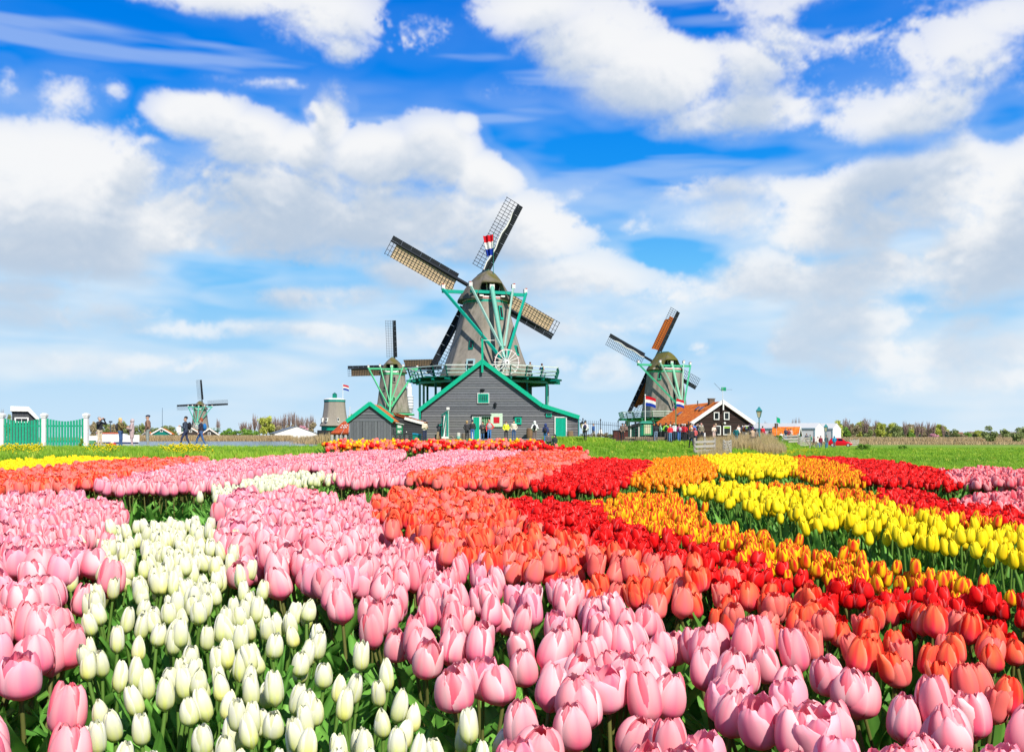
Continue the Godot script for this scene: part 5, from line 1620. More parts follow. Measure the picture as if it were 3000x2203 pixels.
	for a in [[sl, l_el + up, l_wr + up], [sr, r_el + up, r_wr + up]]:
		j.append([a[0], a[1], 0.062 * c, 0.05 * c, 1])
		j.append([a[1], a[2], 0.05 * c, 0.036 * c, 1])
		j.append([a[2], a[2] + (a[2] - a[1]).normalized() * 0.075, 0.027, 0.030, 0])
	for a in [[Vector3(0.09, hip, 0), l_kn, l_an, l_toe], [Vector3(-0.09, hip, 0), r_kn, r_an, r_toe]]:
		j.append([a[0], a[1], 0.088, 0.060, 2])
		j.append([a[1], a[2], 0.058, 0.044, 2])
		j.append([a[2] + Vector3(0, -0.03, -0.03), a[2] + a[3], 0.046, 0.036, 3])
	if coat > 0.5:
		j.append([Vector3(0.05, 1.0, 0) + up, Vector3(0.07, 0.98 - 0.42 * (coat - 0.5) / 0.5 * 0.9, 0.01) + up, 0.138, 0.122, 1])
		j.append([Vector3(-0.05, 1.0, 0) + up, Vector3(-0.07, 0.98 - 0.42 * (coat - 0.5) / 0.5 * 0.9, 0.01) + up, 0.138, 0.122, 1])
	return j


func body_mesh(pose: String, coat: float) -> ArrayMesh:
	var key := "%s%.2f" % [pose, coat]
	if bodies.has(key): return bodies[key]
	var bones := skeleton(pose, coat)
	var lo := Vector3(-0.54, -0.03, -0.45)
	var n := Vector3i(int(1.08 / CELL), int(1.84 / CELL), int(0.98 / CELL))
	var field := PackedFloat32Array()
	field.resize(n.x * n.y * n.z)
	field.fill(0.3)
	var wear := PackedByteArray()
	wear.resize(n.x * n.y * n.z)
	var best := PackedFloat32Array()
	best.resize(n.x * n.y * n.z)
	best.fill(1.0)
	for b in bones:
		var p: Vector3 = b[0]
		var q: Vector3 = b[1]
		var ab := q - p
		var l2 := maxf(ab.length_squared(), 1e-6)
		var r := maxf(b[2], b[3]) + 0.07
		var c0 := Vector3i(((p.min(q) - Vector3.ONE * r - lo) / CELL).floor()).clamp(Vector3i.ZERO, n - Vector3i.ONE)
		var c1 := Vector3i(((p.max(q) + Vector3.ONE * r - lo) / CELL).ceil()).clamp(Vector3i.ZERO, n - Vector3i.ONE)
		var r0: float = b[2]
		var dr: float = b[3] - b[2]
		var w: int = b[4]
		for z in range(c0.z, c1.z + 1):
			for y in range(c0.y, c1.y + 1):
				var k := (z * n.y + y) * n.x + c0.x
				for x in range(c0.x, c1.x + 1):
					var g := lo + Vector3(x, y, z) * CELL
					var t := clampf((g - p).dot(ab) / l2, 0, 1)
					var d := (g - p - ab * t).length() - r0 - dr * t
					var e := field[k]
					if d < best[k]:
						best[k] = d
						wear[k] = w
					var h := clampf(0.5 + 0.5 * (e - d) / 0.035, 0, 1)
					field[k] = lerpf(e, d, h) - 0.035 * h * (1.0 - h)
					k += 1
	var verts := {}
	var sets := [Shape.new(), Shape.new(), Shape.new(), Shape.new()]
	var point := {}
	var normal := {}
	var sx := 1
	var sy := n.x
	var sz := n.x * n.y
	var offs := [0, sx, sy, sx + sy, sz, sx + sz, sy + sz, sx + sy + sz]
	var corner := [Vector3(0, 0, 0), Vector3(1, 0, 0), Vector3(0, 1, 0), Vector3(1, 1, 0), Vector3(0, 0, 1), Vector3(1, 0, 1), Vector3(0, 1, 1), Vector3(1, 1, 1)]
	var edges := [[0, 1], [2, 3], [4, 5], [6, 7], [0, 2], [1, 3], [4, 6], [5, 7], [0, 4], [1, 5], [2, 6], [3, 7]]
	for z in n.z - 1:
		for y in n.y - 1:
			var k := (z * n.y + y) * n.x
			for x in n.x - 1:
				if field[k] < 0.09:
					var inside_ := 0
					for o in offs:
						if field[k + o] < 0.0: inside_ += 1
					if inside_ > 0 and inside_ < 8:
						var sum := Vector3.ZERO
						var cnt := 0
						for e in edges:
							var a := field[k + offs[e[0]]]
							var b := field[k + offs[e[1]]]
							if (a < 0.0) != (b < 0.0):
								sum += (corner[e[0]] as Vector3).lerp(corner[e[1]], a / (a - b))
								cnt += 1
						point[k] = lo + (Vector3(x, y, z) + sum / cnt) * CELL
						normal[k] = Vector3(field[k + sx] - field[k] + field[k + sx + sy + sz] - field[k + sy + sz], field[k + sy] - field[k] + field[k + sx + sy + sz] - field[k + sx + sz], field[k + sz] - field[k] + field[k + sx + sy + sz] - field[k + sx + sy]).normalized()
				k += 1
	for k in point:
		for ax in [[sx, sy, sz], [sy, sz, sx], [sz, sx, sy]]:
			var o: int = k + ax[0]
			if (field[k] < 0.0) != (field[o] < 0.0):
				var quad := [k, k - ax[1], k - ax[1] - ax[2], k - ax[2]]
				if not (point.has(quad[1]) and point.has(quad[2]) and point.has(quad[3])): continue
				var s: Shape = sets[wear[k] if field[k] < 0.0 else wear[o]]
				s.tri3(point[quad[0]], point[quad[1]], point[quad[2]], normal[quad[0]], normal[quad[1]], normal[quad[2]], Color.WHITE, Color.WHITE, Color.WHITE)
				s.tri3(point[quad[0]], point[quad[2]], point[quad[3]], normal[quad[0]], normal[quad[2]], normal[quad[3]], Color.WHITE, Color.WHITE, Color.WHITE)
	# fingers: four of unequal length and a thumb from the side of each palm
	var arms := bones.filter(func(b): return b[4] == 0 and b[2] == 0.027)
	for i in arms.size():
		var wr: Vector3 = arms[i][0]
		var tip: Vector3 = arms[i][1]
		var dir := (tip - wr).normalized()
		var side := dir.cross(Vector3(1, 0, 0) if absf(dir.x) < 0.8 else Vector3(0, 1, 0)).normalized()
		var inw := side.cross(dir) * (1 if i == 0 else -1)
		for f in 4:
			var root := tip + side * (f - 1.5) * 0.018
			var l: float = [0.062, 0.075, 0.070, 0.055][f]
			sets[0].tube([root, root + dir * l * 0.5 + inw * 0.008, root + dir * l * 0.8 + inw * 0.028], [0.009, 0.0085, 0.007], 5)
		var th := wr + dir * 0.03 + side * 0.028
		sets[0].tube([th, th + side * 0.02 + dir * 0.03 + inw * 0.008, th + side * 0.022 + dir * 0.055 + inw * 0.02], [0.011, 0.010, 0.008], 5)
	var m := ArrayMesh.new()
	for s in sets: s.into(m)
	bodies[key] = m
	return m


const SKIN := Color(0.55, 0.33, 0.23)

func person(label: String, where: Vector3, turn: float, tall: float, pose: String, coat: float, top: Color, legs: Color, shoes: Color, hair: Color, extras := {}, group := "") -> Node3D:
	var o := thing("person", label, "person", where, deg_to_rad(turn), group)
	o.scale = Vector3.ONE * tall / 1.75
	var b := part("body", body_mesh(pose, coat), null, o)
	for i in 4: b.set_surface_override_material(i, dye([SKIN, top, legs, shoes][i], 0.6 if i == 0 else 0.85))
	var dy := -0.46 if pose == "sit" else 0.0
	var y := 1.665 + dy
	var look: String = extras.get("head", "short")
	var s := Shape.new().color(hair)
	match look:
		"short": s.ball(Vector3(0, y + 0.025, -0.022), Vector3(0.098, 0.098, 0.108), 7, 12)
		"long": s.ball(Vector3(0, y + 0.022, -0.022), Vector3(0.105, 0.104, 0.11), 7, 12).ball(Vector3(0, y - 0.11, -0.055), Vector3(0.10, 0.16, 0.07), 6, 10)
		"cap": s.ball(Vector3(0, y + 0.035, -0.01), Vector3(0.11, 0.075, 0.125), 6, 12).ball(Vector3(0, y + 0.02, 0.10), Vector3(0.075, 0.015, 0.06), 4, 10)
		"beanie": s.ball(Vector3(0, y + 0.035, -0.012), Vector3(0.108, 0.10, 0.113), 7, 12).ball(Vector3(0, y + 0.15, -0.01), Vector3(0.035, 0.035, 0.035), 4, 8)
		"hood": s.ball(Vector3(0, y - 0.005, -0.03), Vector3(0.125, 0.145, 0.125), 8, 12).ball(Vector3(0, y - 0.16, -0.03), Vector3(0.125, 0.08, 0.11), 6, 12)
		"bob": s.ball(Vector3(0, y + 0.012, -0.025), Vector3(0.115, 0.115, 0.115), 7, 12).ball(Vector3(0, y - 0.06, -0.05), Vector3(0.11, 0.08, 0.07), 5, 10)
	part("hat" if look in ["cap", "beanie"] else "hood" if look == "hood" else "hair", s.into(), M["skin"], o)
	var eyes := Shape.new().color(Color(0.02, 0.015, 0.012))
	for k in [-1, 1]: eyes.ball(Vector3(k * 0.035, y - 0.03, 0.083), Vector3(0.013, 0.009, 0.012), 4, 6)
	eyes.color(Color(0.35, 0.10, 0.09)).mid(Vector3(0, y - 0.092, 0.098), Vector3(0.045, 0.012, 0.01))
	part("face", eyes.into(), M["skin"], o)
	if extras.has("pack"):
		var c: Color = extras.pack
		var bag := part("backpack", Shape.new().color(c).ball(Vector3(0, 1.22 + dy, -0.21), Vector3(0.15, 0.23, 0.12), 8, 12).into(), M["cloth"], o)
		part("strap", Shape.new().color(c * 0.6).tube([Vector3(0.11, 1.3 + dy, -0.14), Vector3(0.12, 1.5 + dy, -0.02), Vector3(0.12, 1.36 + dy, 0.145), Vector3(0.14, 1.12 + dy, 0.12)], [0.018, 0.02, 0.018, 0.015], 6).tube([Vector3(-0.11, 1.3 + dy, -0.14), Vector3(-0.12, 1.5 + dy, -0.02), Vector3(-0.12, 1.36 + dy, 0.145), Vector3(-0.14, 1.12 + dy, 0.12)], [0.018, 0.02, 0.018, 0.015], 6).into(), M["cloth"], bag)
	if extras.has("vest"):
		part("vest", Shape.new().color(extras.vest).ball(Vector3(0, 1.2, 0.0), Vector3(0.232, 0.33, 0.182), 8, 14).into(), M["cloth"], o)
	if extras.has("scarf"):
		part("scarf", Shape.new().color(extras.scarf).lathe([Vector2(0.06, 1.52 + dy), Vector2(0.10, 1.50 + dy), Vector2(0.105, 1.45 + dy), Vector2(0.07, 1.42 + dy)], 10).into(), M["cloth"], o)
	return o


func held(called: String, label: String, category: String, s: Shape, who: Node3D, mat := "cloth") -> void:   # a thing that somebody carries
	var o := part(called, s.into(), M[mat])
	o.transform = who.transform
	tag(o, label, category)


func build_people() -> void:
	var jeans := Color(0.035, 0.09, 0.22)
	var blue := Color(0.05, 0.16, 0.42)
	var dark := Color(0.02, 0.021, 0.026)
	var navy := Color(0.02, 0.03, 0.075)
	var shoe := Color(0.05, 0.035, 0.025)
	var brown := Color(0.05, 0.025, 0.012)
	var cream := Color(0.55, 0.48, 0.36)
	var p := func(px: float, d: float) -> Vector3: return ground_point(px, d, 0.03)
	# the path by the water
	var a := person("grey haired man in a black leather jacket and beige trousers raising a camera", p.call(218, 58.5), 70, 1.76, "camera", 0.3, dark, Color(0.52, 0.44, 0.31), shoe, Color(0.30, 0.29, 0.28))
	held("camera", "small black camera held up by the man in the leather jacket", "camera", Shape.new().color(BLACK).mid(Vector3(0, 1.62, 0.30), Vector3(0.13, 0.09, 0.07)).tube([Vector3(0, 1.62, 0.32), Vector3(0, 1.62, 0.40)], [0.035, 0.035], 8), a, "metal")
	person("blond woman in an olive hooded jacket and jeans with a dark backpack", p.call(264, 58), 82, 1.68, "reach", 0.4, Color(0.13, 0.10, 0.025), jeans, shoe, Color(0.62, 0.42, 0.16), {"head": "bob", "pack": Color(0.05, 0.045, 0.05)})
	person("woman in a long lilac quilted coat and grey headscarf facing the blond woman", p.call(289, 58), -75, 1.62, "hold", 0.95, Color(0.40, 0.30, 0.30), Color(0.40, 0.30, 0.31), Color(0.35, 0.28, 0.27), Color(0.42, 0.36, 0.37), {"head": "hood"})
	person("stout elderly man in a brown jacket, grey trousers and dark cap", p.call(324, 57), -80, 1.84, "pockets", 0.5, Color(0.20, 0.115, 0.075), Color(0.22, 0.25, 0.23), Color(0.03, 0.02, 0.02), Color(0.025, 0.035, 0.06), {"head": "cap"})
	a = person("young man walking in a navy jacket and tan boots with a black backpack", p.call(407, 57), -80, 1.75, "phone_walk", 0.5, Color(0.03, 0.045, 0.075), navy, Color(0.62, 0.30, 0.04), Color(0.012, 0.01, 0.01), {"pack": Color(0.015, 0.013, 0.018)})
	held("paper_bag", "white paper bag in the hand of the young man in tan boots", "bag", Shape.new().color(WHITE).mid(Vector3(0.14, 1.0, 0.34), Vector3(0.10, 0.34, 0.24)), a)
	person("auburn haired woman walking in a dark jacket and jeans with a bright blue backpack", p.call(441, 57), -75, 1.66, "stride", 0.35, Color(0.02, 0.018, 0.035), jeans, WHITE, Color(0.28, 0.07, 0.025), {"head": "bob", "pack": Color(0.02, 0.16, 0.42)})
	# in front of the barn
	person("man in a cream jacket and dark cap beside the teal litter bin", p.call(933, 77), 40, 1.74, "hold", 0.5, cream, navy, shoe, navy * 0.7, {"head": "cap"})
	person("woman in a dark padded coat with a tan fur hood before the barn", p.call(1026, 86), 165, 1.68, "pockets", 0.7, Color(0.035, 0.035, 0.04), dark, shoe, Color(0.40, 0.26, 0.11), {"head": "bob"})
	person("man in a black jacket, blue jeans and navy beanie beside the fur hooded woman", p.call(1038, 85), 170, 1.76, "pockets", 0.5, Color(0.02, 0.022, 0.025), blue, shoe, Color(0.012, 0.025, 0.07), {"head": "beanie"})
	person("woman in sunglasses, dark coat and jeans before the teal door", p.call(1060, 84), 10, 1.66, "hold", 0.7, Color(0.04, 0.04, 0.045), jeans, shoe, Color(0.04, 0.02, 0.015), {"head": "long"})
	person("woman in an open red jacket and blue jeans with one hand on her hip", p.call(1075, 85), 15, 1.78, "akimbo", 0.5, Color(0.62, 0.03, 0.035), blue, shoe, Color(0.55, 0.16, 0.12), {"head": "bob", "vest": Color(0.42, 0.38, 0.42)})
	person("woman in a bright yellow jacket over a white top with long dark hair", p.call(1112, 86), 5, 1.64, "pockets", 0.4, Color(0.68, 0.75, 0.03), dark, shoe, Color(0.02, 0.015, 0.012), {"head": "long", "scarf": WHITE})
	person("dark haired young man in a cream padded jacket and jeans", p.call(1129, 86), -10, 1.70, "pockets", 0.5, Color(0.62, 0.54, 0.46), jeans, shoe, Color(0.02, 0.014, 0.01))
	person("person in a white hooded jacket with a black backpack facing the barn", p.call(1175, 85), 175, 1.70, "pockets", 0.4, Color(0.72, 0.73, 0.74), Color(0.15, 0.11, 0.12), shoe, Color(0.74, 0.75, 0.76), {"head": "hood", "pack": Color(0.02, 0.024, 0.035)})
	person("person in a navy hooded jacket and dark backpack facing the barn", p.call(1199, 82), 168, 1.74, "hold", 0.5, Color(0.02, 0.035, 0.14), blue, shoe, Color(0.02, 0.04, 0.16), {"head": "hood", "pack": Color(0.03, 0.03, 0.04)})
	person("brown haired woman in a grey coat sitting low before the barn", p.call(1205, 80), 15, 1.66, "sit", 0.5, Color(0.09, 0.085, 0.095), dark, shoe, Color(0.10, 0.035, 0.02), {"head": "bob"})
	person("person in a dark hooded jacket with a pale bag strap sitting low on the grass", p.call(1219, 79), -30, 1.58, "sit", 0.5, Color(0.018, 0.035, 0.035), dark, shoe, Color(0.015, 0.02, 0.022), {"head": "hood"})
	person("woman in a white jacket, black bobble hat and small violet backpack", p.call(1286, 86), 172, 1.74, "walk", 0.4, Color(0.74, 0.74, 0.75), Color(0.03, 0.03, 0.036), shoe, Color(0.01, 0.02, 0.035), {"head": "beanie", "pack": Color(0.05, 0.045, 0.10)})
	person("child in a blue jacket beside the woman in white", p.call(1304, 89), 60, 1.42, "walk", 0.4, Color(0.01, 0.06, 0.22), Color(0.30, 0.28, 0.26), shoe, Color(0.05, 0.03, 0.015))
	person("small child in white behind the iron railing", p.call(1320, 98), 30, 1.12, "stand", 0.3, WHITE, Color(0.3, 0.25, 0.2), shoe, brown)
	# on the galleries
	var deck := at(1165, 813, 103)
	person("man in an olive coat on the gallery of the biggest mill", Vector3(deck.x, at(0, 834, 104).y, -103.0), 160, 1.74, "pockets", 0.6, Color(0.10, 0.10, 0.06), dark, shoe, Color(0.10, 0.04, 0.02))
	deck = at(1191, 813, 103.5)
	person("woman in a pale pink jacket with a blue bag on the gallery", Vector3(deck.x, at(0, 834, 104).y, -103.5), 150, 1.62, "pockets", 0.4, Color(0.62, 0.40, 0.36), Color(0.1, 0.1, 0.12), shoe, Color(0.12, 0.05, 0.03), {"head": "bob", "pack": Color(0.02, 0.12, 0.32)})
	deck = at(1480, 913, 155)
	person("person in a purple jacket on the gallery of the mossy mill", Vector3(deck.x, at(0, 919, 160).y, -154.8), 20, 1.66, "hold", 0.5, Color(0.18, 0.03, 0.11), dark, shoe, Color(0.5, 0.3, 0.2))
	deck = at(1488, 913, 155)
	person("person in a dark jacket beside the one in purple on the gallery", Vector3(deck.x, at(0, 919, 160).y, -154.6), -20, 1.70, "pockets", 0.5, Color(0.02, 0.03, 0.035), dark, shoe, Color(0.2, 0.05, 0.03))
	# the crowd between the railing and the brown house
	var row := [
		[1368, 97, 20, 1.74, "pockets", Color(0.16, 0.11, 0.085), dark, Color(0.01, 0.015, 0.03), "cap", "stout person in a brown coat and dark cap behind the railing"],
		[1374, 98, -10, 1.72, "hold", Color(0.20, 0.13, 0.11), dark, Color(0.03, 0.02, 0.02), "short", "person in a red brown jacket behind the railing"],
		[1441.5, 94, 185, 1.74, "pockets", Color(0.018, 0.018, 0.02), Color(0.22, 0.32, 0.46), Color(0.02, 0.02, 0.02), "hood", "person in a black coat and pale jeans at the head of the queue"],
		[1451.5, 96, 90, 1.78, "hold", Color(0.30, 0.60, 0.36), dark, Color(0.02, 0.02, 0.02), "short", "tall person in a mint striped top beside the black coat"],
		[1464, 93, 175, 1.76, "pockets", Color(0.20, 0.52, 0.03), Color(0.06, 0.06, 0.065), Color(0.05, 0.03, 0.02), "short", "person in a lime green jacket with a black and white backpack"],
		[1473, 92, 190, 1.56, "pockets", Color(0.62, 0.01, 0.025), Color(0.10, 0.22, 0.36), Color(0.6, 0.6, 0.6), "beanie", "short person in a red jacket and pale cap beside the lime jacket"],
		[1482, 95, 180, 1.78, "pockets", Color(0.72, 0.74, 0.76), Color(0.03, 0.04, 0.08), Color(0.45, 0.28, 0.16), "bob", "person in a white jacket by the green flagpole"],
		[1492.5, 93, 200, 1.66, "pockets", Color(0.26, 0.02, 0.10), blue, Color(0.30, 0.12, 0.12), "short", "person in a plum jacket with a pale grey backpack"],
		[1500, 95, 170, 1.70, "hold", Color(0.62, 0.01, 0.03), dark, Color(0.68, 0.66, 0.64), "short", "white haired person in a red jacket"],
		[1505, 94, 150, 1.68, "pockets", Color(0.58, 0.01, 0.025), dark, Color(0.72, 0.72, 0.72), "cap", "person in a red coat and white cap"],
		[1518, 94, 190, 1.78, "stand", Color(0.16, 0.012, 0.02), blue, Color(0.05, 0.02, 0.02), "short", "person in a dark red jacket with an orange vest"],
		[1523.5, 95, 160, 1.80, "pockets", Color(0.06, 0.18, 0.48), blue, WHITE, "beanie", "person in a light blue jacket and white cap"],
		[1533.5, 96, -20, 1.74, "camera", Color(0.02, 0.02, 0.024), dark, Color(0.02, 0.02, 0.02), "short", "person in black photographing beside the light blue jacket"],
		[1541.5, 95, 15, 1.76, "pockets", Color(0.19, 0.17, 0.12), dark, Color(0.45, 0.22, 0.2), "short", "person in an olive grey jacket carrying a white shopping bag"],
		[1569, 96, 25, 1.62, "hold", Color(0.68, 0.55, 0.44), Color(0.60, 0.44, 0.38), Color(0.16, 0.05, 0.02), "long", "woman in a cream top and pale trousers by the house windows"],
		[1573, 96.5, 170, 1.74, "pockets", Color(0.03, 0.028, 0.03), dark, Color(0.50, 0.38, 0.24), "cap", "person in dark clothes and straw coloured cap behind the woman in cream"],
		[1520, 84, 190, 1.66, "walk", Color(0.02, 0.02, 0.025), dark, Color(0.5, 0.5, 0.52), "beanie", "person in black with a grey hat beside the field gate"],
		[1527.5, 86, 140, 1.50, "hold", Color(0.55, 0.10, 0.10), navy, Color(0.30, 0.05, 0.05), "bob", "child in a pink red jacket beside the field gate"],
		[1623, 96, 30, 1.64, "pockets", Color(0.66, 0.60, 0.54), Color(0.3, 0.28, 0.28), Color(0.03, 0.02, 0.02), "long", "woman in a cream jacket before the reeds"],
		[1635, 96, 170, 1.70, "pockets", Color(0.05, 0.065, 0.11), Color(0.42, 0.42, 0.40), Color(0.03, 0.02, 0.02), "short", "person in a navy jacket with a brown orange backpack before the reeds"],
		[1648.5, 95, 10, 1.74, "camera", Color(0.03, 0.028, 0.045), dark, Color(0.22, 0.01, 0.14), "beanie", "person in dark clothes and a purple hat taking a photo"],
		[1618.5, 88, 150, 1.56, "pockets", Color(0.0, 0.12, 0.13), Color(0.03, 0.14, 0.18), Color(0.03, 0.02, 0.02), "short", "child in a teal coat on the grass below the path"],
		[1654, 87, 190, 1.62, "reach", Color(0.42, 0.30, 0.20), Color(0.17, 0.13, 0.11), Color(0.12, 0.03, 0.18), "beanie", "child with a violet hat and mint sleeves on the grass"],
		[1660, 88, 165, 1.46, "pockets", Color(0.20, 0.16, 0.13), Color(0.18, 0.14, 0.12), Color(0.05, 0.03, 0.02), "hood", "child in a taupe coat on the grass beside the violet hat"],
		[1676.5, 118, 150, 1.74, "stride", Color(0.66, 0.005, 0.03), navy, Color(0.03, 0.02, 0.02), "short", "person in a bright red jacket striding on the raised path"],
	]
	for i in row.size():
		var q: Array = row[i]
		var ex := {"head": q[8]}
		if i == 4: ex.pack = Color(0.03, 0.03, 0.03)
		if i == 7: ex.pack = Color(0.42, 0.42, 0.45)
		if i == 10: ex.vest = Color(0.75, 0.28, 0.06)
		if i == 19: ex.pack = Color(0.36, 0.11, 0.02)
		a = person(q[9], p.call(q[0], q[1]), q[2], q[3], q[4], 0.5 if q[4] != "stand" else 0.4, q[5], q[6], shoe, q[7], ex)
		if i == 13: held("shopping_bag", "white shopping bag hanging from the hand of the person in olive grey", "bag", Shape.new().color(WHITE).mid(Vector3(0.24, 0.66, 0.1), Vector3(0.12, 0.40, 0.32)), a)
	for q in [
		[1647, 978, 138, 190, 1.30, "pockets", Color(0.17, 0.14, 0.12), Color(0.2, 0.16, 0.13), Color(0.10, 0.07, 0.05), "hood", "small child in a brown hooded coat beside the lamp post"],
		[1679, 985.5, 132, 185, 1.42, "pockets", Color(0.72, 0.04, 0.44), Color(0.68, 0.60, 0.58), Color(0.10, 0.02, 0.03), "short", "child in a magenta jacket and white trousers on the meadow"],
		[1693, 985.5, 130, 175, 1.58, "hold", Color(0.02, 0.022, 0.035), blue, Color(0.02, 0.015, 0.012), "short", "boy in a black jacket with a white bag on the meadow"],
		[1717, 968.5, 140, 20, 1.70, "pockets", Color(0.68, 0.70, 0.70), Color(0.0, 0.14, 0.10), Color(0.15, 0.08, 0.07), "short", "person in a white top and green skirt on the far path"],
		[1727, 969, 140, 5, 1.72, "hold", navy, Color(0.12, 0.26, 0.46), Color(0.02, 0.015, 0.012), "short", "dark haired man in a navy jacket and pale jeans on the far path"],
		[1734, 969, 141, 160, 1.58, "pockets", Color(0.22, 0.03, 0.05), Color(0.15, 0.1, 0.1), Color(0.1, 0.03, 0.03), "short", "person in a wine red top between two others on the far path"],
		[1739, 969.5, 141, 15, 1.64, "pockets", Color(0.55, 0.34, 0.30), Color(0.04, 0.025, 0.025), Color(0.12, 0.10, 0.08), "bob", "woman in a pink beige coat on the far path"],
		[1773, 974, 146, 170, 1.60, "pockets", Color(0.10, 0.10, 0.13), dark, Color(0.2, 0.1, 0.08), "short", "person in grey behind the wooden gate"],
		[1781, 976, 146, 150, 1.60, "pockets", Color(0.02, 0.20, 0.12), Color(0.02, 0.12, 0.08), Color(0.03, 0.02, 0.02), "short", "person in a green coat beyond the wooden gate"],
		[1789, 978, 144, 40, 1.56, "walk", Color(0.13, 0.05, 0.06), Color(0.10, 0.09, 0.09), Color(0.12, 0.05, 0.03), "long", "woman in a brown shawl beyond the wooden gate"],
		[1798, 981, 140, 10, 1.62, "walk", Color(0.66, 0.60, 0.52), Color(0.12, 0.26, 0.46), Color(0.03, 0.02, 0.015), "short", "person in a cream jacket walking beside one in maroon"],
		[1804, 982, 139, -20, 1.74, "stride", Color(0.20, 0.015, 0.035), Color(0.08, 0.12, 0.22), Color(0.02, 0.015, 0.012), "short", "young man in a maroon jacket walking on the meadow"],
		[1817, 983, 137, 20, 1.80, "pockets", Color(0.05, 0.05, 0.055), Color(0.05, 0.14, 0.42), Color(0.10, 0.02, 0.03), "beanie", "person in a dark grey jacket and dark red hat below the far lamp post"],
		[1834, 980, 142, 175, 1.70, "pockets", Color(0.0, 0.24, 0.42), Color(0.10, 0.12, 0.14), Color(0.0, 0.20, 0.36), "hood", "person in a turquoise blue hooded coat beside the red car"],
	]:
		person(q[10], p.call(q[0], q[2]), q[3], q[4], q[5], 0.6, q[6], q[7], shoe, q[8], {"head": q[9]})


# ---------------------------------------------------------------- fences, flags, lamps and other small things
func flag(label: String, base: Vector3, tall: float, w: float, h: float, pole: Color, cols: Array, limp := 0.0, radius := 0.035) -> Node3D:
	var o := thing("flag", label, "flag", base)
	part("pole", Shape.new().color(pole).tube([Vector3.ZERO, Vector3(0, tall, 0)], [radius, radius * 0.8], 8).into(), M["painted wood"], o)
	part("pole_knob", Shape.new().color(pole).ball(Vector3(0, tall + radius, 0), Vector3.ONE * radius * 1.6, 5, 8).into(), M["painted wood"], o)
	for k in cols.size():
		var rows := []
		for j in 5:
			var row := []
			for i in 13:
				var u := i / 12.0
				var v := (k + j / 4.0) / cols.size()
				var x := u * w * (1.0 - 0.15 * limp)
				var fold := sin(u * (9.0 + 5.0 * limp) + v * 2.0) * w * (0.05 + 0.10 * limp) * minf(u * 4.0, 1.0)
				var drop := -u * u * h * 0.28 * (1.0 - limp) - 0.35 * limp * u * h * 0.25
				row.append(Vector3(x * (1.0 if limp < 0.5 else -1.0 * (1.0 - 0.35 * v)), tall - 0.06 - v * h + drop, fold))
			rows.append(row)
		part("stripe" if cols.size() > 1 else "flag_cloth", Shape.new().color(cols[k]).sheet(rows).into(), M["sail"], o)
	return o


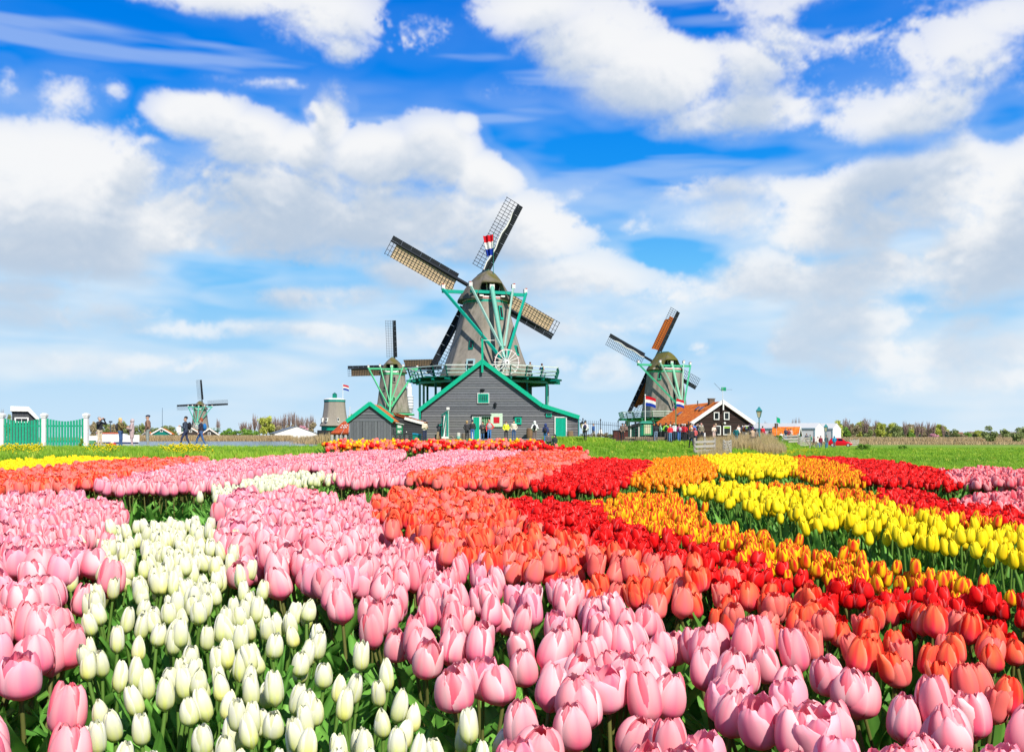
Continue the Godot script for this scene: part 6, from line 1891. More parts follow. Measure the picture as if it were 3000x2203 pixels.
func build_fences() -> void:
	var u := 58.0 / F
	var o := thing("picket_fence", "green picket fence with tall white capped posts beside the water path", "fence", ground_point(96, 58))
	var x := func(px: float) -> float: return (px - 96.0) * u
	for px in [-88.0, 3.0, 96.0, 188.5]:
		var post := part("post", Shape.new().color(WHITE).box(Vector3(-4.3 * u, -0.1, -0.13), Vector3(4.3 * u, 70 * u, 0.11)).into(), M["painted wood"], o, Vector3(x.call(px), 0, 0))
		part("post_cap", Shape.new().color(WHITE).box(Vector3(-5.2 * u, 66 * u, -0.16), Vector3(5.2 * u, 69.5 * u, 0.14)).box(Vector3(-6.4 * u, 69.5 * u, -0.19), Vector3(6.4 * u, 73.5 * u, 0.17)).prism(PackedVector2Array([Vector2(-6.4 * u, 73.5 * u), Vector2(6.4 * u, 73.5 * u), Vector2(0, 76.5 * u)]), -0.19, 0.17).into(), M["painted wood"], post)
	for span in [[-88.0, 3.0], [3.0, 96.0], [96.0, 188.5]]:
		for i in 13:
			var px: float = lerpf(span[0] + 8.0, span[1] - 7.5, i / 12.0)
			var top := 58.0 + 6.0 * pow(absf(i - 6.0) / 6.0, 1.6)
			part("picket", Shape.new().color(Color(0.02, 0.36, 0.20) * rng.randf_range(0.9, 1.1)).box(Vector3(-2.25 * u, 0.02, -0.015), Vector3(2.25 * u, top * u, 0.015)).into(), M["painted wood"], o, Vector3(x.call(px), 0, 0.03))
		for y in [12.0, 46.0]: part("fence_rail", Shape.new().color(Color(0.02, 0.28, 0.16)).box(Vector3(x.call(span[0] + 4), y * u, -0.06), Vector3(x.call(span[1] - 4), (y + 3.5) * u, 0.012)).into(), M["painted wood"], o)
	# iron railing between barn and house
	var r := thing("iron_railing", "black iron railing with pointed bars between the barn and the orange roofed house", "railing", ground_point(1398, 93))
	u = 93.0 / F
	var g := func(px: float) -> float: return ground_height((px - 1125.0) * u, -93.0) - r.position.y
	var bar := Shape.new().color(BLACK * 1.4).box(Vector3(-0.012, 0, -0.012), Vector3(0.012, 1.62, 0.012)).lathe([Vector2(0.025, 1.62), Vector2(0.001, 1.78)], 4, false).into()
	var big := Shape.new().color(BLACK).box(Vector3(-0.035, -0.1, -0.035), Vector3(0.035, 1.8, 0.035)).lathe([Vector2(0.06, 1.8), Vector2(0.07, 1.86), Vector2(0.001, 2.0)], 6, false).into()
	var i := 0
	var px := 1281.0
	while px < 1518.0:
		part("post" if i % 9 == 0 else "railing_bar", big if i % 9 == 0 else bar, M["metal"], r, Vector3((px - 1398.0) * u, g.call(px), 0))
		px += 4.3
		i += 1
	for y in [0.25, 1.45]:
		for k in 8:
			var a := 1281.0 + k * 29.6
			part("railing_rail", Shape.new().color(BLACK * 1.4).beam(Vector3((a - 1398.0) * u, g.call(a) + y, 0.015), Vector3((a + 29.6 - 1398.0) * u, g.call(a + 29.6) + y, 0.015), 0.02, 0.04).into(), M["metal"], r)
	# grille at the barn's right end
	var gate := thing("iron_grille", "dark iron grille at the right end of the barn wall", "grille", at(1264, 963.5, 91))
	u = 91.0 / F
	for k in 6: part("grille_bar", Shape.new().color(BLACK * 2.0).box(Vector3(-0.011, -0.1, -0.011), Vector3(0.011, 37 * u, 0.011)).into(), M["metal"], gate, Vector3((-7 + k * 2.9) * u, 0, 0))
	for k in 5: part("grille_rail", Shape.new().color(BLACK * 2.0).box(Vector3(-7.2 * u, -0.011, 0.012), Vector3(7.6 * u, 0.011, 0.03)).into(), M["metal"], gate, Vector3(0, (4 + k * 8) * u, 0))
	# grey timber fences and gates on the meadow
	var wood := Color(0.42, 0.38, 0.33)
	for q in [[1527.0, 1571.0, 80.0, 3, false, "weathered pale board fence half hidden by reeds below the orange roofed house"], [1591.0, 1606.0, 79.0, 2, true, "short leaning timber gate beside the reeds"], [1723.0, 1754.0, 125.0, 3, false, "weathered board fence beside the braced timber gate"], [1757.0, 1780.0, 124.0, 2, true, "braced timber field gate on the meadow"], [1868.0, 1887.0, 178.0, 3, false, "small grey board fence in front of the red car"]]:
		u = q[2] / F
		var f := thing("timber_gate" if q[4] else "board_fence", q[5], "gate" if q[4] else "fence", ground_point((q[0] + q[1]) / 2, q[2]))
		var w: float = (q[1] - q[0]) * u
		for k in q[3]:
			var xx: float = -w / 2 + w * k / (q[3] - 1.0)
			part("post", Shape.new().color(wood * rng.randf_range(0.8, 1.05)).box(Vector3(xx - 0.08, -0.2, -0.08), Vector3(xx + 0.08, 1.28, 0.06)).into(), M["rough wood"], f)
		for k in (5 if q[4] else 3):
			var y := 0.22 + k * (0.22 if q[4] else 0.36)
			part("rail", Shape.new().color(wood.lerp(WHITE, 0.25) * rng.randf_range(0.9, 1.08)).beam(Vector3(-w / 2, y, 0.09), Vector3(w / 2, y + 0.06, 0.09), 0.035, 0.12 if q[4] else 0.2).into(), M["rough wood"], f)
		if q[4]:
			part("brace", Shape.new().color(wood).beam(Vector3(-w / 2, 0.2, 0.13), Vector3(0, 1.2, 0.13), 0.035, 0.12).into(), M["rough wood"], f)
			part("brace", Shape.new().color(wood).beam(Vector3(w / 2, 0.2, 0.14), Vector3(0, 1.2, 0.14), 0.035, 0.12).into(), M["rough wood"], f)


func wheel_parts(parent: Node3D, called: String, where: Vector3, r: float, tyre_w: float, spokes: int) -> void:
	var pts := []
	var rr := []
	for i in 21:
		pts.append(Vector3(cos(TAU * i / 20) * r, sin(TAU * i / 20) * r, 0))
		rr.append(tyre_w)
	var w := part(called, Shape.new().color(BLACK).tube(pts, rr, 6, false).into(), M["metal"], parent, where)
	if spokes == 0:
		part("rim", Shape.new().color(Color(0.5, 0.5, 0.52)).tube([Vector3(0, 0, -tyre_w), Vector3(0, 0, tyre_w * 0.9)], [r - tyre_w * 0.6, r - tyre_w * 0.6], 14).into(), M["metal"], w)
	else:
		var s := Shape.new().color(Color(0.4, 0.4, 0.4))
		for i in spokes: s.beam(Vector3.ZERO, Vector3(cos(TAU * i / spokes), sin(TAU * i / spokes), 0) * r, 0.008, 0.008)
		part("spokes", s.into(), M["metal"], w)


func build_things() -> void:
	var red := Color(0.62, 0.008, 0.02)
	var blue := Color(0.008, 0.04, 0.36)
	var tri := [red, WHITE, blue]
	var top := at(1084, 612, 102.3)
	flag("limp red, white and blue flag on a pole above the cap of the biggest mill", top, 4.6, 1.25, 2.1, Color(0.02, 0.18, 0.14), tri, 1.0)
	flag("tiny red, white and blue flag above the capless mill tower", at(753, 877, 160), 2.4, 0.95, 0.85, WHITE, tri, 0.0, 0.05)
	var b := ground_point(1418, 98.5)
	flag("large red, white and blue flag on a white pole beside the notice board", b, at(0, 869, 98.5).y - b.y, 1.05, 0.95, WHITE, tri, 0.0, 0.05)
	b = ground_point(1485.5, 96)
	flag("smaller red, white and blue flag on a green pole before the orange roof", b, at(0, 875, 96).y - b.y, 0.8, 0.72, Color(0.0, 0.30, 0.16), tri, 0.0, 0.045)
	b = ground_point(1707, 139)
	flag("plain green flag on a thin pole by the metal shed", b, at(0, 916, 139).y - b.y, 0.5, 0.72, Color(0.4, 0.44, 0.44), [Color(0.0, 0.42, 0.20)], 0.0, 0.03)
	# street lamps
	for q in [[1668.6, 94.0, 76.0, "teal street lamp with four sided lantern beside the reeds"], [1815.5, 136.0, 55.0, "farther street lamp with slim post behind the walkers"]]:
		var u: float = q[1] / F
		var l := thing("street_lamp", q[3], "street lamp", ground_point(q[0], q[1]), 0.4, "teal street lamps")
		var h: float = (q[2] - 8.0) * u - 0.55
		part("post", Shape.new().color(Color(0.03, 0.20, 0.22)).lathe([Vector2(0.11, -0.1), Vector2(0.11, 0.7), Vector2(0.065, 0.8), Vector2(0.05, h - 0.1), Vector2(0.09, h - 0.05), Vector2(0.06, h)], 10).into(), M["metal"], l)
		var la := part("lantern", Shape.new().color(Color(0.03, 0.24, 0.26)).lathe([Vector2(0.34, h + 0.62), Vector2(0.40, h + 0.62), Vector2(0.16, h + 0.88), Vector2(0.10, h + 0.98), Vector2(0.001, h + 1.02)], 4, false).into(), M["metal"], l)
		part("lantern_glass", Shape.new().color(Color(0.62, 0.55, 0.36)).lathe([Vector2(0.14, h + 0.02), Vector2(0.31, h + 0.61), Vector2(0.001, h + 0.615)], 4, false).into(), M["painted wood"], la)
		for k in 4:
			var a := TAU * k / 4
			part("lantern_rib", Shape.new().color(Color(0.03, 0.20, 0.22)).beam(Vector3(cos(a) * 0.15, h, sin(a) * 0.15), Vector3(cos(a) * 0.33, h + 0.62, sin(a) * 0.33), 0.03, 0.03).into(), M["metal"], la)
	# litter bin
	var u := 77.5 / F
	var bin := thing("litter_bin", "teal litter bin with slanted blue lid beside the man in cream", "litter bin", ground_point(915, 77.5))
	part("tub", Shape.new().color(Color(0.0, 0.20, 0.13)).prism(PackedVector2Array([Vector2(-8.3 * u, 0), Vector2(8.3 * u, 0), Vector2(8.8 * u, 17 * u), Vector2(-8.8 * u, 19.5 * u)]), -0.5, 0.0).into(), M["painted wood"], bin)
	part("bin_lid", Shape.new().color(Color(0.01, 0.22, 0.38)).prism(PackedVector2Array([Vector2(-9.2 * u, 19.5 * u), Vector2(9.2 * u, 16.8 * u), Vector2(9.0 * u, 20.0 * u), Vector2(-6.5 * u, 22.5 * u), Vector2(-9.2 * u, 22.3 * u)]), -0.55, 0.05).into(), M["painted wood"], bin)
	part("white_diamond", Shape.new().color(WHITE).mid(Vector3.ZERO, Vector3(0.12, 0.12, 0.01)).into(), M["painted wood"], bin, Vector3(0, 10 * u, 0.008)).rotation.z = PI / 4
	# teal and white timber frame against the barn wall
	u = 91.0 / F
	var fr := thing("timber_trestle", "tall narrow teal and white timber trestle standing against the barn wall", "trestle", at(979, 963.5, 91.2))
	var beam := func(called: String, c: Color, x0: float, y0: float, x1: float, y1: float, w: float, z: float) -> void: part(called, Shape.new().color(c).beam(Vector3(x0 * u, y0 * u, z), Vector3(x1 * u, y1 * u, z), w * u, 0.08, Vector3(0, 0, 1)).into(), M["painted wood"], fr)
	beam.call("upright", Color(0.0, 0.16, 0.13), -9, -1, -8, 52, 2.0, 0.0)
	beam.call("upright", WHITE, -4.5, 0, -1.2, 50, 5.0, 0.06)
	beam.call("upright", Color(0.0, 0.26, 0.20), -6.5, 0, 2.5, 60, 2.2, 0.15)
	beam.call("upright", Color(0.02, 0.30, 0.24), 4.0, 0, 4.2, 56, 3.6, 0.05)
	beam.call("upright", Color(0.42, 0.66, 0.55), 7.0, 0, 6.5, 64, 1.4, 0.1)
	beam.call("head_beam", Color(0.0, 0.14, 0.11), -8.5, 51, 5, 60, 3.0, 0.22)
	beam.call("cross_bar", Color(0.0, 0.28, 0.20), -14, 29, -7, 30, 2.4, 0.1)
	part("white_block", Shape.new().color(WHITE).mid(Vector3(5.5 * u, 66 * u, 0.1), Vector3(6.5 * u, 5.5 * u, 0.25)).into(), M["painted wood"], fr)
	part("white_foot", Shape.new().color(WHITE).mid(Vector3(-1 * u, 2 * u, 0.2), Vector3(15 * u, 4.5 * u, 0.3)).into(), M["painted wood"], fr)
	# barrels, drum, stones and timber along the wall
	for q in [[1163.5, 91.2, 0.29, 0.96, Color(0.24, 0.15, 0.085), "big wooden barrel standing against the barn wall"], [1253.5, 91.0, 0.27, 0.70, Color(0.30, 0.20, 0.12), "weathered tree stump barrel beside the right hand teal door"], [1018, 91.3, 0.17, 0.5, Color(0.20, 0.16, 0.13), "small brown keg beside the white and teal drum"]]:
		var ba := thing("barrel", q[5], "barrel", at(q[0], 963.8, q[1]))
		for k in 12:
			var s := Shape.new().color(q[4] * rng.randf_range(0.8, 1.15))
			var rows := []
			for j in 6:
				var row := []
				for i in 3:
					var a := TAU * (k + i / 2.0 * 0.96) / 12
					var rr: float = q[2] * (0.88 + 0.12 * sin(PI * j / 5.0))
					row.append(Vector3(cos(a) * rr, q[3] * j / 5.0, sin(a) * rr))
				rows.append(row)
			part("stave", s.sheet(rows).into(), M["rough wood"], ba)
		part("barrel_head", Shape.new().color(q[4] * 0.7).lathe([Vector2(q[2] * 0.87, q[3] * 0.96), Vector2(0.001, q[3] * 0.96)], 12).into(), M["rough wood"], ba)
		for y in [0.2, 0.8]: part("hoop", Shape.new().color(BLACK * 2.0).lathe([Vector2(q[2] * (0.885 + 0.12 * sin(PI * y)), q[3] * (y - 0.03)), Vector2(q[2] * (0.89 + 0.12 * sin(PI * y)), q[3] * (y + 0.03))], 14).into(), M["metal"], ba)
	var dr := thing("drum", "pale drum with a teal lower half against the barn wall", "drum", at(1007, 963.8, 91.3))
	part("drum_body", Shape.new().color(Color(0.62, 0.60, 0.56)).lathe([Vector2(0.17, 0.22), Vector2(0.18, 0.26), Vector2(0.175, 0.52), Vector2(0.16, 0.55), Vector2(0.001, 0.55)], 14).into(), M["painted wood"], dr)
	part("drum_base", Shape.new().color(Color(0.20, 0.52, 0.45)).lathe([Vector2(0.17, 0.0), Vector2(0.178, 0.03), Vector2(0.178, 0.2), Vector2(0.17, 0.22)], 14).into(), M["painted wood"], dr)
	var pts := []
	var rr := []
	for i in 13:
		pts.append(Vector3(cos(PI * i / 12) * 0.24, sin(PI * i / 12) * 0.24, 0))
		rr.append(0.07)
	var st := part("half_millstone", Shape.new().color(Color(0.24, 0.22, 0.19)).tube(pts, rr, 8).into(), M["stone"], null, at(990, 963.8, 91.3))
	tag(st, "half sunk grey stone ring beside the timber frame", "stone")
	for q in [[961, 0.62, Color(0.45, 0.34, 0.20)], [967, 0.36, Color(0.40, 0.22, 0.13)]]:
		var lg := part("wood_block", Shape.new().color(q[2]).beam(Vector3(0, -0.02, 0), Vector3(0.05, q[1], -0.1), 0.16, 0.12).into(), M["rough wood"], null, at(q[0], 963.8, 91.4))
		tag(lg, "taller split wood block leaning on the barn wall" if q[0] == 961 else "short reddish wood block beside the taller one", "wood block")
	# green notice case by the small shed, and two bicycles below it
	u = 83.0 / F
	var nb := thing("notice_case", "green notice case with two white sheets at the corner of the small shed", "notice board", at(877.5, 965, 83))
	part("case", Shape.new().color(Color(0.01, 0.24, 0.10)).box(Vector3(-6.8 * u, 11 * u, -0.1), Vector3(6.8 * u, 34 * u, 0.0)).into(), M["painted wood"], nb)
	part("case_roof", Shape.new().color(Color(0.6, 0.64, 0.58)).beam(Vector3(-8 * u, 36.5 * u, -0.05), Vector3(10 * u, 32.5 * u, -0.05), 0.35, 0.06).into(), M["painted wood"], nb)
	for y in [28.0, 16.5]: part("notice_sheet", Shape.new().color(Color(0.66, 0.72, 0.66)).mid(Vector3(0, y * u, 0.006), Vector3(8.5 * u, 6.5 * u, 0.008)).into(), M["cloth"], nb)
	for s in [-1, 1]: part("leg", Shape.new().color(Color(0.01, 0.14, 0.07)).box(Vector3(s * 5.6 * u - 0.03, -0.1, -0.08), Vector3(s * 5.6 * u + 0.03, 11 * u, -0.02)).into(), M["painted wood"], nb)
	for q in [[872.5, 82.3, 0.2, "dark bicycle parked under the green notice case"], [884.5, 82.0, -0.25, "second bicycle with a white headlamp beside the first"]]:
		var bk := thing("bicycle", q[3], "bicycle", at(q[0], 965.8, q[1]), q[2])
		bk.scale = Vector3.ONE * 0.72
		wheel_parts(bk, "wheel", Vector3(-0.52, 0.34, 0), 0.32, 0.025, 12)
		wheel_parts(bk, "wheel", Vector3(0.52, 0.34, 0), 0.32, 0.025, 12)
		part("frame", Shape.new().color(BLACK * 2.0).tube([Vector3(-0.52, 0.34, 0), Vector3(-0.05, 0.30, 0), Vector3(0.36, 0.78, 0)], [0.018, 0.02, 0.02], 6).tube([Vector3(-0.05, 0.30, 0), Vector3(-0.18, 0.86, 0)], [0.02, 0.016], 6).tube([Vector3(-0.16, 0.78, 0), Vector3(0.36, 0.76, 0)], [0.018, 0.018], 6).tube([Vector3(-0.52, 0.34, 0), Vector3(-0.16, 0.78, 0)], [0.012, 0.012], 6).tube([Vector3(0.52, 0.34, 0), Vector3(0.34, 0.98, 0)], [0.015, 0.018], 6).into(), M["metal"], bk)
		part("handlebar", Shape.new().color(BLACK * 2.0).tube([Vector3(0.22, 1.0, -0.28), Vector3(0.36, 1.02, 0), Vector3(0.22, 1.0, 0.28)], [0.014, 0.014, 0.014], 6).into(), M["metal"], bk)
		part("saddle", Shape.new().color(BLACK).ball(Vector3(-0.2, 0.9, 0), Vector3(0.14, 0.04, 0.08), 5, 8).into(), M["cloth"], bk)
		part("headlamp", Shape.new().color(WHITE).ball(Vector3(0.46, 0.86, 0), Vector3(0.07, 0.07, 0.06), 5, 8).into(), M["painted wood"], bk)
	for i in 5:
		var bl := part("bollard", Shape.new().color(Color(0.45, 0.45, 0.42)).lathe([Vector2(0.15, -0.1), Vector2(0.14, 0.42), Vector2(0.10, 0.5), Vector2(0.001, 0.52)], 8).into(), M["stone"], null, at([729, 740, 749, 759, 768][i], 968.5, 88))
		tag(bl, "low grey stone bollard, %s of five from the water towards the shed" % ["first", "second", "third", "fourth", "fifth"][i], "bollard", "stone bollards before the workshop")
	var gp := part("thin_white_mast", Shape.new().color(WHITE).tube([Vector3.ZERO, Vector3(0.1, 2.9, 0)], [0.04, 0.025], 6).tube([Vector3(-0.75, 0.3, 0), Vector3(0.05, 1.9, 0)], [0.015, 0.015], 4).into(), M["painted wood"], null, at(766, 967, 86))
	tag(gp, "thin white mast with a stay beside the small shed", "mast")
	# planter of dark boards behind the railing, low timber pile
	u = 97.0 / F
	var cr := thing("wooden_container", "reddish brown wooden container with dark lid behind the iron railing", "container", ground_point(1364.5, 97))
	for k in 5: part("plank", Shape.new().color(Color(0.11, 0.028, 0.022) * rng.randf_range(0.85, 1.15)).box(Vector3(-16 * u, (0.2 + k * 4.6) * u, -0.8), Vector3(16 * u, (4.7 + k * 4.6) * u, 0)).into(), M["rough wood"], cr)
	part("container_lid", Shape.new().color(Color(0.03, 0.028, 0.03)).box(Vector3(-17 * u, 23.2 * u, -0.85), Vector3(17 * u, 24.6 * u, 0.05)).into(), M["rough wood"], cr)
	var tp := thing("timber_pile", "low pile of sawn timber behind the railing", "timber", ground_point(1416, 95.5))
	for k in 14:
		var xx := rng.randf_range(-1.4, 1.2)
		var yy := 0.08 + (k / 5) * 0.17
		part("plank", Shape.new().color(Color(0.26, 0.20, 0.14) * rng.randf_range(0.6, 1.3)).beam(Vector3(xx - 0.8, yy, -0.12 * (k % 5)), Vector3(xx + 0.9, yy + rng.randf_range(-0.03, 0.05), -0.12 * (k % 5)), 0.1, 0.14).into(), M["rough wood"], tp)
	# red car
	u = 165.0 / F
	var car := thing("parked_car", "small red hatchback parked on the meadow beyond the walkers", "car", ground_point(1847, 165), deg_to_rad(-20))
	var rc := Color(0.52, 0.006, 0.018)
	var secs := [[-1.85, 0.42, 0.85, 0.66], [-1.78, 0.28, 0.98, 0.74], [-1.2, 0.24, 1.02, 0.8], [0.0, 0.22, 0.98, 0.82], [0.9, 0.24, 0.92, 0.8], [1.6, 0.28, 0.78, 0.74], [1.88, 0.36, 0.62, 0.6]]
	var rows := []
	for s in secs: rows.append([Vector3(s[0], s[1], -s[3]), Vector3(s[0], (s[1] + s[2]) / 2, -s[3] - 0.05), Vector3(s[0], s[2] - 0.05, -s[3] + 0.02), Vector3(s[0], s[2], -s[3] + 0.18), Vector3(s[0], s[2] + 0.02, 0), Vector3(s[0], s[2], s[3] - 0.18), Vector3(s[0], s[2] - 0.05, s[3] - 0.02), Vector3(s[0], (s[1] + s[2]) / 2, s[3] + 0.05), Vector3(s[0], s[1], s[3])])
	M["car paint"] = paint("car paint", 0.25)
	part("body", Shape.new().color(rc).sheet(rows).mid(Vector3(-1.83, 0.62, 0), Vector3(0.06, 0.4, 1.3)).mid(Vector3(1.86, 0.5, 0), Vector3(0.06, 0.24, 1.15)).into(), M["car paint"], car)
	var cab := []
	for s in [[-1.72, 0.98, 0.98, 0.66], [-1.5, 0.98, 1.36, 0.60], [-1.1, 0.98, 1.48, 0.56], [0.0, 0.96, 1.46, 0.57], [0.3, 0.95, 1.36, 0.6], [0.98, 0.92, 0.93, 0.66]]:
		cab.append([Vector3(s[0], s[1], -s[3] - 0.1), Vector3(s[0], s[2] - 0.04, -s[3]), Vector3(s[0], s[2], 0), Vector3(s[0], s[2] - 0.04, s[3]), Vector3(s[0], s[1], s[3] + 0.1)])
	part("cabin", Shape.new().color(rc).sheet(cab).into(), M["car paint"], car)
	for s in [-1, 1]:
		for q in [[-1.28, -0.42, 1.38, 1.38], [-0.34, 0.62, 1.38, 1.08]]:
			var zs: float = s * 0.70
			var gl := Shape.new()
			gl.quad(Vector3(q[0], 1.0, zs), Vector3(q[1], 0.98, zs), Vector3(minf(q[1], 0.2), q[2], s * 0.605), Vector3(q[0] + 0.05, q[2], s * 0.605))
			part("side_window", gl.into(), M["glass"], car)
		part("headlight", Shape.new().color(Color(0.7, 0.7, 0.7)).ball(Vector3(1.74, 0.66, s * 0.52), Vector3(0.12, 0.08, 0.14), 5, 8).into(), M["car paint"], car)
		part("tail_light", Shape.new().color(Color(0.3, 0.0, 0.0)).mid(Vector3(-1.84, 0.8, s * 0.6), Vector3(0.06, 0.2, 0.14)).into(), M["car paint"], car)
		for x in [-1.2, 1.25]: wheel_parts(car, "wheel", Vector3(x, 0.3, s * 0.76), 0.24, 0.08, 0)
	var ws := Shape.new()
	ws.quad(Vector3(0.36, 1.33, -0.52), Vector3(0.36, 1.33, 0.52), Vector3(0.94, 0.97, 0.6), Vector3(0.94, 0.97, -0.6))
	part("windscreen", ws.into(), M["glass"], car, Vector3(0.02, 0.02, 0))
	# boat, buoy, green box and masts by the water
	u = 140.0 / F
	var boat := thing("boat", "long white boat with dark blue waterline moored across the water", "boat", Vector3((247 - 1125) * u, 0.72, -140), deg_to_rad(8))
	var hl := []
	for i in 9:
		var v := i / 8.0
		var xx := lerpf(-62, 56, v) * u
		var wd := 1.5 * sqrt(maxf(0.0, 1.0 - pow(v, 5.0)))
		var up := (16.5 + 3.0 * v * v) * u
		hl.append([Vector3(xx, 3 * u, -wd * 0.8), Vector3(xx, up, -wd), Vector3(xx, up + 0.02, 0), Vector3(xx, up, wd), Vector3(xx, 3 * u, wd * 0.8)])
	part("hull", Shape.new().color(WHITE).sheet(hl).into(), M["painted wood"], boat)
	part("waterline", Shape.new().color(Color(0.02, 0.04, 0.12)).box(Vector3(-62 * u, -0.3, -1.15), Vector3(50 * u, 3.2 * u, 1.22)).into(), M["painted wood"], boat)
	part("cabin", Shape.new().color(Color(0.72, 0.72, 0.72)).box(Vector3(-30 * u, 16 * u, -0.9), Vector3(28 * u, 22 * u, 0.8)).into(), M["painted wood"], boat)
	part("cabin_roof", Shape.new().color(Color(0.52, 0.10, 0.05)).box(Vector3(-31 * u, 22 * u, -1.0), Vector3(14 * u, 24.5 * u, 0.9)).into(), M["painted wood"], boat)
	var by := thing("buoy", "red and white buoy floating on the river", "buoy", Vector3((246 - 1125) * 104.0 / F, 0.7, -104))
	part("float", Shape.new().color(Color(0.62, 0.02, 0.04)).lathe([Vector2(0.28, -0.1), Vector2(0.40, 0.1), Vector2(0.38, 0.26), Vector2(0.16, 0.34)], 14).into(), M["painted wood"], by)
	part("buoy_top", Shape.new().color(WHITE).lathe([Vector2(0.16, 0.34), Vector2(0.08, 0.52), Vector2(0.001, 0.58)], 10).into(), M["painted wood"], by)
	u = 58.0 / F
	var gb := thing("green_box", "low green box on legs beside the last white fence post", "box", ground_point(199, 58.6))
	part("box_top", Shape.new().color(Color(0.12, 0.34, 0.18)).box(Vector3(-6.5 * u, 8 * u, -0.25), Vector3(7 * u, 16 * u, 0.05)).into(), M["painted wood"], gb)
	for s in [-1, 1]: part("leg", Shape.new().color(Color(0.10, 0.12, 0.06)).box(Vector3(s * 4.5 * u - 0.05, -0.1, -0.2), Vector3(s * 4.5 * u + 0.05, 8 * u, 0)).into(), M["rough wood"], gb)
	var ma := part("ship_mast", Shape.new().color(Color(0.10, 0.16, 0.24)).tube([Vector3(0, -1, 0), Vector3(0, 9.6, 0)], [0.10, 0.06], 6).into(), M["metal"], null, at(355.8, 966, 300))
	tag(ma, "tall thin dark mast rising behind the green gabled house", "mast")
	ma = part("beacon_mast", Shape.new().color(Color(0.06, 0.09, 0.14)).tube([Vector3(0, -1, 0), Vector3(0, 5.2, 0)], [0.14, 0.10], 6).mid(Vector3(0, 5.1, 0), Vector3(0.9, 0.5, 0.4)).into(), M["metal"], null, at(242, 964, 300))
	tag(ma, "short dark mast with a wide head behind the white boat", "mast")
	# far lamp posts, low roofs beyond the marsh
	for i in 7:
		var l := part("far_lamp_post", Shape.new().color(Color(0.55, 0.58, 0.6)).tube([Vector3.ZERO, Vector3(0, 4.2, 0), Vector3(-0.7, 4.5, 0)], [0.12, 0.09, 0.07], 5).into(), M["metal"], null, at([1844, 1872, 1898, 1914.5, 1931, 1946.5, 1985][i], 963.2, 600))
		tag(l, "pale road lamp beyond the marsh, %s from the metal sheds" % ["first", "second", "third", "fourth", "fifth", "sixth", "seventh"][i], "street lamp", "road lamps beyond the marsh")
	for q in [[1967, 640, 11.0, 1.6, 0.6, Color(0.62, 0.66, 0.66), "low pale hall with teal stripe beyond the marsh"], [2038, 640, 6.0, 2.6, 2.2, Color(0.5, 0.46, 0.44), "grey house with tan roof beyond the marsh beside bare trees"], [2110, 660, 5.0, 2.2, 2.0, Color(0.62, 0.58, 0.55), "pale house with brown roof beyond the marsh by the brown hedge"], [2138, 680, 5.0, 2.6, 2.0, Color(0.66, 0.64, 0.62), "white house with brown roof beside the pale house beyond the marsh"], [1880, 520, 7.0, 0.8, 2.6, Color(0.12, 0.09, 0.08), "dark barn roof among the trees beyond the marsh"], [2010, 660, 6.0, 1.2, 2.0, Color(0.2, 0.16, 0.15), "low dark roofed house among the trees beyond the marsh"]]:
		var hs := thing("far_house", q[6], "house", at(q[0], 963.5, q[1]), rng.randf_range(-0.4, 0.4))
		part("wall", Shape.new().color(q[5]).box(Vector3(-q[2] / 2, -1, -5), Vector3(q[2] / 2, q[3], 0)).into(), M["painted wood"], hs)
		part("roof", Shape.new().color(Color(0.28, 0.13, 0.08) if q[4] > 1.0 else Color(0.1, 0.4, 0.36)).prism(PackedVector2Array([Vector2(-5.4, q[3]), Vector2(0.4, q[3]), Vector2(-2.5, q[3] + q[4])]), -q[2] / 2 - 0.3, q[2] / 2 + 0.3).into(), M["tile"], hs).rotation.y = -PI / 2
		for k in 3: part("window", Shape.new().color(BLACK * 2.0).mid(Vector3((k - 1) * q[2] * 0.3, q[3] * 0.5, 0.02), Vector3(0.9, minf(1.1, q[3] * 0.6), 0.05)).into(), M["glass"], hs)


# ---------------------------------------------------------------- grass, reeds, bushes and trees
func scatter(called: String, label: String, mesh: Mesh, mats: Array, patchy := false) -> void:
	var mm := MultiMesh.new()
	mm.transform_format = MultiMesh.TRANSFORM_3D
	mm.use_colors = patchy
	mm.mesh = mesh
	mm.instance_count = mats.size()
	var nz := FastNoiseLite.new()
	nz.seed = 61
	nz.frequency = 0.09
	for i in mats.size():
		mm.set_instance_transform(i, mats[i])
		if patchy:
			var p: Vector3 = mats[i].origin
			var k := clampf(0.5 + 0.9 * nz.get_noise_2d(p.x, p.z) + rng.randf_range(-0.2, 0.2), 0, 1)
			mm.set_instance_color(i, Color(0.55, 0.70, 0.6).lerp(Color(1.15, 1.05, 1.0), k) if rng.randf() > 0.06 else Color(1.9, 1.2, 2.0))
	var o := MultiMeshInstance3D.new()
	o.name = numbered(called)
	o.multimesh = mm
	add_child(o)
	tag(o, label, "", "", "stuff")


func tuft(n: int, h: float, spread: float, w: float, lo: Color, hi: Color, seed_: int, droop := 0.35) -> ArrayMesh:
	var q := RandomNumberGenerator.new()
	q.seed = seed_
	var s := Shape.new()
	for i in n:
		var a := q.randf() * TAU
		var base := Vector3(cos(a), 0, sin(a)) * spread * q.randf()
		var dir := Vector3(q.randf_range(-1, 1), 0, q.randf_range(-1, 1)) * droop * h
		var hh := h * q.randf_range(0.55, 1.1)
		var side := Vector3(cos(a + 1.3), 0, sin(a + 1.3)) * w
		var mid := base + dir * 0.3 + Vector3.UP * hh * 0.6
		var tip := base + dir + Vector3.UP * hh
		s.col = lo.lerp(hi, q.randf())
		s.tri(base - side, mid - side * 0.7, mid + side * 0.7)
		s.tri(base - side, mid + side * 0.7, base + side)
		s.tri(mid - side * 0.7, tip, mid + side * 0.7)
	return s.into(null, M["leaf"])


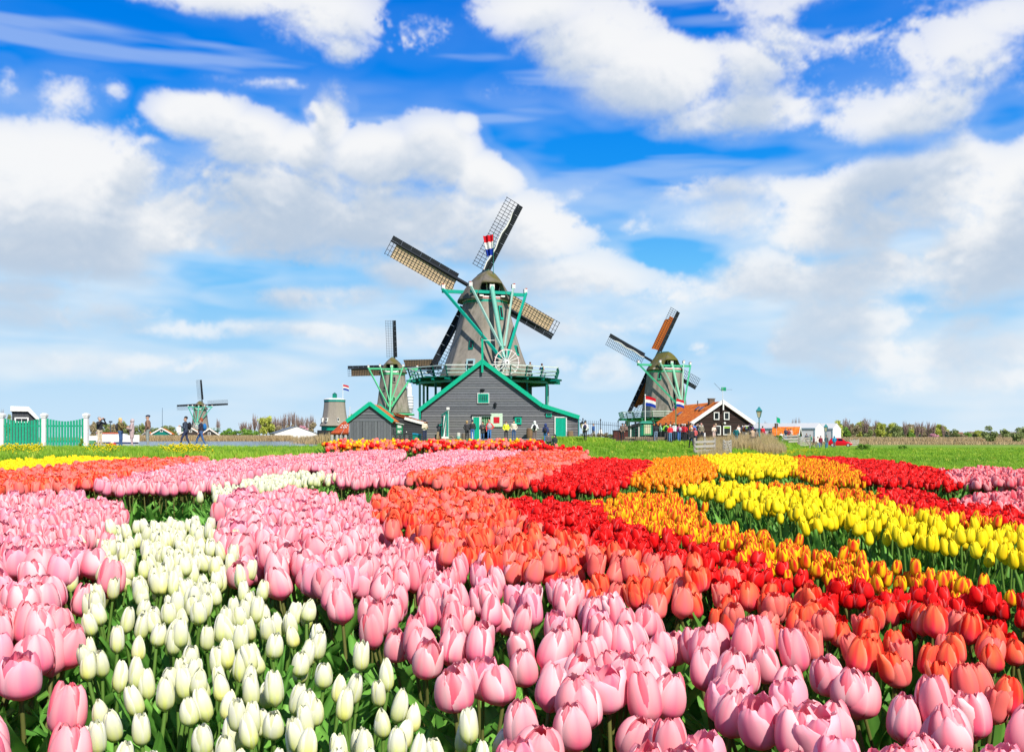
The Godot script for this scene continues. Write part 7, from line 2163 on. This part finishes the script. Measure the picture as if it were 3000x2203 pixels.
func crown(kind: String, seed_: int) -> ArrayMesh:   # within a unit: radius about 1, height from 0 to 1
	var q := RandomNumberGenerator.new()
	q.seed = seed_
	var s := Shape.new()
	if kind == "bare":
		for i in 34:
			var y0 := q.randf_range(0.0, 0.35)
			var a := q.randf() * TAU
			var reach := q.randf_range(0.15, 0.62)
			var p := Vector3(0, y0, 0)
			var e := Vector3(cos(a) * reach, q.randf_range(0.72, 1.0) - 0.25 * reach, sin(a) * reach)
			s.col = Color(0.30, 0.20, 0.175).lerp(Color(0.42, 0.32, 0.28), q.randf())
			s.tube([p, p.lerp(e, 0.5) + Vector3(cos(a), 0, sin(a)) * 0.05, e], [0.018, 0.013, 0.006], 3, false)
			for k in 14:
				var t := q.randf_range(0.3, 1.0)
				var b := p.lerp(e, t)
				var tip := b + Vector3(q.randf_range(-0.16, 0.16), q.randf_range(0.05, 0.2), q.randf_range(-0.16, 0.16))
				var sd := Vector3(q.randf_range(-1, 1), 0, q.randf_range(-1, 1)).normalized() * 0.016
				s.tri(b - sd, tip, b + sd)
		return s.into()
	var lo: Color = {"leafy": Color(0.19, 0.235, 0.085), "willow": Color(0.33, 0.36, 0.07), "bush": Color(0.14, 0.26, 0.04), "hazel": Color(0.28, 0.235, 0.145), "blossom": Color(0.52, 0.28, 0.34), "pine": Color(0.05, 0.085, 0.055)}[kind]
	var hi: Color = lo * 1.7
	var blobs := []
	for i in 13:
		var v := q.randf_range(0.12, 0.92)
		var r := 0.75 * sqrt(sin(PI * clampf(v * 0.9 + 0.08, 0, 1)))
		var a := q.randf() * TAU
		blobs.append([Vector3(cos(a) * r * q.randf_range(0.2, 0.8), v, sin(a) * r * q.randf_range(0.2, 0.8)), q.randf_range(0.18, 0.36)])
	for b in blobs:
		for i in 120:
			var d: Vector3 = Vector3(q.randfn(), q.randfn(), q.randfn()).normalized() * b[1] * pow(q.randf(), 0.4)
			d.y *= 0.55
			var p: Vector3 = b[0] + d
			var x := Vector3(q.randfn(), q.randfn(), q.randfn()).normalized()
			var y := x.cross(Vector3(q.randfn(), q.randfn(), q.randfn())).normalized()
			var z := 0.062 * q.randf_range(0.6, 1.4)
			s.col = lo.lerp(hi, q.randf())
			s.tri(p - x * z, p + Vector3(y.x, y.y * 0.6, y.z) * z * 1.6, p + x * z)
	return s.into()


var crowns := {}
var trunk_mesh: ArrayMesh


func tree(kind: String, label: String, px: float, d: float, top_y: float, w: float, group := "") -> void:
	var names := {"bare": "bare_tree", "leafy": "leafy_tree", "willow": "willow_tree", "bush": "green_bush", "hazel": "brown_bush", "blossom": "blossom_tree", "pine": "dark_conifer"}
	var base := ground_point(px, d, -0.1)
	var h := at(px, top_y, d).y - base.y
	var o := thing(names[kind], label, "bush" if kind in ["bush", "hazel"] else "tree", base, rng.randf() * TAU, group)
	var key := "%s%d" % [kind, rng.randi() % 3]
	if not crowns.has(key): crowns[key] = crown(kind, key.hash())
	if trunk_mesh == null: trunk_mesh = Shape.new().color(Color(0.10, 0.075, 0.06)).tube([Vector3.ZERO, Vector3(0.01, 0.4, 0), Vector3(0, 0.75, 0)], [0.03, 0.02, 0.008], 6).into()
	part("trunk", trunk_mesh, M["rough wood"], o).scale = Vector3(h, h, h)
	var c := part("crown", crowns[key], M["leaf"], o)
	var low := 0.02 if kind in ["bush", "hazel"] else 0.12
	c.position.y = low * h
	var r := w / 2 / F * d * 1.3
	c.scale = Vector3(r, h * (1.0 - low), r)


func build_plants() -> void:
	rng.seed = 99
	# meadow grass where it is seen
	var list := []
	for i in 15000:
		var d := rng.randf_range(24.0, 51.0)
		var px := rng.randf_range(-150.0, 790.0)
		if d > table(CREST, px) - 5.3: continue
		var s := rng.randf_range(0.6, 1.3)
		list.append(Transform3D(Basis(Vector3.UP, rng.randf() * TAU).scaled(Vector3(s, s * rng.randf_range(0.7, 1.3), s)), ground_point(px, d)))
	for i in 42000:
		var d := 16.0 + 120.0 * pow(rng.randf(), 1.25)
		var px := rng.randf_range(1210.0, 2420.0)
		if d > table(CREST, px) - 3.6: continue
		if d > 61.5 and d < 65.5 and px < 1560: continue
		var s := rng.randf_range(0.6, 1.25) * (1.0 if d < 60 else 1.5)
		list.append(Transform3D(Basis(Vector3.UP, rng.randf() * TAU).scaled(Vector3(s, s * rng.randf_range(0.6, 1.1), s)), ground_point(px, d)))
	for i in 11000:
		var d := rng.randf_range(11.6, 25.0)
		var px := rng.randf_range(-500.0, 2800.0)
		if d < 14.6 and px > 690.0 and px < 1300.0: continue
		var s := rng.randf_range(0.5, 1.0)
		list.append(Transform3D(Basis(Vector3.UP, rng.randf() * TAU).scaled(Vector3(s, s * rng.randf_range(0.5, 0.9), s)), ground_point(px, d)))
	for i in 1400:   # the verge before the barn
		var px := rng.randf_range(1195.0, 1340.0)
		var d := rng.randf_range(86.5, 90.5)
		list.append(Transform3D(Basis(Vector3.UP, rng.randf() * TAU).scaled(Vector3.ONE * rng.randf_range(0.9, 1.7)), ground_point(px, d)))
	scatter("meadow_grass", "bright green grass on the meadow and the dike slope", tuft(12, 0.19, 0.16, 0.010, Color(0.15, 0.36, 0.015), Color(0.32, 0.52, 0.05), 3), list, true)
	list = []
	for i in 640:
		var px := rng.randf_range(-60.0, 500.0) if i < 330 else rng.randf_range(1590.0, 1800.0)
		var d := rng.randf_range(27.0, 40.0) if i < 330 else rng.randf_range(78.0, 118.0)
		if i < 330 and sin(px * 0.035) + 0.5 * sin(px * 0.013 + 2.0) + rng.randf_range(-0.6, 0.6) < 0.1: continue
		if i >= 330 and rng.randf() < 0.5: continue
		list.append(Transform3D(Basis(Vector3.UP, rng.randf() * TAU).scaled(Vector3.ONE * rng.randf_range(0.7, 1.3)), ground_point(px, d)))
	var s := Shape.new()
	for i in 9:
		var p := Vector3(rng.randf_range(-0.14, 0.14), rng.randf_range(0.16, 0.34), rng.randf_range(-0.14, 0.14))
		s.color(Color(0.12, 0.26, 0.03)).tube([Vector3(p.x * 0.3, 0, p.z * 0.3), p], [0.005, 0.003], 3, false)
		s.color(Color(0.85, 0.70, 0.01)).ball(p, Vector3(0.022, 0.018, 0.022), 3, 5)
	scatter("yellow_wildflowers", "yellow wildflowers blooming in the grass", s.into(null, M["leaf"]), list)
	# reeds
	list = []
	for i in 4000:
		var px := rng.randf_range(1535.0, 1700.0)
		var d := rng.randf_range(84.0, 94.5)
		if i < 700:
			d = rng.randf_range(76.0, 84.0)
			px = rng.randf_range(1535.0, 1600.0)
		elif i < 2300: px = rng.randf_range(1655.0, 1725.0)
		if px > 1660 and d > 90: d = rng.randf_range(96.0, 112.0)
		if d < 96.0 and px < 1560 and rng.randf() < 0.6: continue
		var k := rng.randf_range(0.38, 0.80) * (0.62 if px < 1600 else 1.0)
		list.append(Transform3D(Basis(Vector3.UP, rng.randf() * TAU).scaled(Vector3(1, k, 1)), ground_point(px, d)))
	scatter("reeds", "dry straw coloured reeds before the orange roofed house", tuft(9, 1.5, 0.2, 0.010, Color(0.42, 0.32, 0.16), Color(0.62, 0.50, 0.28), 8, 0.16), list)
	list = []
	for i in 9000:
		var px := rng.randf_range(1700.0, 2500.0)
		var d := rng.randf_range(300.0, 345.0) if i < 5200 else rng.randf_range(215.0, 300.0)
		if d < 300 and sin(px * 0.02 + d * 0.3) + rng.randf_range(-1, 1) < 0.2: continue
		list.append(Transform3D(Basis(Vector3.UP, rng.randf() * TAU).scaled(Vector3(3.0, 1.25 if d > 300 else 0.5, 3.0)), ground_point(px, d)))
	for i in 6500:
		var px := rng.randf_range(300.0, 730.0)
		var d := rng.randf_range(239.0, 262.0)
		if px > 640: d = rng.randf_range(130.0, 262.0)
		if px > 640 and rng.randf() < 0.5: continue
		list.append(Transform3D(Basis(Vector3.UP, rng.randf() * TAU).scaled(Vector3(2.2, 0.95, 2.2)), ground_point(px, d)))
	scatter("far_reeds", "pale dry reed beds along the far water and the marsh", tuft(8, 1.4, 0.35, 0.03, Color(0.44, 0.33, 0.17), Color(0.60, 0.47, 0.27), 9, 0.12), list)
	# low green growth on the meadow side
	for q in [[2270, 21.5], [1700, 92], [1716, 119], [1995, 110], [1890, 104], [1330, 88.0]]:
		pass
	tree("bush", "rounded green bush beside the far path", 1712, 128, 955, 22)
	tree("bush", "low green clump on the meadow below the red car", 1898, 112, 975, 34)
	tree("bush", "small green clump on the open meadow", 1985, 120, 978, 22)
	tree("bush", "green creeper growing at the foot of the picket fence", 178, 57, 962, 14)
	# trees
	var bare := "bare reddish trees in a row behind the white hall"
	for i in 17:
		var px := 530.0 + i * 9.6 + rng.randf_range(-3, 3)
		tree("bare", "bare reddish tree, %s of the row behind the white hall" % ordinal(i + 1), px, 380 + rng.randf_range(-15, 15), 908 + rng.randf_range(-5, 9) + (10 if i < 3 else 0), 22, bare)
	tree("willow", "bright yellow green willow beside the white hall", 585, 300, 912, 42)
	tree("willow", "pale yellow willow rising behind the small teal shed", 786, 230, 903, 44)
	var bn := 0
	for q in [[497, 942, 34], [508, 950, 30], [520, 945, 34], [545, 943, 36], [562, 946, 28]]:
		bn += 1
		tree("bush", "green bush on the far bank, %s from the distant windmill" % ordinal(bn), q[0], 330 + rng.randf_range(-20, 20), q[1], q[2], "green bushes by the distant windmill")
	for i in 4: tree("blossom" if i == 3 else "hazel", ["grey brown bush behind the white hall roof", "grey brown bush left of the mill tower", "low brown bush at the hall's gable", "pale blossoming shrub by the mill tower"][i], [640, 688, 610, 664][i], 330, [932, 930, 938, 936][i], [30, 26, 30, 30][i])
	tree("bare", "bare tree right of the distant windmill", 478, 430, 920, 16)
	tree("bare", "bare tree at the left end of the fence", 3, 260, 897, 16)
	tree("leafy", "hazy green tree behind the picket fence", 17, 280, 910, 22)
	for i in 9: tree("leafy" if i % 3 else "hazel", "hazy tree on the far bank behind the boat, %s from the fence" % ordinal(i + 1), 205 + i * 13.5, 420, 930 + rng.randf_range(-5, 8), 26, "hazy trees on the far bank")
	for i in 8: tree("leafy", "tree behind the far houses, %s from the elderly man" % ordinal(i + 1), 335 + i * 12.5, 450, 938 + rng.randf_range(-4, 5), 24, "trees behind the far houses")
	# right hand side
	bn = 0
	for q in [[1668, 930, 12], [1683, 924, 13], [1742, 920, 9], [1749, 917, 9], [1757, 916, 10]]:
		bn += 1
		tree("bare" if q[0] != 1668 else "willow", "slim tree above the metal shed roof, %s from the brown house" % ordinal(bn), q[0], 420, q[1], q[2], "slim trees above the metal shed")
	var side := "trees beyond the marsh"
	var kinds := [[1838, 925, 34, "willow"], [1856, 940, 30, "bush"], [1862, 918, 36, "bare"], [1872, 934, 34, "leafy"], [1880, 930, 30, "hazel"], [1892, 927, 30, "willow"], [1903, 917, 32, "bare"], [1908, 932, 30, "leafy"], [1922, 936, 30, "hazel"], [1926, 922, 24, "bare"], [1936, 926, 26, "willow"], [1948, 936, 28, "leafy"], [1958, 930, 26, "willow"], [1972, 936, 32, "leafy"], [1990, 924, 26, "bare"], [1990, 938, 30, "leafy"], [2002, 948, 24, "bush"], [2016, 927, 26, "bare"], [2026, 926, 24, "bare"], [2018, 944, 16, "pine"], [2040, 926, 24, "bare"], [2052, 927, 24, "bare"], [2046, 942, 26, "leafy"], [2062, 944, 30, "willow"], [2052, 953, 30, "blossom"], [2074, 932, 20, "bare"], [2079, 948, 14, "pine"], [2098, 944, 26, "leafy"], [2108, 953, 40, "hazel"], [2140, 947, 26, "leafy"], [2152, 946, 24, "willow"], [2210, 944, 34, "leafy"], [2252, 940, 34, "leafy"], [2270, 938, 40, "leafy"], [2310, 940, 44, "leafy"], [2125, 950, 22, "bush"]]
	kinds.sort_custom(func(a, b): return a[0] < b[0])
	for i in kinds.size():
		var q: Array = kinds[i]
		var word: String = {"bare": "bare twiggy", "willow": "yellow green", "leafy": "mid green", "hazel": "brownish", "bush": "low green", "pine": "dark green", "blossom": "pink blossoming"}[q[3]]
		tree(q[3], "%s tree beyond the marsh, %s along from the metal sheds" % [word, ordinal(i + 1)], q[0], 430 + rng.randf_range(-30, 60), q[1], q[2], side)
	for i in 30:
		var px: float = 1834.0 + i * 11.6 + rng.randf_range(-4, 4) if i < 22 else 2090.0 + (i - 22) * 26.0 + rng.randf_range(-9, 9)
		tree(["leafy", "willow", "hazel", "bare"][rng.randi() % 4], "hazy tree in the back row beyond the marsh, %s from the sheds" % ordinal(i + 1), px, 520 + rng.randf_range(-20, 60), rng.randf_range(930, 944) if i < 22 else rng.randf_range(946, 953), rng.randf_range(30, 46), side)
	tree("leafy", "rounded olive bush on the marsh, nearer of a pair", 2178, 260, 935, 42)
	tree("leafy", "rounded olive bush at the marsh edge by the frame", 2234, 255, 939, 36)
	for i in 26: tree("leafy" if i % 4 else "hazel", "far tree on the skyline, %s from the marsh bushes" % ordinal(i + 1), 1985 + i * 13.0, 900, 952 + rng.randf_range(-3, 3), 24, "far trees on the skyline")
	for i in 12: tree("hazel" if i % 3 else "leafy", "far tree on the skyline behind the railing, %s from the barn" % ordinal(i + 1), 1280 + i * 10.0, 700, 953 + rng.randf_range(-3, 3), 20, "far trees behind the railing")


# a raised row of red and yellow tulips behind the beds
func build_row() -> void:
	rng.seed = 515
	for kind in ["red", "orange", "yellow", "coral"]:
		var list := []
		for j in 20:
			var v := j / 19.0
			var d := lerpf(12.5, 14.0, v)
			var x := lerpf((716.0 - 1125.0) / F * d, (1278.0 - 1125.0) / F * d, 0.0)
			while x < (1276.0 - 1125.0) / F * d:
				x += 0.046
				var px := 1125.0 + F * x / d
				var mix := rng.randf() + 0.5 * v - 0.25 + 0.5 * smoothstep(1000.0, 740.0, px) * 0.5 - 0.35 * smoothstep(1130.0, 1240.0, px)
				var pick := "red" if mix < 0.40 else "coral" if mix < 0.66 else "orange" if mix < 0.96 else "yellow"
				if pick != kind or px > 1200.0 and v > 0.4 or px < 716.0: continue
				var s: float = rng.randf_range(1.1, 1.25) * {"red": 1.4, "orange": 1.5, "yellow": 1.25, "coral": 0.95}[kind]
				var lift := rng.randf_range(-0.05, 0.05) + 0.06 * v - 0.06 * smoothstep(1150.0, 1275.0, px)
				list.append(Transform3D(Basis.from_euler(Vector3(rng.randf_range(-0.1, 0.1), rng.randf() * TAU, rng.randf_range(-0.1, 0.1))).scaled(Vector3(s, 1.18, s)), Vector3(x + rng.randf_range(-0.02, 0.02), 0.985 + lift, -d + rng.randf_range(-0.03, 0.03))))
		var t := tulip_parts(kind, 1)
		var m: ArrayMesh = joined(t.petals).into(null, M["petal"])
		var green := joined(t.leaves)
		green.v.append_array(t.stem.v); green.n.append_array(t.stem.n); green.c.append_array(t.stem.c)
		green.into(m, M["leaf"])
		scatter("%s_tulip_row" % kind, "%s tulips in the raised row before the sheds" % kind, m, list)
	var bed := Shape.new().color(Color(0.045, 0.032, 0.022))
	bed.box(Vector3((712.0 - 1125.0) / F * 13.2, 0.80, -14.1), Vector3((1262.0 - 1125.0) / F * 12.9, 0.99, -12.45))
	structure("raised_bed_soil", bed.into(), M["soil"], "bare soil of the raised tulip row")


func _ready() -> void:
	rng.seed = 7
	var cam := Camera3D.new()
	cam.name = "camera"
	cam.position = EYE
	cam.projection = Camera3D.PROJECTION_FRUSTUM
	cam.near = 0.1
	cam.far = 9000.0
	cam.size = 1652.0 / F * cam.near
	cam.frustum_offset = Vector2(0, (HORIZON - 826.0) / F * cam.near)
	add_child(cam)
	cam.current = true

	var env := Environment.new()
	env.background_mode = Environment.BG_SKY
	env.sky = make_sky()
	env.tonemap_mode = Environment.TONE_MAPPER_LINEAR
	env.tonemap_exposure = EXPOSURE
	env.sdfgi_enabled = true
	env.ssao_enabled = true
	env.ssil_enabled = true
	var we := WorldEnvironment.new()
	we.name = "environment"
	we.environment = env
	add_child(we)

	var sun := DirectionalLight3D.new()
	sun.name = "sun"
	sun.light_energy = 1.5
	sun.light_color = Color(1.0, 0.97, 0.91)
	sun.light_angular_distance = 0.5
	sun.shadow_enabled = true
	sun.rotation = Vector3(deg_to_rad(-44), deg_to_rad(28), 0)
	add_child(sun)

	materials()
	build_ground()
	build_mills()
	build_barn()
	build_shed()
	build_houses()
	build_people()
	build_fences()
	build_things()
	build_tulips()
	build_row()
	build_plants()
